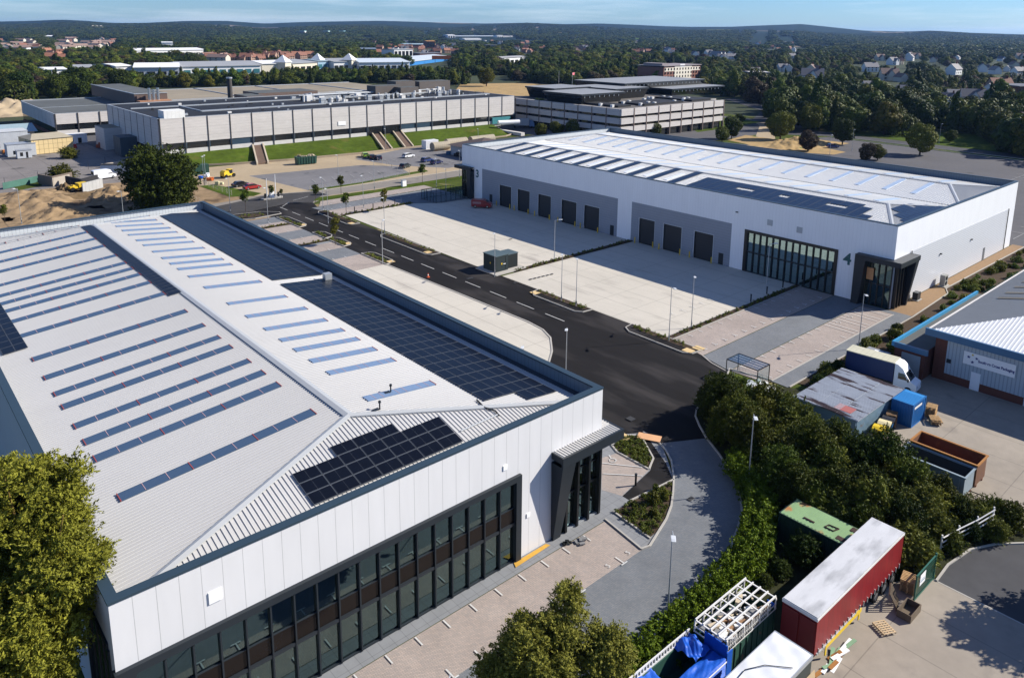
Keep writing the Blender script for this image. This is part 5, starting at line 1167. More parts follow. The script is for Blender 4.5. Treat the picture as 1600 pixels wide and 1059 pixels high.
def van(name, label, loc, rz, col, L=5.4, Hh=2.4, cat='van', mark=None):
    t = thing(name, label, cat, loc, rz); pm_ = mat('van_paint_%d_%d_%d' % tuple(int(c*255) for c in col), col, .3, .5, var=.02, coat=.4); h = L/2; Wd = 1.95
    prof = [(-h,.4),(-h,Hh-.12),(-h+.2,Hh),(h-2.0,Hh),(h-1.45,Hh-.22),(h-.85,1.35),(h-.15,1.1),(h,.85),(h,.35),(h-.4,.25),(-h+.3,.25)]
    b = MB(); b.solid_y(prof, [(-Wd/2,.98,.94),(-Wd/2+.15,1,1),(Wd/2-.15,1,1),(Wd/2,.98,.94)]); b.build('body', pm_, t, local=True)
    b = MB(); b.add([(h-1.42,-.8,Hh-.25),(h-1.42,.8,Hh-.25),(h-.87,.85,1.4),(h-.87,-.85,1.4)], [(0,3,2,1)]); b.v = [(x+.03,y,z+.02) for x,y,z in b.v]; b.build('windscreen', carglass, t, local=True)
    for s in (-1,1):
        b = MB(); y = s*(Wd/2+.004); b.add([(h-2.2,y,1.35),(h-1.05,y,1.35),(h-1.5,y*.985,Hh-.4),(h-2.2,y*.985,Hh-.4)], [(0,1,2,3) if s < 0 else (3,2,1,0)]); b.build('side_window', carglass, t, local=True)
        b = MB(); b.box(-h+.4,s*(Wd/2+.004)-.002,1.0,h-2.5,s*(Wd/2+.004)+.002,1.5) if mark else None
        if mark: b.v = [(x,y,z) for x,y,z in b.v]; b.build('lettering_strip', mark, t, local=True)
    for x in (-h+1.0,h-1.0):
        for y in (-Wd/2+.1,Wd/2-.1):
            b = MB(); b.cyl((x,y-.12,.35),(x,y+.12,.35),.36,None,14); w_ = b.build('wheel', tyre_m, t, local=True); b = MB(); b.cyl((x,y-.125,.35),(x,y+.125,.35),.2,None,10); b.build('rim', rim_m, w_, local=True)
    for y in (-.7,.7): b = MB(); b.box(h-.2,y-.2,.75,h+.0,y+.2,.98); b.build('headlight', lamp_glass, t, local=True)
    b = MB(); b.box(-h-.01,-.8,1.4,-h+.002,-.05,Hh-.3); b.box(-h-.01,.05,1.4,-h+.002,.8,Hh-.3); b.build('rear_window', carglass, t, local=True)
    return t
van('white_van', 'white high-roof van parked before the pale welfare cabin', (*G(163,279)[:2],0), rad(8), (.74,.74,.74), 6.0, 2.6)
p = G(753,324); van('red_van', 'dark red van standing in shadow by the first dock door', (p[0],p[1],0), rad(-50), (.20,.008,.013), 4.9, 2.0, mark=mat('faint_white_lettering', (.30,.16,.17), .5, var=.5, scale=6))
# curtain-sided van by the trade unit
t = thing('curtain_van', 'white cab van with navy curtain sides and cream roof by the brick annex', 'van', (45.0,-5.6,0), rad(-84))
b = MB(); b.box(-4.6,-1.1,.9,.9,1.1,3.2); b.build('curtain_body', blue_curtain, t, local=True)
b = MB(); b.box(-4.65,-1.13,3.2,.95,1.13,3.3); b.build('roof', mat('cream_roof', (.47,.45,.33), .6, lines=((0,.62,.05,.8),)), t, local=True)
b = MB(); b.solid_y([(.92,.4),(.92,3.28),(1.35,3.2),(1.85,2.85),(2.1,2.4),(2.75,1.5),(3.4,1.2),(3.5,.9),(3.5,.4)], [(-1.0,.97,.97),(-.86,1,1),(.86,1,1),(1.0,.97,.97)]); b.build('cab', white_paint, t, local=True)
b = MB(); b.add([(2.16,-.82,2.34),(2.16,.82,2.34),(2.79,.85,1.52),(2.79,-.85,1.52)],[(0,3,2,1)]); b.build('windscreen', carglass, t, local=True)
for s in (-1,1): b = MB(); b.add([(1.4,s*1.012,1.5),(2.5,s*1.012,1.5),(2.05,s*1.0,2.25),(1.4,s*1.0,2.25)],[(0,1,2,3) if s<0 else (3,2,1,0)]); b.build('side_window', carglass, t, local=True); b = MB(); b.box(2.5,s*1.08-.1,1.4,2.62,s*1.08+.1,1.75); b.build('mirror', black_m, t, local=True); b = MB(); b.box(3.36,s*.7-.2,.8,3.51,s*.7+.2,1.05); b.build('headlight', lamp_glass, t, local=True)
for x in (-2.9,2.6):
    for y in (-.95,.95): b = MB(); b.cyl((x,y-.13,.38),(x,y+.13,.38),.38,None,14); w_ = b.build('wheel', tyre_m, t, local=True); b = MB(); b.cyl((x,y-.135,.38),(x,y+.135,.38),.22,None,10); b.build('rim', rim_m, w_, local=True)
b = MB(); b.box(-4.5,-.5,.55,2,.5,.9); b.build('chassis', black_m, t, local=True)
t = thing('lean_to_roof', 'grey flat lean-to roof with white and blue sheets behind the curtain van', 'shed', (47,-2.8,0))
MB().box(44.6,-4.0,0,48.6,-1.9,2.3).build('wall', brick_m, t); MB().box(44.2,-4.3,2.3,48.8,-1.6,2.42).build('roof', mat('grey_board', (.22,.23,.24), .7), t); MB().box(46.6,-3.6,2.42,48.2,-2.6,2.47,0).box(47,-4.2,2.425,48.6,-3.65,2.46,1).build('loose_sheets', [white_paint, blue_eave], t)
# lorry behind the hall's far corner
t = thing('lorry', 'white and blue lorry under the dark trees beyond the grass bank', 'lorry', (177,205,0), rad(-40)); b = MB(); b.box(-7,-1.25,1.1,2,1.25,4.0); b.build('body', mat('grey_white_body', (.36,.38,.4), .5), t, local=True)
b = MB(); b.solid_y([(2.2,.6),(2.2,3.2),(3.6,3.3),(4.2,2.2),(4.4,.6)],[(-1.2,1,1),(1.2,1,1)]); b.build('cab', mat('blue_cab', (.12,.2,.34), .4), t, local=True)
b = MB(); b.add([(3.68,-1.0,3.1),(3.68,1,3.1),(4.2,1,2.2),(4.2,-1,2.2)],[(0,3,2,1)]); b.v=[(x+.03,y,z) for x,y,z in b.v]; b.build('windscreen', carglass, t, local=True)
for x in (-5.5,-4.2,3.2):
    for y in (-1,1): b = MB(); b.cyl((x,y-.2,.5),(x,y+.2,.5),.5,None,12); b.build('wheel', tyre_m, t, local=True)
# loading ramp cover
t = thing('ramp_canopy', 'white tubular cover and teal box at the hall far end', 'canopy', (160,203,0)); MB().cyl((157,199,4.2),(166,196,4.2),.9,None,12).build('tube', white_paint, t); MB().box(158.2,204,3.0,168,208,5.6).build('kiosk', mat('teal_kiosk', (.05,.2,.22), .4), t)
# plant and boxes on the building site
t = thing('site_dumper', 'yellow site dumper working beside the grey wall', 'dumper', (*G(119,298)[:2],0), rad(10))
b = MB(); b.box(-1.6,-.8,.7,.6,.8,1.3); b.box(-.9,-.6,1.3,-.2,.6,1.5); b.add([(.5,-.95,.8),(2.1,-.95,1.3),(2.1,.95,1.3),(.5,.95,.8),(.3,-1.1,1.9),(2.6,-1.1,1.9),(2.6,1.1,1.9),(.3,1.1,1.9)],[(0,3,2,1),(4,5,6,7),(0,1,5,4),(1,2,6,5),(2,3,7,6),(3,0,4,7)]); b.build('body', yellow_paint, t, local=True)
b = MB(); b.tube([(-1.0,-.6,1.3),(-1.0,-.6,2.6),(-1.0,.6,2.6),(-1.0,.6,1.3)],.05); b.build('roll_bar', black_m, t, local=True)
for x in (-1.1,1.2):
    for y in (-.95,.95): b = MB(); b.cyl((x,y-.2,.55),(x,y+.2,.55),.55,None,12); b.build('wheel', tyre_m, t, local=True)
t = thing('telehandler', 'yellow machine with rounded hood beside the green site container', 'machine', (*G(356,277)[:2],0), rad(20)); t.scale = (.8,.8,.8)
b = MB(); b.solid_y([(-2.4,.7),(-2.5,2.0),(-1.8,2.6),(-.4,2.5),(0,1.6),(0,.7)],[(-1.1,.95,.95),(-.9,1,1),(.9,1,1),(1.1,.95,.95)]); b.box(0,-.9,.7,2.4,.9,1.3); b.build('body', yellow_paint, t, local=True)
b = MB(); b.box(.1,-.8,1.3,1.5,.8,2.7); b.build('cab', carglass, t, local=True); b = MB(); b.box(.0,-.9,2.7,1.6,.9,2.8); b.build('roof', yellow_paint, t, local=True)
for x in (-1.6,1.8):
    for y in (-1.0,1.0): b = MB(); b.cyl((x,y-.25,.65),(x,y+.25,.65),.65,None,12); b.build('wheel', tyre_m, t, local=True)
t = thing('waste_skip', 'dark green waste skip heaped with rubble in front of the grass bank', 'skip', (*G(478,256)[:2],0), rad(-8))
b = MB(); b.add([(-3,-1.2,.1),(3,-1.2,.1),(3,1.2,.1),(-3,1.2,.1),(-3.2,-1.25,2.4),(3.2,-1.25,2.4),(3.2,1.25,2.4),(-3.2,1.25,2.4)],[(0,3,2,1),(0,1,5,4),(1,2,6,5),(2,3,7,6),(3,0,4,7),(4,5,6,7)])
for k in range(7): b.box(-2.7+.85*k,-1.36,.2,-2.5+.85*k,-1.2,2.35); b.box(-2.7+.85*k,1.2,.2,-2.5+.85*k,1.36,2.35)
b.build('body', gm, t, local=True)
b = MB(); r2 = random.Random(2)
for k in range(26): s = r2.uniform(.3,.9); b.obox((r2.uniform(-2.6,2.6),r2.uniform(-.8,.8),2.25),s,s*.7,.2+.5*r2.random(),r2.uniform(0,3),k % 2)
tag(b.build('rubble', [sand_m, mat('cream_rubble', (.5,.43,.3), .9)], t, local=True), None, None, None, 'stuff')
p = G(308,272); container('site_container', 'dark green site container left of the yellow machine', p[0]-3,p[1]-1.2,p[0]+3,p[1]+1.2,2.7,gm,gm)
p = G(672,232); container('storage_container', 'small plain white container at the grass bank foot', p[0]-2.6,p[1]-1.3,p[0]+2.6,p[1]+1.3,3.0,white_paint,white_paint)
t = thing('welfare_cabin', 'long pale grey wheeled cabin behind the white van', 'cabin', (9,201,0)); a = rad(-35)
b = MB(); b.obox((12.5,196.5,.5),9,2.5,2.2,a,0); b.obox((12.5,196.5,2.7),9.1,2.6,.12,a,1); b.build('body', [mat('cabin_grey', (.50,.52,.53), .6, lines=((0,1.6,.05,.8),)), felt], t)
b = MB(); b.obox((13.1,194.9,.6),1.0,.1,1.8,a); b.build('door', black_m, t); b = MB(); b.obox((13.1,194.83,1.9),.5,.05,.4,a); b.build('sign_panel', yellow_paint, t)
# wrapped scaffold building, cabins and heaps at the left yard
t = thing('wrapped_store', 'store wrapped in cream sheeting with black straps', 'store', (5,255,0)); a = rad(8)
b = MB(); b.obox((5.5,256,0),12.5,12,4.9,a,0); b.build('wall', mat('cream_sheeting', (.56,.43,.22), .6, var=.12, lines=((0,1.4,.10,.35),(2,1.55,.10,.45))), t)
b = MB(); ca, sa = math.cos(a), math.sin(a); 
pt = lambda dx,dy,z: (5.5+dx*ca-dy*sa, 256+dx*sa+dy*ca, z)
b.add([pt(-6.5,-6.3,4.9),pt(6.5,-6.3,4.9),pt(6.5,6.3,4.9),pt(-6.5,6.3,4.9),pt(-4,0,6.2),pt(4,0,6.2)],[(0,1,5,4),(1,2,5),(2,3,4,5),(3,0,4)]); b.build('roof', mat('grey_tan_sheet', (.33,.29,.21), .8), t)
def cabin(label, c, l, w_, h, m, rz=0, roofm=None):
    t = thing('site_cabin', label, 'cabin', (c[0],c[1],0), rz); b = MB(); b.box(-l/2,-w_/2,.1,l/2,w_/2,h); b.build('wall', m, t, local=True)
    b = MB(); b.box(-l/2-.15,-w_/2-.15,h,l/2+.15,w_/2+.15,h+.15); b.build('roof', roofm or galv, t, local=True); b = MB(); b.box(-l*.3,-w_/2-.03,.8,-l*.1,-w_/2-.002,2.0); b.box(l*.1,-w_/2-.03,.2,l*.25,-w_/2-.002,2.1); b.build('window', win_dark, t, local=True); return t
lg = mat('light_grey_cabin', (.42,.44,.46), .6, lines=((0,.5,.05,.85),))
cabin('pale grey cabin with a stepped front next to the cream wrapped store', G(33,243), 8, 5, 4, lg); cabin('lower grey box in front of the stepped grey cabin', G(38,247), 4, 2.5, 2.6, lg)
cabin('big pale shed at the left edge of the yard', G(5,232), 14, 9, 6, lg, 0, mat('light_shed_roof', (.45,.46,.46), .6)); cabin('small dark grey cabin behind the stepped cabin', G(30,224), 7, 3, 3, mat('slate_cabin', (.12,.14,.17), .6))
cabin('white tent-like cover beyond the cream wrapped store', G(114,224), 8, 5, 3.2, white_paint, .2, offwhite)
t = thing('timber_shed', 'low cream-walled shed with pale blue metal roof left of the flat block', 'shed', (-5,300,0)); MB().box(-40,296,0,9,304,2.6).build('wall', mat('cream_wall', (.5,.42,.28), .8), t); b = MB(); b.add([(-41,295,2.4),(10,295,2.4),(10,305,4.6),(-41,305,4.6)],[(0,1,2,3)]); b.build('roof', mat('pale_blue_roof', (.25,.33,.36), .6), t)
r2 = random.Random(12)
for lbl, (px,py), col, s in (('blue crate left of the cream wrapped store',(37,226),tarp_m,2.2),('red tool box by the white cover',(116,231),mat('red_box',(.3,.02,.02),.5),1.6),('orange barrier pile on the left yard edge',(10,240),mat('orange_plastic',(.5,.16,.02),.5),2.4),('orange pipe bundle in shade by the hall',(160,230),mat('orange_pipes',(.3,.07,.03),.6),2.4),('blue drum next to the welfare cabin',(209,277),tarp_m,1.3),('orange cone group by the green site container',(329,282),mat('orange_cones',(.6,.15,.03),.5),1.2),('white builder bag beside the orange cones',(322,276),white_paint,1.3),('yellow-white bag heap near the wire fence',(342,288),mat('pale_yellow_bag',(.55,.5,.3),.8),1.4),('small blue tank at the green container corner',(313,279),tarp_m,1.1),('blue waste cart by the white hut',(700,241),blue_eave,1.8),('dark cabinet by the brown hut corner',(715,244),black_m,2.0)):
    p = G(px,py); b = MB()
    for k in range(5): q = s*r2.uniform(.4,.8); b.obox((r2.uniform(-s*.5,s*.5),r2.uniform(-s*.5,s*.5),0),q,q*.8,q*r2.uniform(.6,1.1),r2.uniform(0,3))
    o = b.build('site_materials', col); o.location = (p[0],p[1],0); tag(o, lbl, 'materials')
def heap(label, px, py, rx, ry, h, m, seed=1):
    p = G(px,py); rn = np.random.default_rng(seed); n = 44; vs, fs = [], []
    ph = rn.uniform(0,6.28,6)
    for i in range(n+1):
        for j in range(n+1):
            u, v = i/n*2-1, j/n*2-1; d = math.hypot(u,v)*(1+.12*math.sin(3*math.atan2(v,u)+ph[0]))
            k = max(0,1-d); z = h*(k*k*(3-2*k))*(1+.25*math.sin(u*5+ph[1])*math.sin(v*6+ph[2]))+(.30*h*math.sin(u*17+ph[3]+2*math.sin(v*6))*math.sin(v*15+ph[4])+.16*h*math.sin(u*31+v*9)*math.sin(v*37-u*12+ph[5]) if k > .05 else 0)*k**.6-.05
            vs.append((p[0]+u*rx,p[1]+v*ry,max(z,-.04)))
    b = MB(); b.add(vs,[(i*(n+1)+j,(i+1)*(n+1)+j,(i+1)*(n+1)+j+1,i*(n+1)+j+1) for i in range(n) for j in range(n)])
    return tag(b.build('soil_heap', m, smooth=True), label, 'soil heap')
heap('second churned soil heap nearer the parapet',92,338,10,8,1.6,dirt_m,13); heap('ridge of dark turned earth behind the largest heap',95,312,16,5,1.3,mat('damp_earth',(.13,.09,.05),.95,.1,var=.3,scale=1),17); heap('largest churned soil heap on the bare earth',45,318,14,17,2.3,dirt_m,2); heap('soil heap between the big round tree and the lamp post',180,307,10,9,2.0,dirt_m,5); heap('small earth pile left of the yellow dumper',103,297,3.4,4,1.5,mat('damp_earth',(.16,.12,.07),.95,.1,var=.2,scale=1),7); heap('dry grassy mound behind the far parapet',1245,226,20,11,2.2,dry_grass,11); heap('sandy mound at the far left edge',20,176,26,22,6,sand_m,9)
# low walls and fences round the site
def wall_run(label, pts, h, th, m, name='site_wall', z=-.03):
    b = MB()
    for i, (p, q) in enumerate(zip(pts, pts[1:])): b.obox(((p[0]+q[0])/2,(p[1]+q[1])/2,z), math.hypot(q[0]-p[0],q[1]-p[1])+th*.9, th, h-z+.002*i, math.atan2(q[1]-p[1],q[0]-p[0]))
    return tag(b.build(name, m), label, 'wall')
bw = mat('concrete_wall_panels', (.33,.29,.24), .85, var=.12)
wall_run('brown block wall left of the black retaining wall', GG([(62,287),(83,291),(112,284)]), 2.6, .4, mat('brown_block_wall',(.14,.11,.085),.9))
wall_run('buff block wall behind the earth pile', GG([(83,291),(108,285)]), 2.2, .42, bw); wall_run('black sloping retaining wall near the white van', GG([(105,289),(128,294),(152,287)]), 2.4, .5, mat('black_wall',(.02,.02,.022),.9)); wall_run('grey panel wall right of the dumper', GG([(130,301),(160,293)]), 2.4, .3, mat('grey_panel_wall',(.34,.34,.33),.8,lines=((0,1.0,.08,.7),)))
wall_run('long buff kerb wall at the edge of the shaded yard', GG([(160,262),(198,256)]), 1.1, .4, bw)
def wire_fence(label, pts, h=1.3, pitch=3.0, m=None, mesh=None, name='wire_fence', z=0):
    t = thing(name, label, 'fence', (pts[0][0],pts[0][1],z)); po = MB(); w_ = MB()
    for p, q in zip(pts, pts[1:]):
        L = math.hypot(q[0]-p[0],q[1]-p[1]); n = max(1,int(L/pitch))
        for k in range(n+1): x, y = p[0]+(q[0]-p[0])*k/n, p[1]+(q[1]-p[1])*k/n; po.cyl((x,y,z-.05),(x,y,z+h),.05,None,5)
        for j in range(1,7): zz = z+h*j/6.3; w_.cyl((p[0],p[1],zz),(q[0],q[1],zz),.012,None,4,0,False)
    po.build('posts', m or bw, t); w_.build('wires', m or galv, t); return t
grn = mat('green_fence_steel', (.02,.10,.07), .5)
wire_fence('post and wire fence along the car park roadside', GG([(484,298),(530,291),(600,281),(640,273)]), 1.2, 3.5)
wire_fence('post and wire fence along the sandy track by the machines', GG([(320,289),(340,297),(362,305)]), 1.3, 2.5); wire_fence('dark post fence across the pale concrete yard', GG([(8,293),(60,283),(110,271),(165,259)]), 2.6, 5, anthracite)
wire_fence('short fence to the right of the round tree', GG([(290,306),(318,320)]), 1.2, 2.5); wire_fence('fence dividing the parked cars from the sandy patch', GG([(590,252),(612,262),(640,272)]), 1.2, 3.5)
tmesh = thing('debris_netting', 'green netting fence at the left edge of the earthworks', 'fence', (-15,195,0)); b = MB(); q = GG([(5,296),(62,284)]); b.obox(((q[0][0]+q[1][0])/2,(q[0][1]+q[1][1])/2,0), math.hypot(q[1][0]-q[0][0],q[1][1]-q[0][1]), .06, 1.7, math.atan2(q[1][1]-q[0][1],q[1][0]-q[0][0])); b.build('netting', mat('green_netting', (.05,.13,.10), .8, var=.2), tmesh)
# green gate with sign, white rails
t = thing('mesh_gate', 'green weldmesh gate with small white notice by the red trailer', 'gate', (9.7,-22.6,0)); b = MB(); xa, xb, y = 9.7, 13.2, -22.65
for x in np.linspace(xa,xb,24): b.box(x,y-.012,.15,x+.025,y+.012,2.1)
for z in np.linspace(.15,2.08,9): b.box(xa,y-.02,z,xb+.03,y-.013,z+.03)
b.build('mesh', grn, t); b = MB(); b.box(xa-.06,y-.05,0,xa,y+.05,2.2); b.box(xb+.03,y-.06,0,xb+.15,y+.06,2.3); b.box(xa,y-.045,2.1,xb+.03,y+.045,2.18); b.box(xa,y-.045,.08,xb+.03,y+.045,.149); b.build('gate_frame', grn, t); MB().box(10.3,y-.06,1.0,11.3,y-.046,1.9).build('notice', white_paint, t); MB().box(10.4,y-.066,1.25,11.2,y-.0605,1.32).box(10.4,y-.066,1.42,11.1,y-.0605,1.46).build('notice_print', blue_eave, t)
t = thing('post_rail_fence', 'white three-rail wooden fence in the scrub above the grey road', 'fence', (17.5,-22,0)); b = MB(); P = [(17.0,-21.9,.9),(19.2,-22.4,1.0),(21.2,-23.1,1.3),(23.0,-23.7,1.7)]
for k in range(3): b.tube([(x,y,z+.42*k-.3) for x,y,z in P], .05, 5)
b.build('rails', offwhite, t)
for x,y,z in P: MB().box(x-.06,y+.04,-.02,x+.06,y+.14,z+.75).build('post', offwhite, t)
t = thing('yard_railing', 'dark low railing along the concrete yard behind the scrub', 'railing', (25.9,-21,0)); b = MB(); b.tube([(26.4,-20.9,1.1),(26.6,-25,1.1),(26.9,-32,1.1)],.05); b.tube([(26.4,-20.9,.55),(26.6,-25,.55),(26.9,-32,.55)],.04)
for yy in np.arange(-32,-20,1.6): b.cyl((26.6,yy,0),(26.6,yy,1.1),.04,None,5)
b.build('rails', black_m, t)

# ------------------------------------------------------------------ lamps, bollards, shelters, small things
def make_lamp():
    t = thing('street_lamp', '', 'street lamp'); b = MB(); b.cyl((0,0,0),(0,0,1.2),.09,.085,8); b.cyl((0,0,1.2),(0,0,7.75),.062,.04,8); b.build('pole', galv, t, local=True)
    b = MB(); b.cyl((0,0,7.68),(-.7,0,7.82),.035,None,6); b.build('arm', galv, t, local=True)
    b = MB(); b.solid_y([(-.65,7.78),(-1.3,7.84),(-1.35,7.9),(-1.1,7.95),(-.65,7.9)],[(-.16,.9,.9),(-.1,1,1),(.1,1,1),(.16,.9,.9)]); b.build('lantern', mat('lantern_grey',(.5,.52,.53),.4,.5), t, local=True)
    b = MB(); b.box(-.06,-.1,.5,.06,-.08,.9); b.build('hatch', anthracite, t, local=True); return t
lp = make_lamp(); used = []
LAMPS = [((1341,545),0,'lamp post in the soil strip beside the disabled bays'),((1080,512),0,'lamp post in the middle of the bright concrete yard near the planted strip'),((1045,533),20,'lamp post at the yard corner of the pink bays'),((1197,452),90,'lamp post in shade before the tall glazed screen'),
 ((866,408),90,'lamp post at the end of the planted strip between yards'),((773,432),0,'lamp post directly beside the dark substation'),((598,412),180,'lamp post on the planted island by the tan bays'),((601,366),0,'lamp post at the far yard corner near the little tree'),((877,471),0,'left of the pair of lamp posts on the yard island'),((900,479),0,'right of the pair of lamp posts on the yard island'),
 (None,(886,511),0,'lamp post rising from behind the near roof against dark asphalt'),(None,(1178,646),0,'lamp post standing in the bushes along the curved drive'),(None,(1051,828),0,'lamp post between the grey drive and the clipped hedge'),(None,(703,1052),0,'lamp head at the bottom edge over the pink bays'),(None,(818,538),0,'lamp head just showing over the near parapet against concrete'),
 ((34,350),0,'lamp post left of the largest soil heap'),(None,(189,298),0,'lamp post before the round tree shadow'),((322,289),0,'lamp post by the sandy track machines'),((360,330),0,'lamp post at the near unit far corner'),((505,328),0,'lamp post where the path crosses the pink bays'),((529,286),0,'lamp post in the roadside fence line'),((585,297),0,'lamp post in the grass verge facing the wire fence'),
 ((682,292),0,'lamp post in front of the roadside sapling and verge'),((697,312),0,'lamp post at the glass cycle compound'),((603,236),0,'lamp post at the steps on the bank'),((718,277),0,'lamp post close to the far corner porch'),((568,325),0,'lamp post over the striped bays left of the big shadow'),((419,348),0,'lamp post over the first parking court by the junction'),((513,349),0,'lamp post on the road island opposite the saplings'),
 ((1202.6,187),0,'lamp post at the wooded junction on the right'),((1467,225),0,'lamp post on the sunny lawn beyond the right road'),((1331,236),0,'lamp post near the round dark tree by the mound'),((1296,246),0,'lamp post on the right side of the dry mound'),((319,289),180,'pale lamp post below the grass bank'),((747,236),0,'thin lamp post on the bank beside the tan tank')]
for L_ in LAMPS:
    if L_[0] is None: p = G(*L_[1],7.8); rz, lbl = L_[2], L_[3]
    else: p = G(*L_[0]); rz, lbl = L_[1], L_[2]
    place(lp, used, lbl, (p[0],p[1],-.02), rad(rz+40), 'street lamps of the estate')
def flagpole(label, px, py, h): p = G(px,py); t = thing('flagpole', label, 'flagpole', (p[0],p[1],0)); MB().cyl((p[0],p[1],0),(p[0],p[1],h),.1,.06,6).build('pole', white_paint, t); return t
flagpole('white pole right of the barrier hut', 431,306,5.5); flagpole('white pole left of the barrier hut', 417.5,307,4.6); flagpole('tall white pole on the dry grass behind the offices', 873,136,12); t = flagpole('flagpole with a red and white flag behind the offices', 894,136,11)
p = G(894,136); MB().box(p[0]+.1,p[1]-.02,9,p[0]+2.2,p[1]+.02,10.6).build('flag', mat('red_white_flag',(.5,.12,.14),.7,lines=((2,.5,.25,3),)), t)
t = thing('barrier_island', 'white kerbed barrier island with white cabinet and two dark posts', 'barrier', (*G(425,310)[:2],0)); b = MB(); b.prism([(-2.4,-.8),(2.2,-1.1),(2.8,0),(2.2,1.1),(-2.4,.8),(-2.9,0)],-.02,.25); b.build('plinth', kerb_m, t, local=True); b = MB(); b.box(-.5,-.4,.25,.5,.4,1.9); b.build('cabinet', white_paint, t, local=True)
for x in (-1.7,1.7): b = MB(); b.box(x-.2,-.2,.25,x+.2,.2,1.4); b.build('barrier_post', black_m, t, local=True)
def make_bollard():
    t = thing('light_bollard', '', 'bollard'); b = MB(); b.cyl((0,0,0),(0,0,1.0),.1,.1,10); b.build('post', black_m, t, local=True); b = MB(); b.cyl((0,0,1.06),(0,0,1.2),.13,.13,10); b.cyl((0,0,1.0),(0,0,1.06),.07,.07,8); b.build('cap', anthracite, t, local=True); return t
bo = make_bollard(); used = []
for (px,py), lbl in (((993,758),'black bollard light at the disabled bay path by the near entrance'),((554,331),'black bollard light nearest the junction in the planted strip'),((583,326),'middle black bollard light of the far planted strip'),((617,319),'black bollard light at the big shadow edge'),((1173,471),'black bollard light furthest from the glazed screen in the bay hedge'),((1198,459),'middle black bollard light in the bay hedge'),((1223,449),'black bollard light nearest the glazed screen')):
    p = G(px,py); place(bo, used, lbl, (p[0],p[1],0), 0, 'black bollard lights')
def make_ybollard():
    t = tag(MB().cyl((0,0,0),(0,0,1.15),.11,.11,10).cyl((0,0,1.15),(0,0,1.2),.11,.06,10).build('safety_bollard', yellow_paint), '', 'bollard'); return t
yo = make_ybollard(); used = []
ordn = ('first','second','third','fourth','fifth','sixth','seventh','eighth')
dl = sorted([s for s in segs[1:]], reverse=True)
for i, (a, b_, h) in enumerate(dl):
    for y, sd in ((b_+.35,'left'),(a-.35,'right')): place(yo, used, 'yellow bollard on the %s of the %s dock door from the numeral three' % (sd, ordn[i]), (BX0-.8,y,0), 0, 'yellow bollards guarding the dock doors')
# substation
dkg = mat('dark_green_kiosk', (.012,.022,.024), .5, .4, var=.06, lines=((0,.9,.03,.5),(1,.9,.03,.5)))
t = thing('substation', 'dark green electrical substation of two joined boxes beside the road', 'substation', (38.5,58.5,0)); struct(MB().box(35.4,55.9,-.02,42.6,61.6,.12).build('plinth', kerb_m))
MB().box(36.4,57.2,.12,39.2,60.6,2.9).build('kiosk', dkg, t); MB().box(36.3,57.1,2.9,39.3,60.7,3.02).build('roof', mat('kiosk_roof',(.07,.10,.105),.5), t)
MB().box(39.5,57.6,.12,41.8,60.2,2.6).build('switch_box', dkg, t); MB().box(39.41,57.5,2.6,41.9,60.3,2.7).build('roof', mat('kiosk_roof',(.07,.10,.105),.5), t)
MB().box(37.6,57.16,1.3,37.85,57.198,1.6).box(36.36,58.6,1.4,36.398,58.8,1.7).build('warning_sign', yellow_paint, t); MB().box(38.1,57.16,1.3,38.6,57.198,1.4).build('notice', white_paint, t)
b = MB(); b.box(38.55,57.17,.3,38.6,57.198,2.7); b.build('door_edge', black_m, t)
# cycle shelters
def shelter(label, x0, y0, x1, y1, h, racks):
    t = thing('cycle_shelter', label, 'cycle shelter', ((x0+x1)/2,(y0+y1)/2,0)); b = MB()
    for x in (x0,x1-.08):
        for y in (y0,y1-.08): b.box(x,y,0,x+.08,y+.08,h)
    b.box(x0,y0,h,x1,y0+.1,h+.1); b.box(x0,y1-.1,h,x1,y1,h+.1); b.box(x0,y0+.1,h,x0+.1,y1-.1,h+.1); b.box(x1-.1,y0+.1,h,x1,y1-.1,h+.1)
    for k in range(1,4): x = x0+(x1-x0)*k/4; b.box(x-.03,y0+.1,h,x+.03,y1-.1,h+.06)
    b.build('frame', black_m, t); MB().box(x0+.1,y0+.1,h+.07,x1-.1,y1-.1,h+.09).build('roof_glass', glass_mat('clear_glazing',(.88,.91,.92),.0,.02,.25), t)
    MB().box(x0+.09,y0+.03,.2,x1-.09,y0+.05,h-.1).build('back_glass', MATS['clear_glazing'], t)
    for k in range(racks):
        x = x0+.6+(x1-x0-1.2)*k/max(1,racks-1); b = MB(); b.tube([(x,y0+.5,0),(x,y0+.5,.8),(x,y1-.6,.8),(x,y1-.6,0)],.035); b.build('hoop', galv, t)
    return t
shelter('black framed glass cycle shelter with pale sacks by the asphalt bend', 31.9,3.9,34.6,8.2,2.15,4)
rr = random.Random(3)
for k in range(9):
    b = MB(); s = rr.uniform(.5,.9); x, y = 30.6+rr.random()*2.2, 2.2+rr.random()*3.2; b.obox((0,0,.0),s*1.6,s*.8,.35+.25*rr.random(),rr.uniform(-.4,.4)); o = b.build('wrapped_bundle', offwhite); o.location = (x,y,.005+.003*k); tag(o,'white wrapped bundle dumped at the foot of the glass cycle shelter','bundle','white wrapped bundles by the cycle shelter')
t = thing('cycle_compound', 'glass and black railed cycle compound in the shadow by the far porch', 'cycle shelter', (64,109,0)); b = MB(); x0,y0,x1,y1,h = 60.5,108.3,69.4,114.5,2.4
for x in np.linspace(x0,x1,7):
    for y in (y0,y1): b.box(x-.04,y-.04,0,x+.04,y+.04,h)
for y in np.linspace(y0+1.2,y1-1.2,4):
    for x in (x0,x1): b.box(x-.04,y-.04,0,x+.04,y+.04,h)
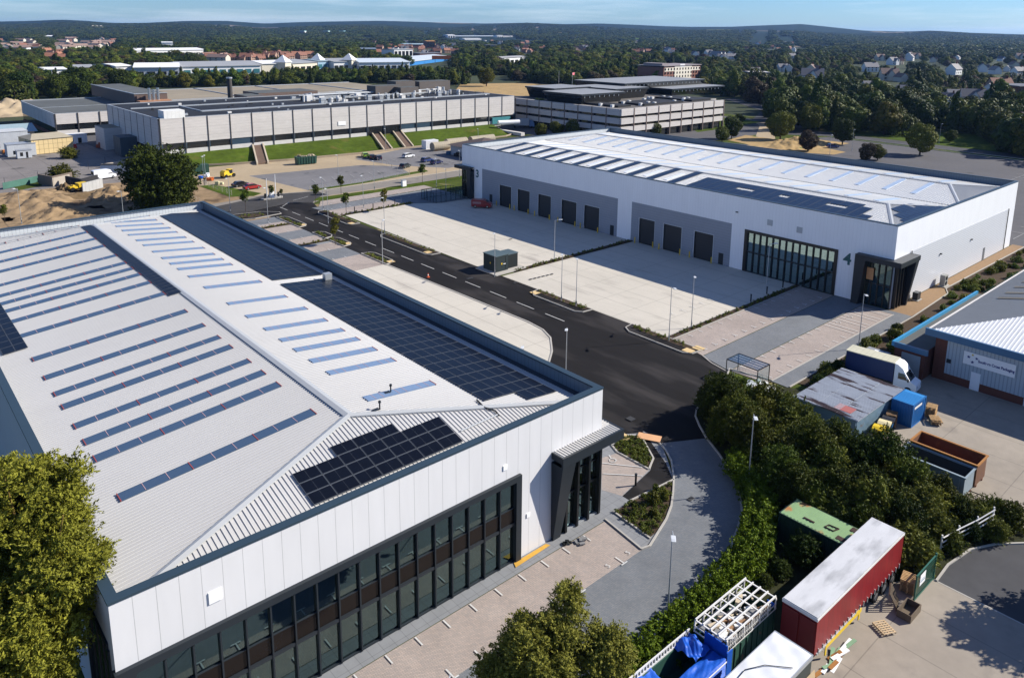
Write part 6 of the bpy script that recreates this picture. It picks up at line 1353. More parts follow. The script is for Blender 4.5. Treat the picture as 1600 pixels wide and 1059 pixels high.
for z in (h,.15):
    b.box(x0,y0-.04,z,x1,y0+.04,z+.08); b.box(x0,y1-.04,z,x1,y1+.04,z+.08); b.box(x0-.04,y0+.05,z,x0+.04,y1-.05,z+.08); b.box(x1-.04,y0+.05,z,x1+.04,y1-.05,z+.08)
b.build('frame', black_m, t); MB().box(x0+.05,y0-.01,.3,x1-.05,y0+.01,h-.1).box(x0-.01,y0+.05,.3,x0+.01,y1-.05,h-.1).build('glass', MATS['clear_glazing'], t)
for i,(px,py) in enumerate(((272,0),)): pass
# small things
p = G(669,433); t = thing('traffic_cone', 'orange traffic cone standing alone on the asphalt', 'cone', (p[0],p[1],-.0)); oc = mat('cone_orange',(.6,.10,.02),.5); b = MB(); b.cyl((0,0,.04),(0,0,.72),.16,.03,12); b.box(-.22,-.22,0,.22,.22,.05); b.build('body', oc, t, local=True); b = MB(); b.cyl((0,0,.33),(0,0,.5),.109,.08,12); b.build('band', white_paint, t, local=True)
b = MB(); b.obox((0,0,.14),2.4,1.22,.04,rad(-62)); o = b.build('plywood_board', mat('orange_plywood',(.55,.30,.15),.75,var=.1)); o.location = (13.1,4.9,0); tag(o,'bare plywood board lying across the planted island path','board')
p = G(272.5*.0+631,288); t = thing('feeder_pillar', 'small white feeder cabinet on the grass verge', 'cabinet', (*G(631,291)[:2],0)); b = MB(); b.box(-.6,-.4,0,.6,.4,1.6); b.build('box', white_paint, t, local=True); b = MB(); b.box(-.65,-.45,1.6,.65,.45,1.68); b.build('lid', galv, t, local=True)
t = thing('air_conditioner', 'grey air handling unit on pale base against the white side wall', 'air unit', (89.8,4.3,0)); b = MB(); b.box(88.9,3.7,.15,90.2,4.5,2.0); b.build('casing', mat('unit_grey',(.36,.36,.34),.5,lines=((2,.2,.06,.6),)), t); MB().box(88.6,3.5,0,90.6,4.7,.14).build('base', kerb_m, t)
for z in (.65,1.5): MB().cyl((89.5,3.69,z),(89.5,3.64,z),.34,None,14).build('fan', black_m, t)
t = thing('plant_box', 'small black cabinet at the foot of the side downpipe', 'cabinet', (79.5,4.3,0)); MB().box(78.4,3.9,.12,79.6,4.7,1.3).build('casing', anthracite, t); MB().box(78.2,3.7,0,79.8,4.8,.11).build('base', kerb_m, t)
for lbl,(px,py),m_,s in (('small grey paving offcuts heaped on the pink bays',(908,848),mat('grey_offcut',(.18,.18,.18),.9),.5),('dark rag lump on the pink bays by the entrance',(885,850),black_m,.3)):
    p = G(px,py); b = MB(); r2 = random.Random(int(px))
    for k in range(7): b.obox((r2.uniform(-s,s),r2.uniform(-s*.6,s*.6),0.0+.05*(k%3)),s*.9,s*.5,.1+.06*r2.random(),r2.uniform(0,3),0)
    o = b.build('rubble_pile', m_); o.location = (p[0],p[1],.02); tag(o,lbl,'rubble')
p = G(832,868); b = MB(); q = GG([(806,887),(860,852),(853,850),(803,880)]); o = struct(MB().poly([(x,y,ZM) for x,y in q]).build('path', mat('ochre_sand',(.5,.28,.04),.9,var=.15,scale=3)))
# ------------------------------------------------------------------ vegetation
def leaf_mesh(name, blobs, n, size, seed, m, jit=.55, shell=(.62,1.04), aspect=1.7, cull=.72, zmin=None):
    """a crown of n separate leaf faces spread through the shells of overlapping lobes"""
    rn = np.random.default_rng(seed); B = np.array(blobs, float)
    wts = (B[:,3]*B[:,4]+B[:,3]*B[:,5]+B[:,4]*B[:,5]); wts /= wts.sum()
    k = rn.choice(len(B), int(n*1.5), p=wts)
    d = rn.normal(size=(len(k),3)); d /= np.linalg.norm(d,axis=1)[:,None]
    r = shell[0]+(shell[1]-shell[0])*rn.random(len(k))**.6
    P = B[k,:3]+d*B[k,3:6]*r[:,None]
    keep = np.ones(len(k), bool)
    for j in range(len(B)):
        q = (P-B[j,:3])/B[j,3:6]; keep &= ~((np.einsum('ij,ij->i',q,q) < cull**2) & (k != j))
    if zmin is not None: keep &= P[:,2] > zmin
    P, d, k = P[keep][:n], d[keep][:n], k[keep][:n]; n = len(P)
    nrm = d/B[k,3:6]; nrm /= np.linalg.norm(nrm,axis=1)[:,None]
    nrm += rn.normal(size=(n,3))*jit; nrm[:,2] += .15; nrm /= np.linalg.norm(nrm,axis=1)[:,None]
    a = np.cross(nrm, rn.normal(size=(n,3))); a /= np.linalg.norm(a,axis=1)[:,None]; b = np.cross(nrm,a)
    s = size*(.6+.8*rn.random(n))[:,None]; a = a*s*aspect/2; b = b*s/2
    V = np.stack([P-a, P-b*.9, P+a, P+b*.9],1).reshape(-1,3)
    me = bpy.data.meshes.new(name); me.vertices.add(4*n); me.vertices.foreach_set('co', V.astype(np.float32).ravel())
    me.loops.add(4*n); me.loops.foreach_set('vertex_index', np.arange(4*n,dtype=np.int32)); me.polygons.add(n)
    me.polygons.foreach_set('loop_start', np.arange(0,4*n,4,dtype=np.int32)); me.polygons.foreach_set('loop_total', np.full(n,4,np.int32))
    me.materials.append(m); me.update(calc_edges=True); return me
def spray_mesh(name, blobs, twigs, per, length, spread, size, seed, m, gap=.3, droop=.25, aspect=2.4, zmin=None, freq=1.7, inner=.45):
    """foliage as many leafy twigs growing out of overlapping lobes, with open gaps between them"""
    rn = np.random.default_rng(seed); B = np.array(blobs, float); cen = B[:,:3].mean(0)
    w = B[:,3]*B[:,4]*B[:,5]; w = w**.8; w /= w.sum(); k = rn.choice(len(B), twigs*2, p=w)
    d = rn.normal(size=(len(k),3)); d /= np.linalg.norm(d,axis=1)[:,None]
    R = B[k,:3]+d*B[k,3:6]*(inner+(1-inner)*rn.random(len(k)))[:,None]
    nzv = np.sin(R[:,0]*freq+1.3)*np.sin(R[:,1]*freq*1.1+.4)+np.sin(R[:,2]*freq*.9+R[:,0]*.7)*np.sin(R[:,1]*freq*.6-R[:,2])
    keep = nzv+rn.normal(size=len(k))*.35 > -1+gap*2*.9-.55
    R, k, d = R[keep][:twigs], k[keep][:twigs], d[keep][:twigs]
    o = d+.5*(R-cen)/np.linalg.norm(R-cen,axis=1).clip(.3)[:,None]+rn.normal(size=R.shape)*.45; o[:,2] += .25; o /= np.linalg.norm(o,axis=1)[:,None]
    n = len(R)*per; ti = np.repeat(np.arange(len(R)), per); t = rn.random(n)
    L = (length*(.5+rn.random(len(R))))[ti]
    P = R[ti]+o[ti]*(L*t)[:,None]+rn.normal(size=(n,3))*(spread*(1.1-.7*t))[:,None]; P[:,2] -= droop*L*t*t
    if zmin is not None: q = P[:,2] > zmin; P, ti = P[q], ti[q]; n = len(P)
    nrm = o[ti]*.25+rn.normal(size=(n,3))*.75; nrm[:,2] += .35; nrm /= np.linalg.norm(nrm,axis=1)[:,None]
    a = np.cross(nrm, o[ti]+rn.normal(size=(n,3))*.5); a /= np.linalg.norm(a,axis=1)[:,None].clip(1e-4); b = np.cross(nrm,a)
    s = size*(.6+.8*rn.random(n))[:,None]; b = b*s*aspect/2; a = a*s/2
    V = np.stack([P-b, P-a, P+b, P+a],1).reshape(-1,3)
    me = bpy.data.meshes.new(name); me.vertices.add(4*n); me.vertices.foreach_set('co', V.astype(np.float32).ravel())
    me.loops.add(4*n); me.loops.foreach_set('vertex_index', np.arange(4*n,dtype=np.int32)); me.polygons.add(n)
    me.polygons.foreach_set('loop_start', np.arange(0,4*n,4,dtype=np.int32)); me.polygons.foreach_set('loop_total', np.full(n,4,np.int32))
    me.materials.append(m); me.update(calc_edges=True); return me
def crown_blobs(w, h, z0, n, seed, irr=.3):
    rn = np.random.default_rng(seed); out = [(0,0,z0+h*.5,w*.36,w*.36,h*.40)]
    for i in range(n):
        t = rn.uniform(-1,1); a = rn.uniform(0,6.283); ring = math.sqrt(max(0,1-t*t*.9))*(.62+.25*rn.random())
        r = w*(.15+irr*.38*rn.random())
        out.append((math.cos(a)*ring*w*.42, math.sin(a)*ring*w*.42, z0+h*(.5+.40*t), r, r, r*(.75+.3*rn.random())))
    return out
bark = mat('tree_bark', (.075,.055,.04), .9, .2, var=.3, scale=3, stretch=(3,3,.5))
def trunk_mesh(name, h, r, limbs, seed, spread, m=bark, top=.6, lean=0):
    rn = random.Random(seed); b = MB(); b.cyl((0,0,-.1),(lean*.4,0,h*.45),r,r*.75,8); b.cyl((lean*.4,0,h*.45),(lean,0,h),r*.75,r*.25,7)
    for i in range(limbs):
        a = rn.uniform(0,6.28); z0 = h*rn.uniform(.3,.75); l = spread*rn.uniform(.5,1); z1 = z0+l*rn.uniform(.5,1.0)
        p, q = (lean*z0/h,0,z0), (lean*z0/h+math.cos(a)*l*.6, math.sin(a)*l*.6, z0+(z1-z0)*.6); e = (lean*z0/h+math.cos(a+.25)*l, math.sin(a+.25)*l, z1)
        b.cyl(p,q,r*.42,r*.26,6); b.cyl(q,e,r*.26,r*.08,5)
    o = b.build(name, m, None); me = o.data; bpy.data.objects.remove(o); return me
def obj(name, me, parent): o = bpy.data.objects.new(name, me); COL.objects.link(o); o.parent = parent; return o
def tree(label, loc, crown_me, trunk_me, name='tree', rz=0, s=1.0, group=None, cat='tree'):
    t = thing(name, label, cat, loc, rz, group); t.scale = (s,s,s) if not isinstance(s, tuple) else s
    obj('crown', crown_me, t); obj('trunk', trunk_me, t); return t
fol_olive = foliage('olive_leaves', (.055,.058,.007), (.33,.30,.042), .02, .22)
fol_birch = foliage('birch_leaves', (.055,.075,.011), (.31,.33,.06), .02, .25)
fol_hedge = foliage('laurel_leaves', (.024,.052,.004), (.135,.22,.014), .02, .15, .6)
fol_dark = foliage('dark_leaves', (.010,.020,.003), (.052,.075,.009), .25, .08)
fol_mid = foliage('mid_leaves', (.014,.024,.003), (.088,.105,.012), .34, .1)
fol_scrub = foliage('scrub_leaves', (.018,.027,.003), (.17,.18,.025), .45, .12)
fol_low = foliage('ground_shrub_leaves', (.05,.075,.012), (.15,.17,.03), .25, .2)
fol_cop = foliage('copper_leaves', (.030,.022,.014), (.075,.055,.028), .2, .15)
fol_yel = foliage('yellow_green_leaves', (.035,.045,.006), (.16,.15,.02), .15, .2)
# large tree at the left edge, very near: two leaning masses of fine olive leaves
lb = []
rn = np.random.default_rng(21)
def lobe_cluster(c, rx, ry, rz, n, rr0, seed):
    rn = np.random.default_rng(seed); out = []
    for i in range(n):
        d = rn.normal(size=3); d /= np.linalg.norm(d); k = .45+.5*rn.random()
        out.append((c[0]+d[0]*rx*k, c[1]+d[1]*ry*k, c[2]+d[2]*rz*k, rr0*(.7+.6*rn.random()), rr0*(.7+.6*rn.random()), rr0*(.6+.5*rn.random())))
    return out
def px_at(px, py, z): return G(px, py, z)
c1 = px_at(42, 812, 13.5); c2 = px_at(22, 1010, 9.0); c3 = px_at(108, 880, 12.0)
base = np.array([c1[0]-.6, c1[1]+.2, 0]); L_ = lambda c: (c[0]-base[0], c[1]-base[1], c[2])
bl = lobe_cluster(L_(c1),3.4,3.2,3.7,90,.62,1)+lobe_cluster(L_(c2),3.6,3.2,3.4,80,.62,2)+lobe_cluster(L_(c3),1.9,2.0,2.2,34,.5,3)
big = thing('willow_tree', 'big olive-green tree overhanging the near roof corner', 'tree', tuple(base))
obj('crown', spray_mesh('crown', bl, 11500, 20, .75, .11, .085, 4, fol_olive, .34, .3, 2.6, None, 1.25), big)
b = MB(); ybark = mat('yellow_lichen_bark', (.24,.16,.05), .9, .1, var=.25, scale=3)
b.cyl((0,0,-.1),(.2,-.2,5),.32,.24,9); b.cyl((.2,-.2,5),(.4,-.2,11),.24,.14,8)
for e, z0 in (((L_(c1)[0]-.8,L_(c1)[1],17),7),((L_(c1)[0]+1.2,L_(c1)[1]+1,16.5),8),((L_(c3)[0],L_(c3)[1],15),6),((L_(c2)[0]+.6,L_(c2)[1]-.6,12.4),4),((L_(c2)[0]-1,L_(c2)[1],12),4.5)):
    p = (.25,-.2,z0); m_ = ((p[0]+e[0])/2+.2,(p[1]+e[1])/2,(p[2]+e[2])/2); b.cyl(p,m_,.14,.09,7); b.cyl(m_,e,.09,.03,6)
b.build('trunk', ybark, big, local=True)
# tree at the bottom centre
c1 = px_at(850, 1020, 4.4); c2 = px_at(886, 948, 6.0); c3 = px_at(785, 1048, 3.2); c4 = px_at(945, 1018, 3.9)
base = np.array([c1[0]+.5, c1[1]-.3, 0])
bl = lobe_cluster(L_(c1),2.7,2.3,2.2,80,.42,5)+lobe_cluster(L_(c2),.9,.9,1.7,30,.3,6)+lobe_cluster(L_(c3),1.7,1.3,1.4,40,.36,7)+lobe_cluster(L_(c4),1.5,1.3,1.8,44,.36,8)
t = thing('birch_tree', 'feathery green tree at the bottom edge before the pink bays', 'tree', tuple(base))
obj('crown', spray_mesh('crown', bl, 6800, 18, .62, .09, .075, 9, fol_birch, .36, .4, 2.4, None, 2.0), t)
b = MB(); b.cyl((0,0,-.1),(.1,.1,3),.14,.1,8); b.cyl((.1,.1,3),(L_(c2)[0],L_(c2)[1],6.3),.1,.02,7)
for c in (c1,c3,c4): q = L_(c); b.cyl((.1,.1,1.6),(q[0],q[1],q[2]+.5),.08,.03,6)
b.build('trunk', mat('pale_birch_bark', (.30,.28,.24), .8, var=.3, scale=4), t, local=True)
# clipped hedge along the drive
hl = [(-16.5,-13.9),(-11.5,-13.6),(-7,-13.5),(-2.6,-13.4),(1,-13.0),(4.2,-12.5),(7.0,-11.4),(9.6,-10.0),(11.6,-8.3),(13.2,-6.4),(14.8,-3.9)]
bl = []; rn = np.random.default_rng(31)
for (xa,ya),(xb,yb_) in zip(hl,hl[1:]):
    L = math.hypot(xb-xa,yb_-ya); nx_, ny_ = -(yb_-ya)/L, (xb-xa)/L; n = int(L/.55)
    for i in range(n):
        t_ = i/n; x, y = xa+(xb-xa)*t_, ya+(yb_-ya)*t_
        for off in (-.75,0,.75): bl.append((x+nx_*off+rn.normal()*.1, y+ny_*off+rn.normal()*.1, 1.15+rn.normal()*.08-(.12 if off else 0), .62, .62, 1.15+rn.random()*.16))
he = thing('hedge', 'clipped bright green hedge curving along the grey drive', 'hedge', (0,-12,0)); me = spray_mesh('foliage', [(x,y+12,z,a*.92,c*.92,d*.94) for x,y,z,a,c,d in bl], 6500, 14, .30, .09, .11, 32, fol_hedge, .2, .05, 1.8, .02, 2.4, .75); obj('foliage', me, he)
b = MB()
for (xa,ya),(xb,yb_) in zip(hl,hl[1:]):
    for i in range(4): x, y = xa+(xb-xa)*i/4, ya+(yb_-ya)*i/4; b.cyl((x,y,-.05),(x,y,1.4),.06,.03,6)
b.build('stems', bark, he)
# scrub bushes (shared leaf meshes)
SCR = []
for i in range(6): SCR.append(spray_mesh('bush_leaves', crown_blobs(3.3,2.7,.1,22,40+i,.42), 560, 17, .5, .10, .11, 50+i, (fol_scrub,fol_dark,fol_scrub,fol_mid,fol_scrub,fol_low)[i], .36, .15, 1.9, .02, 2.6))
TALL = []
for i in range(4): TALL.append(spray_mesh('tree_leaves', crown_blobs(4.6,5.0,1.0,34,70+i,.34), 1100, 17, .6, .11, .12, 80+i, (fol_mid,fol_scrub,fol_dark,fol_scrub)[i], .38, .2, 1.9, None, 2.2))
stem = trunk_mesh('bush_stems', 1.6, .09, 5, 3, 1.1); tstem = trunk_mesh('tree_stems', 4.2, .16, 8, 5, 2.0)
rr = random.Random(77)
def inpoly(x, y, P):
    c = False
    for (xa,ya),(xb,yb_) in zip(P, P[1:]+P[:1]):
        if (ya > y) != (yb_ > y) and x < (xb-xa)*(y-ya)/(yb_-ya)+xa: c = not c
    return c
scrub = [(14.6,-8.8),(19.0,.6),(23.6,4.2),(27,3.2),(26.0,-2.5),(25.0,-7.5),(24.3,-10.5),(23.9,-13),(24.4,-20.8),(26.0,-25),(23.6,-25),(21.4,-23.8),(19.2,-22.6),(15.5,-22),(13.6,-21.6),(12.2,-19),(12.2,-12),(12,-10.5)]
pts = []; tries = 0
while len(pts) < 90 and tries < 6000:
    tries += 1; x, y = rr.uniform(11,29), rr.uniform(-26,5)
    if inpoly(x,y,scrub) and all((x-a)**2+(y-c)**2 > 2.0 for a,c in pts) and not (11.5 < x < 12.4 and y < -12): pts.append((x,y))
for k, (x,y) in enumerate(pts):
    edge = y < -20.5
    s = rr.uniform(.45,.7) if edge else rr.uniform(.75,1.2)
    if (not edge) and k % 4 == 0 and y > -16 and x < 24.5: tree('', (x,y,0), TALL[k % 4], tstem, 'scrub_tree', rr.uniform(0,6), rr.uniform(.62,.95), 'scrub trees in the thicket behind the hedge')['label'] = 'self-sown tree in the thicket between the drive and packaging yard'
    else:
        t = thing('bush', 'wild bush in the thicket between the drive and packaging yard', 'bush', (x,y,0), rr.uniform(0,6), 'wild bushes of the thicket'); t.scale = (s,s,s*rr.uniform(.8,1.2)); obj('foliage', SCR[k % 6], t); obj('stems', stem, t)
for x, y, s, lbl in ((7.2,-15.2,.75,'dark shrub between hedge and the rusty green container'),(4.4,-14.8,.45,'low green shrub in the gap behind the caged skip'),(22.8,5.0,.55,'shrub by the kerb at the asphalt bend'),(21.0,3.0,.6,'shrub at the kerb corner before the thicket'),(2.5,-14.6,.35,'tiny shrub at the end of caged skip')):
    t = thing('bush', lbl, 'bush', (x,y,0)); t.scale = (s,)*3; obj('foliage', SCR[1], t); obj('stems', stem, t)
tree('broad tree on the grey road kerb whose shadow falls on the yard', (19.6,-33.0,0), TALL[2], tstem, 'tree', .5, 1.35)
# shrubs on the strip along the packaging fence and low planting
rr = random.Random(5); low = leaf_mesh('low_shrub_leaves', crown_blobs(1.5,.8,.0,7,90,.5), 900, .12, 91, fol_low, .8, (.4,1.1), 1.8, .5, .01)
low2 = leaf_mesh('low_shrub_leaves', crown_blobs(1.5,.8,.0,7,93,.5), 900, .12, 94, fol_scrub, .8, (.4,1.1), 1.8, .5, .01)
for k in range(78):
    x = rr.uniform(37.5,127); y = rr.uniform(-3.2,.9) if x < 84 else rr.uniform(-2.6,2.0)
    if 43.5 < x < 49.5 and y < -1.2: continue
    if 49 < x < 80 and y < -3.4: continue
    t = thing('low_shrub', 'low shrub in the bare soil strip along the far unit path', 'shrub', (x,y,0), rr.uniform(0,6), 'low shrubs of the soil strip'); s = rr.uniform(.6,1.25) if x > 60 else rr.uniform(.9,1.6); t.scale = (s,s,s); obj('foliage', low if k % 2 else low2, t)
for x,y,s in ((39,-1.4,.65),(41.4,.2,.5),(43.0,-.4,.55),(37.5,-.8,.5)):
    t = thing('bush', 'green bush between the grey path and the curtain van', 'bush', (x,y,0), x, 'bushes beside the curtain van'); t.scale = (s,)*3; obj('foliage', SCR[int(x)%6], t)
wire_fence('green wire fence along the soil strip behind the trade unit', [(80,-3.2),(128,-3.4)], 2.0, 3.0, grn, z=0)
# planting beds: uncountable little plants, one object per bed
def carpet(polys_z, n, size, h, m, seed, name='ground_cover'):
    rn = random.Random(seed); bl = []
    for poly, z in polys_z:
        xs = [p[0] for p in poly]; ys = [p[1] for p in poly]; c = 0; tr = 0
        while c < n and tr < n*30:
            tr += 1; x, y = rn.uniform(min(xs),max(xs)), rn.uniform(min(ys),max(ys))
            if inpoly(x,y,poly): s = rn.uniform(.5,1.2); bl.append((x,y,z+h*.4*s,size*s,size*s,h*.6*s)); c += 1
    me = leaf_mesh(name, bl, len(bl)*26, .10, seed, m, .9, (.3,1.1), 2, .2); o = bpy.data.objects.new(name, me); COL.objects.link(o); o['kind'] = 'stuff'; o['label'] = 'low mixed planting in the soil beds'; o['category'] = 'ground cover'; return o
bed1 = [(.9,-1.0),(.6,-5.1),(1.9,-5.0),(5.5,-3.4),(8.6,-1.4),(3.2,-1)]; bed2 = [(9.2,6.2),(11.3,6.8),(12.5,5.6),(10.4,2.5),(8.7,1.6),(8.7,5.2)]
carpet([(bed1,0),(bed2,0)], 150, .22, .35, fol_low, 1)
carpet([(rect(a,c,b_,d),.11) for a,b_,c,d in ISL], 30, .22, .4, fol_low, 2)
carpet([(rect(39.8,55.5,70.8,56.5),.09),(rect(36.6,19.5,70.6,20.4),.07),(rect(36.4,111.4,56,112.8),.07)], 90, .2, .35, fol_scrub, 3)
carpet([(rect(2,y,24.2,y+.9),.06) for y in (94.4,111.4)], 70, .2, .35, fol_scrub, 4)
for x,y,s in ((4.6,-2.4,.85),(5.9,-2.6,.6),(3.1,-3.6,.5),(6.2,-1.4,.5)):
    t = thing('low_shrub', 'rounder shrub in the planted bed by the near entrance', 'shrub', (x,y,0), x*3, 'rounder shrubs in the entrance bed'); t.scale = (s,s,s*1.3); obj('foliage', low2, t)
# young trees with stakes
SAP = [leaf_mesh('sapling_leaves', crown_blobs(1.5,2.6,1.5,8,110+i,.5), 800, .16, 112+i, fol_yel if i else fol_mid, .9, (.3,1.15), 1.8, .3) for i in range(2)]
sst = trunk_mesh('sapling_stem', 3.6, .05, 5, 8, .8)
for (px,py), lbl, k, s in (((384,330),'thin sapling on the island at the near unit far corner',0,1.25),((424,312),'thin bare sapling behind the barrier hut',0,.9),((493,316),'brownish sapling at the curved verge path',0,1.1),((533,303),'slim tall sapling in the verge facing the green skip',0,1.2),((541,333),'wispy sapling in the pink bays across the junction',0,1.2),((524,382),'yellow-green sapling leaning over the tan bays',1,1.35),((660,284),'upright conifer-like sapling on the verge nose',0,1.25),((600,330),'yellow-green sapling at the far yard corner',1,1.3),((8,348),'straggly sapling at the left edge by the parapet',0,1),((440,310),'tiny sapling next to the white barrier pole',0,.6)):
    p = G(px,py); t = thing('sapling', lbl, 'sapling', (p[0],p[1],0), px); t.scale = (s,)*3; obj('crown', SAP[k], t); obj('trunk', sst, t)
# single trees of the middle distance
C12 = [leaf_mesh('round_crown', crown_blobs(10,9.5,1.6,26,120+i,.3), 9000, .40, 130+i, m_, .6, (.6,1.05), 1.5, .7) for i, m_ in enumerate((fol_dark,fol_mid,fol_yel,fol_cop))]
T12 = trunk_mesh('round_trunk', 6.5, .32, 9, 12, 3.2)
p = G(252,322); big = spray_mesh('round_crown', crown_blobs(16,12.2,.3,80,200,.28), 2600, 22, 1.2, .35, .30, 201, foliage('plane_leaves',(.012,.024,.003),(.058,.078,.010),.02,.08), .3, .1, 1.7, None, .7, .55)
tree('single broad round dark tree on the bare earth', (p[0],p[1],0), big, trunk_mesh('broad_trunk', 7, .5, 12, 14, 5))
for (px,py), k, w_, lbl in (((1219,218),2,1.05,'round tree with yellowing right side by the roundabout road'),((1265,205),2,1.1,'tall yellow-green tree at the front of the wood'),((1316,226),0,.85,'narrow dark tree beside the mound lamp post'),((1262,236),3,.7,'small copper-brown tree on the dry mound'),((1437,242),2,1.05,'spreading tree on the verge of the big parking lot'),((1354,251),3,.55,'copper shrub-like tree behind the far parapet'),((1371,250),1,.5,'small green tree next to the copper one'),((1484,222),1,.45,'little tree on the sunny lawn'),((1143,217),0,.75,'dark tree at the office block corner'),((1128,221),1,.55,'lower bushy tree left of the office corner tree'),((1156,194),1,.45,'small tree on the lawn behind the offices'),((848,199),0,1.05,'dark tree in front of the office left face'),((870,212),1,.55,'pale bushy tree under the office left face'),((895,213),1,.6,'second bushy tree under the office left face'),((845,213),1,.5,'bush-like tree next to the lorry'),((1024,212),1,.5,'round tree top over the far parapet left'),((1007,212),0,.3,'small dark tree top left over the far parapet'),((760,135),2,1.35,'big rounded yellow-green tree beyond the long hall end'),((122,152),1,1.7,'large bright green tree behind the grey flat block'),((85,158),1,1.4,'tree left of the large bright green tree'),((35,165),0,1.5,'dark tree at far left behind the rubble yard'),((190,150),0,1.3,'dark tree between bright tree and brown hall'),((155,113),2,.9,'yellow tree among the white retail sheds')):
    p = G(px,py); tree(lbl, (p[0],p[1],0), C12[k], T12, 'tree', px*.7, (w_,w_,w_*(.92 if k != 0 else 1.05)))
p = G(97,281); t = thing('bush', 'roundish bush against the pale concrete yard fence', 'bush', (p[0],p[1],0)); t.scale = (2.0,2.0,1.3); obj('foliage', SCR[0], t)
p = G(108,247); t = thing('bush', 'small bush at the corner of the cream wrapped store', 'bush', (p[0],p[1],0)); t.scale = (1.6,1.6,1.0); obj('foliage', SCR[4], t)
# ------------------------------------------------------------------ the town beyond
def flat_shed(name, label, pl, pr, base_y, depth, h, wall, roof, cat='building', rz=None, parts=(), z0=0):
    """building whose front runs between two surveyed ground points"""
    a, b_ = G(pl,base_y[0]), G(pr,base_y[1]); L = math.hypot(b_[0]-a[0], b_[1]-a[1]); ang = math.atan2(b_[1]-a[1], b_[0]-a[0])
    t = thing(name, label, cat, (a[0],a[1],0), ang)
    b = MB(); b.box(0,0,-.1,L,depth,h); b.build('wall', wall, t, local=True)
    b = MB(); b.add([(-.6,-1.0,h),(L+.6,-1.0,h),(L+.6,depth+.6,h),(-.6,depth+.6,h),(-.6,-1.0,h+.5),(L+.6,-1.0,h+.5),(L+.6,depth*.5,h+depth*.05),(-.6,depth*.5,h+depth*.05),(L+.6,depth+.6,h+.5),(-.6,depth+.6,h+.5)],[(0,1,5,4),(4,5,6,7),(7,6,8,9),(1,2,8,6,5),(3,0,4,7,9),(2,3,9,8)]); b.build('roof', roof, t, local=True)
    if parts:
        n = parts[0]
        for k in range(n): x0 = L*(k+.15)/n; MB().box(x0,-.35,h*parts[1],x0+L/n*.7,-.002,h*parts[2]).build('window', parts[3] if len(parts) > 3 else win_dark, t, local=True)
    return t
w_wall = mat('white_render', (.66,.66,.64), .6, var=.05); cream = mat('cream_render', (.55,.50,.40), .7, var=.08); g_roof = mat('grey_sheet_roof', (.27,.28,.29), .7, .1, var=.08, scale=.1); w_roof = mat('white_sheet_roof', (.66,.66,.65), .7, .1, var=.06, scale=.1)
teal_w = mat('teal_shopfront', (.04,.14,.16), .2, .6); sl_roof = mat('slate_roof', (.10,.10,.11), .7, var=.15, scale=1); red_roof = mat('clay_tile_roof', (.19,.085,.055), .8, var=.15, scale=1); brn_roof = mat('brown_tile_roof', (.15,.10,.08), .8, var=.15, scale=1); or_roof = mat('orange_tile_roof', (.27,.12,.07), .8, var=.12, scale=1); bl_roof = mat('pale_blue_roof', (.16,.30,.42), .5, var=.08)
def px_h(bx, by, ty):
    lo, hi = 0, 80; p = G(bx,by)
    for _ in range(40):
        m_ = (lo+hi)/2
        if proj((p[0],p[1],m_))[1] > ty: lo = m_
        else: hi = m_
    return lo
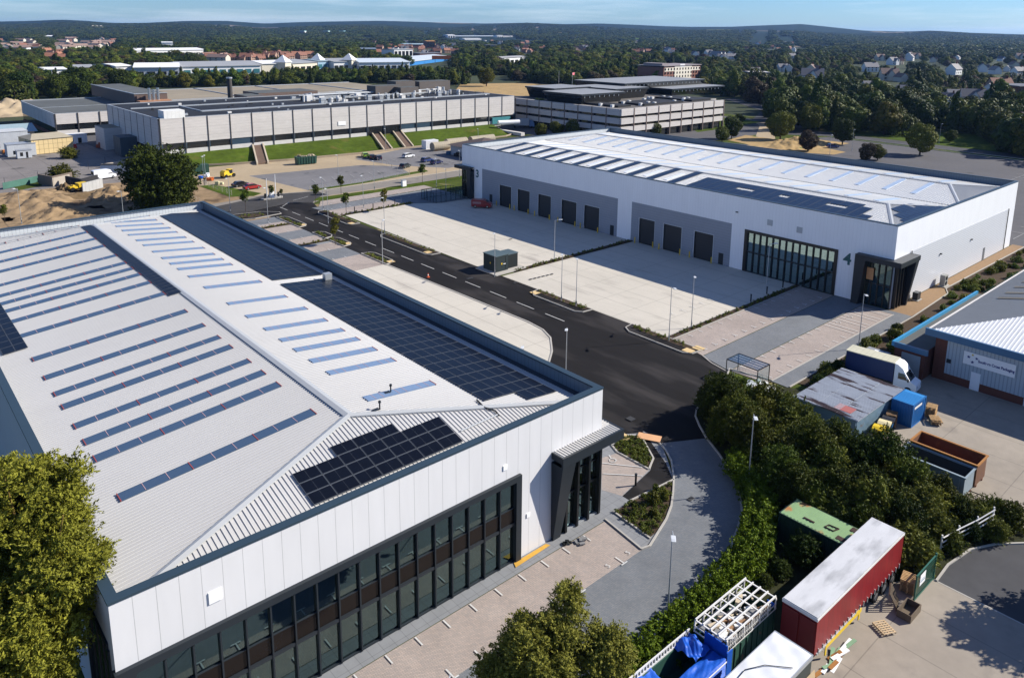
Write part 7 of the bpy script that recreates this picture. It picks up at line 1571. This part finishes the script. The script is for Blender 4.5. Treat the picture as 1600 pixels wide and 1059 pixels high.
RET = [('white retail shed with a gable front at the left end of the park',182,207,(119,118),40,8,w_wall,w_roof,(3,.2,.5)),('pale grey retail shed with two dark panels',210,281,(122,121),60,9,mat('pale_grey_wall',(.42,.44,.45),.6),w_roof,(4,.3,.6)),
 ('long retail hall with teal shopfronts and grey roof',286,408,(118,115),70,9,w_wall,g_roof,(9,.1,.62,teal_w)),('cream middle section of the retail park under the pyramid',410,445,(113,112),50,8,cream,w_roof,()),('retail hall with grey roof and orange shopfront sign',450,496,(111,108),60,8,cream,g_roof,(5,.1,.5)),
 ('pale blue glazed retail corner with white wings',497,520,(108,107),40,8,mat('pale_blue_wall2',(.25,.38,.48),.5),bl_roof,(3,.1,.6,teal_w)),('white retail block right of the second pyramid',522,560,(108,107),60,7,w_wall,g_roof,(5,.1,.5)),('wide white supermarket with pale blue roof',562,640,(108,107),70,7,w_wall,mat('very_pale_blue_roof',(.45,.50,.54),.7),(8,.1,.5)),
 ('supermarket right wing with blue edge and orange sign',640,709,(103,94),60,7,mat('bright_blue_wall',(.03,.18,.45),.5),mat('very_pale_blue_roof',(.45,.50,.54),.7),()),
 ('white low sheds at the left of the retail park',70,105,(124,123),30,6,w_wall,w_roof,(3,.1,.6)),('flat white shed behind the dark trees',110,150,(117,116),40,6,w_wall,g_roof,(4,.1,.5)),
 ('long white warehouse roof behind the copper tree',214,322,(88,86),60,8,w_wall,w_roof,()),('white fronted terrace offices at far left',5,42,(82,82),25,7,w_wall,brn_roof,(8,.3,.7)),('pale low offices right of the far left terrace',46,66,(80,80),20,7,w_wall,brn_roof,(4,.3,.7)),
 ('low white roofed hall far away on the left',70,87,(60,60),60,7,w_wall,w_roof,()),('white hall beyond the dark left wood',253,270,(72,72),40,6,w_wall,w_roof,()),
 ('white offices with brick top among the central wood',782,824,(101,98),24,8,w_wall,mat('flat_grey_roof',(.3,.3,.3),.8),(6,.25,.6)),('small white hall right of the brick-topped offices',838,853,(96,95),20,6,w_wall,w_roof,()),('pale blue-grey hall beyond the retail park',556,588,(82,82),40,7,mat('slate_blue_wall',(.15,.2,.25),.6),mat('blue_grey_roof',(.16,.2,.25),.6),()),
 ('long pale hospital block far off in the centre',700,780,(62,62),60,15,mat('hospital_grey',(.42,.46,.5),.6),mat('hospital_roof',(.4,.44,.47),.6),(14,.2,.6)),('low pale hall in front of the hospital',726,752,(65,65),40,9,w_wall,w_roof,()),('white hospital tower left end',700,711,(63,63),40,24,w_wall,w_roof,(3,.2,.8)),
 ('first white hospital cube on the right',777,786,(63,63),30,26,w_wall,w_roof,(3,.2,.8)),('second white hospital cube on the right',788,796,(63,63),30,24,w_wall,w_roof,(3,.2,.8)),('third white hospital cube on the right',798,808,(63,63),30,23,w_wall,w_roof,(3,.2,.8)),('white low hospital wing far left',660,672,(59,59),30,12,w_wall,w_roof,()),
 ('pale blue roofed hall in the town centre',632,665,(75,75),50,10,brick_m,bl_roof,()),('brick block with orange-yellow top in the town centre',667,680,(76,76),30,16,brick_m,mat('orange_flat_roof',(.5,.25,.08),.8),(3,.2,.8)),('dark terrace blocks of the town centre',656,690,(90,89),30,12,brick_m,sl_roof,(8,.2,.7)),('red brick and white flats left of the town centre',616,645,(93,92),25,20,w_wall,g_roof,(5,.15,.85)),
 ('grey church-like block in the centre trees',760,775,(79,79),20,14,mat('stone_grey',(.25,.24,.22),.8),sl_roof,(3,.2,.7)),('pale brick hall left of the white houses',1172,1201,(127,127),18,5,mat('pink_brick',(.36,.26,.22),.8),mat('pale_flat_roof',(.4,.38,.36),.8),(4,.2,.6)),
 ('red brick gabled flats at the right edge',1588,1625,(160,158),16,12,brick_m,sl_roof,(5,.2,.8)),('long slate roofed bungalows at the right edge',1566,1618,(176,176),12,4,w_wall,sl_roof,(6,.2,.7))]
TOPS = [104, 106, 104, 100, 99, 96, 97, 98, 93, 109, 106, 79, 75, 74, 57, 67, 90, 91, 77, 57, 61, 55, 56, 57, 57, 55, 70, 65, 84, 78, 71, 114, 135, 166]
for (lbl, pl, pr, by, dep, h, wl, rf, parts), ty in zip(RET, TOPS):
    h = px_h((pl+pr)/2, sum(by)/2, ty)*1.0
    flat_shed('building', lbl, pl, pr, by, dep, h, wl, rf, parts=parts)
for lbl, px, py, s in (('white pyramid roof at the middle of the retail park',443,112,11),('white pyramid roof by the blue retail corner',497,107,10),('white pyramid roof at the right of the retail park',546,107,11)):
    p = G(px,py); b = MB(); b.box(-s/2,-s/2,0,s/2,s/2,9); t = thing('pyramid_tower', lbl, 'tower', (p[0],p[1],0), .6); b.build('wall', cream, t, local=True); b = MB(); b.add([(-s*.6,-s*.6,9),(s*.6,-s*.6,9),(s*.6,s*.6,9),(-s*.6,s*.6,9),(0,0,16)],[(0,1,4),(1,2,4),(2,3,4),(3,0,4),(3,2,1,0)]); b.build('roof', w_roof, t, local=True)
for px, lbl in ((474,'tall flats tower, first from the left of three'),(511,'tall flats tower, middle one of three'),(535.5,'tall flats tower, last of three on the hillside')):
    p = G(px,60.5); h = px_h(px,60.5,49.5); t = thing('tower_block', lbl, 'tower block', (p[0],p[1],0), .7); s = 13; b = MB(); b.box(-s,-s*.8,0,s,s*.8,h,0); b.box(-s*.4,-s*.85,0,s*.4,-s*.801,h,1); b.build('wall', [mat('brown_tower',(.20,.16,.15),.8), w_wall], t, local=True); b = MB(); b.box(-s,-s*.8,h,s,s*.8,h+3); b.build('roof', mat('pale_teal_top',(.25,.42,.42),.6), t, local=True)
    b = MB()
    for k in range(8): b.box(-s*.95,-s*.83,3+k*h/9,-s*.45,-s*.802,4.5+k*h/9); b.box(s*.45,-s*.83,3+k*h/9,s*.95,-s*.802,4.5+k*h/9)
    b.build('window', win_dark, t, local=True)
# hotel of brick and white render
a, b_ = G(1036,131), G(1093,127); ang = math.atan2(b_[1]-a[1],b_[0]-a[0]); L = math.hypot(b_[0]-a[0],b_[1]-a[1])
t = thing('hotel', 'four-storey hotel of brick and white render at the wood edge', 'hotel', (a[0],a[1],0), ang); b = MB(); b.box(0,0,0,L,26,13,0); b.box(L*.28,-.3,0,L*.75,-.002,13.8,1); b.box(L*.02,-.2,9.6,L*.279,-.002,12.6,1); b.box(L*.751,-.2,9.6,L*.98,-.002,12.6,1); b.build('wall', [mat('hotel_brick',(.20,.085,.06),.8), mat('hotel_render',(.62,.57,.47),.7)], t, local=True)
b = MB(); b.box(-.6,-.8,13.8,L+.6,26.5,14.4); b.box(2,3,14.4,12,22,16); b.build('roof', mat('hotel_roof',(.22,.19,.19),.8), t, local=True)
for k in range(13):
    for j in range(4): b = MB(); x = L*(k+.35)/13; b.box(x,-.36,1.2+j*3.1,x+L*.028,-.301 if .27 < (k+.5)/13 < .76 else -.202,2.9+j*3.1); b.build('window', win_dark, t, local=True)
b = MB(); b.box(L*.42,-.5,13.0,L*.55,-.31,15.2); b.build('sign_panel', white_paint, t, local=True)
p = G(690,100); t = thing('roof_sign', 'orange sign panel standing on the supermarket right wing', 'sign', (p[0],p[1],0)); h = px_h(690,100,88); a = rad(-35); b = MB(); b.obox((p[0],p[1],max(4,h-4)),24,.6,4.5,a,0); b.build('panel', mat('orange_sign',(.65,.14,.03),.5), t)
for k in (-8,8): b = MB(); b.obox((p[0]+k*math.cos(a),p[1]+k*math.sin(a),0),.6,.4,max(4,h-4),a); b.build('post', galv, t)
# houses
def house_proto(wall, roof, L=11, Wd=8, h=5, rh=3.6, detail=False):
    t = thing('house', '', 'house'); b = MB(); b.box(-L/2,-Wd/2,0,L/2,Wd/2,h); b.add([(-L/2,-Wd/2,h),(-L/2,Wd/2,h),(-L/2,0,h+rh-.1),(L/2,-Wd/2,h),(L/2,Wd/2,h),(L/2,0,h+rh-.1)],[(0,2,1),(3,4,5)]); b.build('wall', wall, t, local=True)
    b = MB(); o = .5; b.add([(-L/2-o,-Wd/2-o,h-.35),(L/2+o,-Wd/2-o,h-.35),(L/2+o,0,h+rh),(-L/2-o,0,h+rh),(-L/2-o,Wd/2+o,h-.35),(L/2+o,Wd/2+o,h-.35),(-L/2-o,-Wd/2-o,h-.6),(L/2+o,-Wd/2-o,h-.6),(L/2+o,Wd/2+o,h-.6),(-L/2-o,Wd/2+o,h-.6)],[(0,1,2,3),(3,2,5,4),(6,7,1,0),(4,5,8,9)]); r = b.build('roof', roof, t, local=True)
    b = MB(); b.box(L*.28,-.5,h+rh-1.2,L*.28+.9,.5,h+rh+1.2); b.build('chimney', brick_m, r, local=True)
    for x in (-L*.3,0,L*.3):
        for z in ((1,2.4),(3.2,4.5)):
            for y in (-Wd/2-.03,): b = MB(); b.box(x-.7,y,z[0],x+.7,y+.028,z[1]); b.build('window', win_dark, t, local=True)
    if detail:
        b = MB(); b.add([(-2,-Wd/2-2,0),(2,-Wd/2-2,0),(2,-Wd/2-.001,0),(-2,-Wd/2-.001,0),(-2,-Wd/2-2,h-.3),(2,-Wd/2-2,h-.3),(2,-Wd/2-.001,h-.3),(-2,-Wd/2-.001,h-.3),(0,-Wd/2-2,h+rh*.7),(0,-Wd/2*.3,h+rh*.7)],[(0,1,5,8,4),(1,2,6,5),(3,0,4,7)]); b.build('gable', wall, t, local=True)
        b = MB(); b.add([(-2.4,-Wd/2-2.3,h-.7),(0,-Wd/2-2.3,h+rh*.72),(0,-Wd/2*.2,h+rh*.72),(-2.4,-Wd/2*.6,h-.7),(2.4,-Wd/2-2.3,h-.7),(2.4,-Wd/2*.6,h-.7)],[(0,1,2,3),(1,4,5,2)]); b.build('gable_roof', roof, t, local=True)
    return t
protos = [[house_proto(w_wall, sl_roof, detail=True), []], [house_proto(cream, brn_roof, detail=True), []], [house_proto(mat('pale_brick_house',(.30,.20,.15),.85), red_roof), []], [house_proto(w_wall, mat('grey_tile_roof',(.2,.19,.19),.8), 13, 8, 5, 4), []], [house_proto(mat('pale_brick_house',(.30,.20,.15),.85), or_roof), []], [house_proto(cream, mat('mottled_roof',(.22,.15,.12),.8), 24, 9, 5.5, 3), []]]
HOUSES = []; rr = random.Random(41)
def hs(lbl, px, py, k, s=1.0, rz=None, group=None):
    p = G(px,py); place(protos[k][0], protos[k][1], lbl, (p[0],p[1],0), rad(rr.uniform(-80,80)) if rz is None else rad(rz), group, s); HOUSES.append((px,py,s))
for lbl, px, py, k, s, rz in (('pale stone house with steep slate roofs above the wood',1268,131,0,1.5,-60),('tall cream house with a pointed gable behind the slate one',1267,118,1,1.3,20),('cream gabled house left of the slate roofed house',1252,130,1,1.0,30),('house with broad grey-brown roof in the middle gardens',1388,126,1,1.3,-50),('white bungalow under the yellow tree',1358,143,0,.9,-40),('brown roofed house right of the yellow tree',1372,145,1,.9,-40),('long grey roofed bungalow below the dark crowned tree',1415,152,3,.9,-60),('bright white gabled house at the wood edge',1476,168,0,1.0,-70),('slate house with cream gable right of the bright white gable',1518,165,0,1.15,-60),('low slate roofs between the two gabled houses',1496,163,3,1.0,-50),('red roofed house with white turret at the right',1560,146,2,1.3,-40),('white wall house left of the red roof',1545,147,0,.9,10),('orange roofed cottage above the gardens',1395,123,4,.8,-30),('small dark roofed house beside the brown one',1407,128,1,.9,60),('house hidden at the right edge of the gardens',1590,118,3,1.0,-20),('small pale house upper right',1573,112,0,.8,10),('slate house near the top of the gardens',1222,112,0,1.0,-30),('white house right of that slate house',1232,112,3,.9,30),('white house near the dry mound wood top',1180,118,0,.9,-20),('pale house on the upper right slope',1236,92,3,1.0,-30),('small house in the far right crowns',1412,82,1,1.0,-20)): hs(lbl,px,py,k,s,rz)
CL = [('white houses in a row above the hotel',1083,1146,86,93,9,(0,0,3)),('red roofed terraces behind the retail park',320,410,95,97,16,(2,2,5)),('red and brown roofs behind the retail pyramids',410,495,88,95,16,(2,2,4)),('brown roofed estate in the left distance',92,178,62,78,34,(5,2,5)),('orange roofs among the left trees',66,100,86,96,9,(4,4)),('houses at the far left edge',0,60,64,80,14,(5,2)),('hillside estate houses below the ridge',330,455,48.5,57,30,(5,2,5)),('town centre roofs',590,720,74,89,34,(2,4,2,0)),('roofs of the central wood',800,860,76,84,11,(2,0,4)),('roofs in the wood right of centre',895,925,76,82,7,(4,0)),('pale roofs in the middle distance',990,1075,80,86,10,(0,2,3)),('scattered roofs of the right distance',1160,1330,66,84,16,(2,3)),('distant pink roofs on the right',1150,1280,58,66,16,(2,5)),('far specks of roofs in the plain',540,1000,56,72,22,(3,2,0)),('garden suburb roofs on the right',1330,1600,92,118,16,(1,0,3))]
for grp, xa, xb, ya, yb_, n, ks in CL:
    for i in range(n): hs('one of the '+grp, rr.uniform(xa,xb), rr.uniform(ya,yb_), rr.choice(ks), rr.uniform(.9,1.3), None, grp)
# woods: the nearest trees singly, the far mass as one object
FAR = []
for i in range(7): FAR.append(leaf_mesh('wood_crown', crown_blobs(11,11,.4,14,300+i,.42), 3000, .68, 320+i, (fol_dark,fol_mid,fol_mid,fol_dark,fol_yel,fol_mid,fol_cop)[i], .32, (.72,1.04), 1.4, .8))
def spire(w, h, seed):
    rn = np.random.default_rng(seed); return [(rn.normal()*.12*w, rn.normal()*.12*w, .6+h*t, w*(.52-.42*t), w*(.52-.42*t), h*.14) for t in np.linspace(.04,.93,9)]
FAR.append(leaf_mesh('wood_crown', spire(5.2,15,7), 2400, .6, 331, fol_dark, .4, (.7,1.08), 1.5, .7))
FAR.append(leaf_mesh('wood_crown', crown_blobs(15,9,.2,22,309,.4), 3400, .75, 332, fol_mid, .32, (.72,1.05), 1.4, .8))
FAR.append(leaf_mesh('wood_crown', crown_blobs(8,14,.6,14,310,.45), 2800, .62, 333, foliage('fresh_leaves', (.045,.075,.010), (.14,.16,.02), .2, .2), .35, (.7,1.05), 1.4, .75))
FT = trunk_mesh('wood_trunk', 6, .3, 4, 20, 2.5)
FARX = [leaf_mesh('distant_crown', crown_blobs(11,10,.2,9,340+i,.4), 420, 1.6, 350+i, (fol_dark,fol_mid,fol_mid)[i], .45, (.7,1.02), 1.25, .7) for i in range(3)]
R1 = [(875,134),(1000,126),(1100,147),(1130,152),(1163,152),(1178,161),(1196,164),(1207,190),(1222,206),(1300,205),(1420,214),(1465,206),(1540,214),(1560,236),(1680,262),(1680,40),(875,40)]
T2 = [(-60,150),(30,170),(60,150),(190,149),(215,138),(330,136),(600,130),(700,134),(790,129),(800,125),(880,134),(880,40),(-60,40)]
boxes = [(a-2,b_+2,min(by)-(4 if min(by) > 70 else .8),max(by)+1.5+.13*(max(by)-44)) for _,a,b_,by,*_r in RET]+[(1030,1098,100,140)]
def clear(px, py):
    if px < 180 and py > 136 and px > 30: pass
    for a,b_,c,d in boxes:
        if a < px < b_ and c < py < d: return False
    for hx,hy,s in HOUSES:
        w_ = 600*s*12/max(60,41*1196/max(2,hy-42)); 
        if abs(px-hx) < w_*1.0+1 and -3 < py-hy < 1.5+.20*(hy-42): return False
    return True
DENSE = [(c_[1],c_[2],c_[3],c_[4]+3) for c_ in CL]
cand = []; rn = np.random.default_rng(55)
r = 230.0
while r < 5600:
    sp = max(8.4, min(r/78.0, 27.0)); n = int(1.32*r/sp)
    for i in range(n):
        a = YAW-.66+1.32*(i+rn.random())/n; q = r+sp*rn.random(); x, y = CAMP[0]+q*math.sin(a), CAMP[1]+q*math.cos(a)
        px, py = proj((x,y,0))
        if not (-80 < px < 1690): continue
        if not (inpoly(px,py,R1) or inpoly(px,py,T2)): continue
        if not clear(px,py): continue
        if py > 100 and px > 1180 and rn.random() < .12: continue
        z = ground_z(x, y) if q > 2400 else 0
        if px > 1150 and 80 < py < 170 and rn.random() < .14: continue
        if px < 330 and 58 < py < 86 and rn.random() < .35: continue
        if 728 < px < 800 and 118 < py < 152: continue
        if any(f[0] < px < f[1] and f[2] < q < f[3] for f in FIELDS): continue
        if any(hx0 < px < hx1 and hy0 < py < hy1 for hx0,hx1,hy0,hy1 in DENSE) and q < 3200 and rn.random() < .74: continue
        cand.append((q,x,y,z,sp/8.2,px,py))
    r += sp*.95
cand.sort()
near, rest = cand[:280], cand[280:]
for q,x,y,z,k,px,py in near:
    right = px > 880
    if px > 1150 and 84 < py < 172: s *= .62
    if 180 < px < 725 and py > 107:
        s = min(s*1.3, (py-(113 if 190 < px < 430 else 109))/(.268*(py-43)))
        if s < .38: continue
    i = int(rn.choice(10, p=(.19,.15,.15,.15,.06,.06,.03,.05,.10,.06))); s = rn.uniform(.75,1.35) if (right or px < 200) else rn.uniform(.6,1.0)
    zone = ('wood beyond the parking lot road', 'right-hand wood') if right else (('tree belt behind the flat-roofed factories','belt') if px > 200 else ('trees behind the grey flat block','left'))
    tree('leafy tree in the '+zone[0] if px > 200 else 'leafy tree among the '+zone[0], (x,y,-.05), FAR[i], FT, 'tree', rn.uniform(0,6.28), (s,s,s*rn.uniform(.85,1.15)), zone[0])
def gn_woods(name, pts, protos_, label):
    me = bpy.data.meshes.new(name); me.vertices.add(len(pts)); me.vertices.foreach_set('co', np.array([(p[1],p[2],p[3]) for p in pts],np.float32).ravel())
    a1 = me.attributes.new('tree_scale','FLOAT_VECTOR','POINT'); s = np.array([[p[4]*rn.uniform(.75,1.3)]*3 for p in pts],np.float32); s *= np.array([[.58 if ((pp[5] > 1150 and 84 < pp[6] < 172) or (pp[5] < 330 and 56 < pp[6] < 88)) else (min(1, max(.35, (pp[6]-(113 if 190 < pp[5] < 430 else 109))/(.268*(pp[6]-43)))) if (180 < pp[5] < 725 and pp[6] > 107) else (.7 if pp[0] > 4500 else 1))] for pp in pts], np.float32); s[:,2] = np.minimum(s[:,2], .62+.16*s[:,2])*rn.uniform(.8,1.15,len(pts))*np.array([.55 if pp[0] > 4500 else 1 for pp in pts]); a1.data.foreach_set('vector', s.ravel())
    a2 = me.attributes.new('turn','FLOAT_VECTOR','POINT'); t_ = np.zeros((len(pts),3),np.float32); t_[:,2] = rn.uniform(0,6.28,len(pts)); a2.data.foreach_set('vector', t_.ravel())
    a3 = me.attributes.new('pick','INT','POINT'); a3.data.foreach_set('value', rn.integers(0,len(protos_),len(pts)).astype(np.int32)); me.update()
    o = bpy.data.objects.new(name, me); COL.objects.link(o); o['kind'] = 'stuff'; o['label'] = label; o['category'] = 'woodland'
    ng = bpy.data.node_groups.new(name,'GeometryNodeTree'); ng.interface.new_socket('Geometry',in_out='INPUT',socket_type='NodeSocketGeometry'); ng.interface.new_socket('Geometry',in_out='OUTPUT',socket_type='NodeSocketGeometry')
    gi, go = ng.nodes.new('NodeGroupInput'), ng.nodes.new('NodeGroupOutput'); ip = ng.nodes.new('GeometryNodeInstanceOnPoints'); jn = ng.nodes.new('GeometryNodeGeometryToInstance')
    for po in reversed(protos_):
        oi = ng.nodes.new('GeometryNodeObjectInfo'); oi.inputs[0].default_value = po; oi.transform_space = 'ORIGINAL'; ng.links.new(oi.outputs['Geometry'], jn.inputs[0])
    def na(nm, ty): n = ng.nodes.new('GeometryNodeInputNamedAttribute'); n.data_type = ty; n.inputs[0].default_value = nm; return n.outputs[0]
    ng.links.new(gi.outputs[0], ip.inputs['Points']); ng.links.new(jn.outputs[0], ip.inputs['Instance']); ip.inputs['Pick Instance'].default_value = True
    ng.links.new(na('pick','INT'), ip.inputs['Instance Index']); ng.links.new(na('tree_scale','FLOAT_VECTOR'), ip.inputs['Scale'])
    e2r = ng.nodes.new('FunctionNodeEulerToRotation'); ng.links.new(na('turn','FLOAT_VECTOR'), e2r.inputs[0]); ng.links.new(e2r.outputs[0], ip.inputs['Rotation']); ng.links.new(ip.outputs[0], go.inputs[0])
    md = o.modifiers.new('woodland','NODES'); md.node_group = ng; return o
first = {}
for o in COL.objects:
    if o.name.startswith('crown') and o.data.name.startswith('wood_crown') and o.data.name not in first: first[o.data.name] = o
mid = [p for p in rest if p[0] < 1500]; far = [p for p in rest if p[0] >= 1500]
gn_woods('woodland', mid, list(first.values()), 'mass of leafy trees between the houses of the plain')
dl_ = []
for i, me in enumerate(FARX):
    p = far[i*7]; t = tree('rounded tree of the distant plain near the ridge', (p[1],p[2],p[3]), me, FT, 'tree', 0, 1.6, 'single trees of the distant plain'); dl_.append(t.children[0])
gn_woods('far_woodland', far, dl_, 'distant woods running up to the hills')
# ------------------------------------------------------------------ air
hz = MB().box(CAMP[0]-14000,CAMP[1]-3500,-58,CAMP[0]+14000,CAMP[1]+14000,125).build('haze', bpy.data.materials.new('haze_air')); hz['kind'] = 'stuff'
hm = hz.data.materials[0]; hm.use_nodes = True; hm.node_tree.nodes.remove(hm.node_tree.nodes['Principled BSDF']); pv = hm.node_tree.nodes.new('ShaderNodeVolumePrincipled')
pv.inputs['Density'].default_value = 3.6e-5; pv.inputs['Color'].default_value = (.28,.52,1.0,1); pv.inputs['Anisotropy'].default_value = .2
hm.node_tree.links.new(pv.outputs[0], hm.node_tree.nodes['Material Output'].inputs['Volume'])
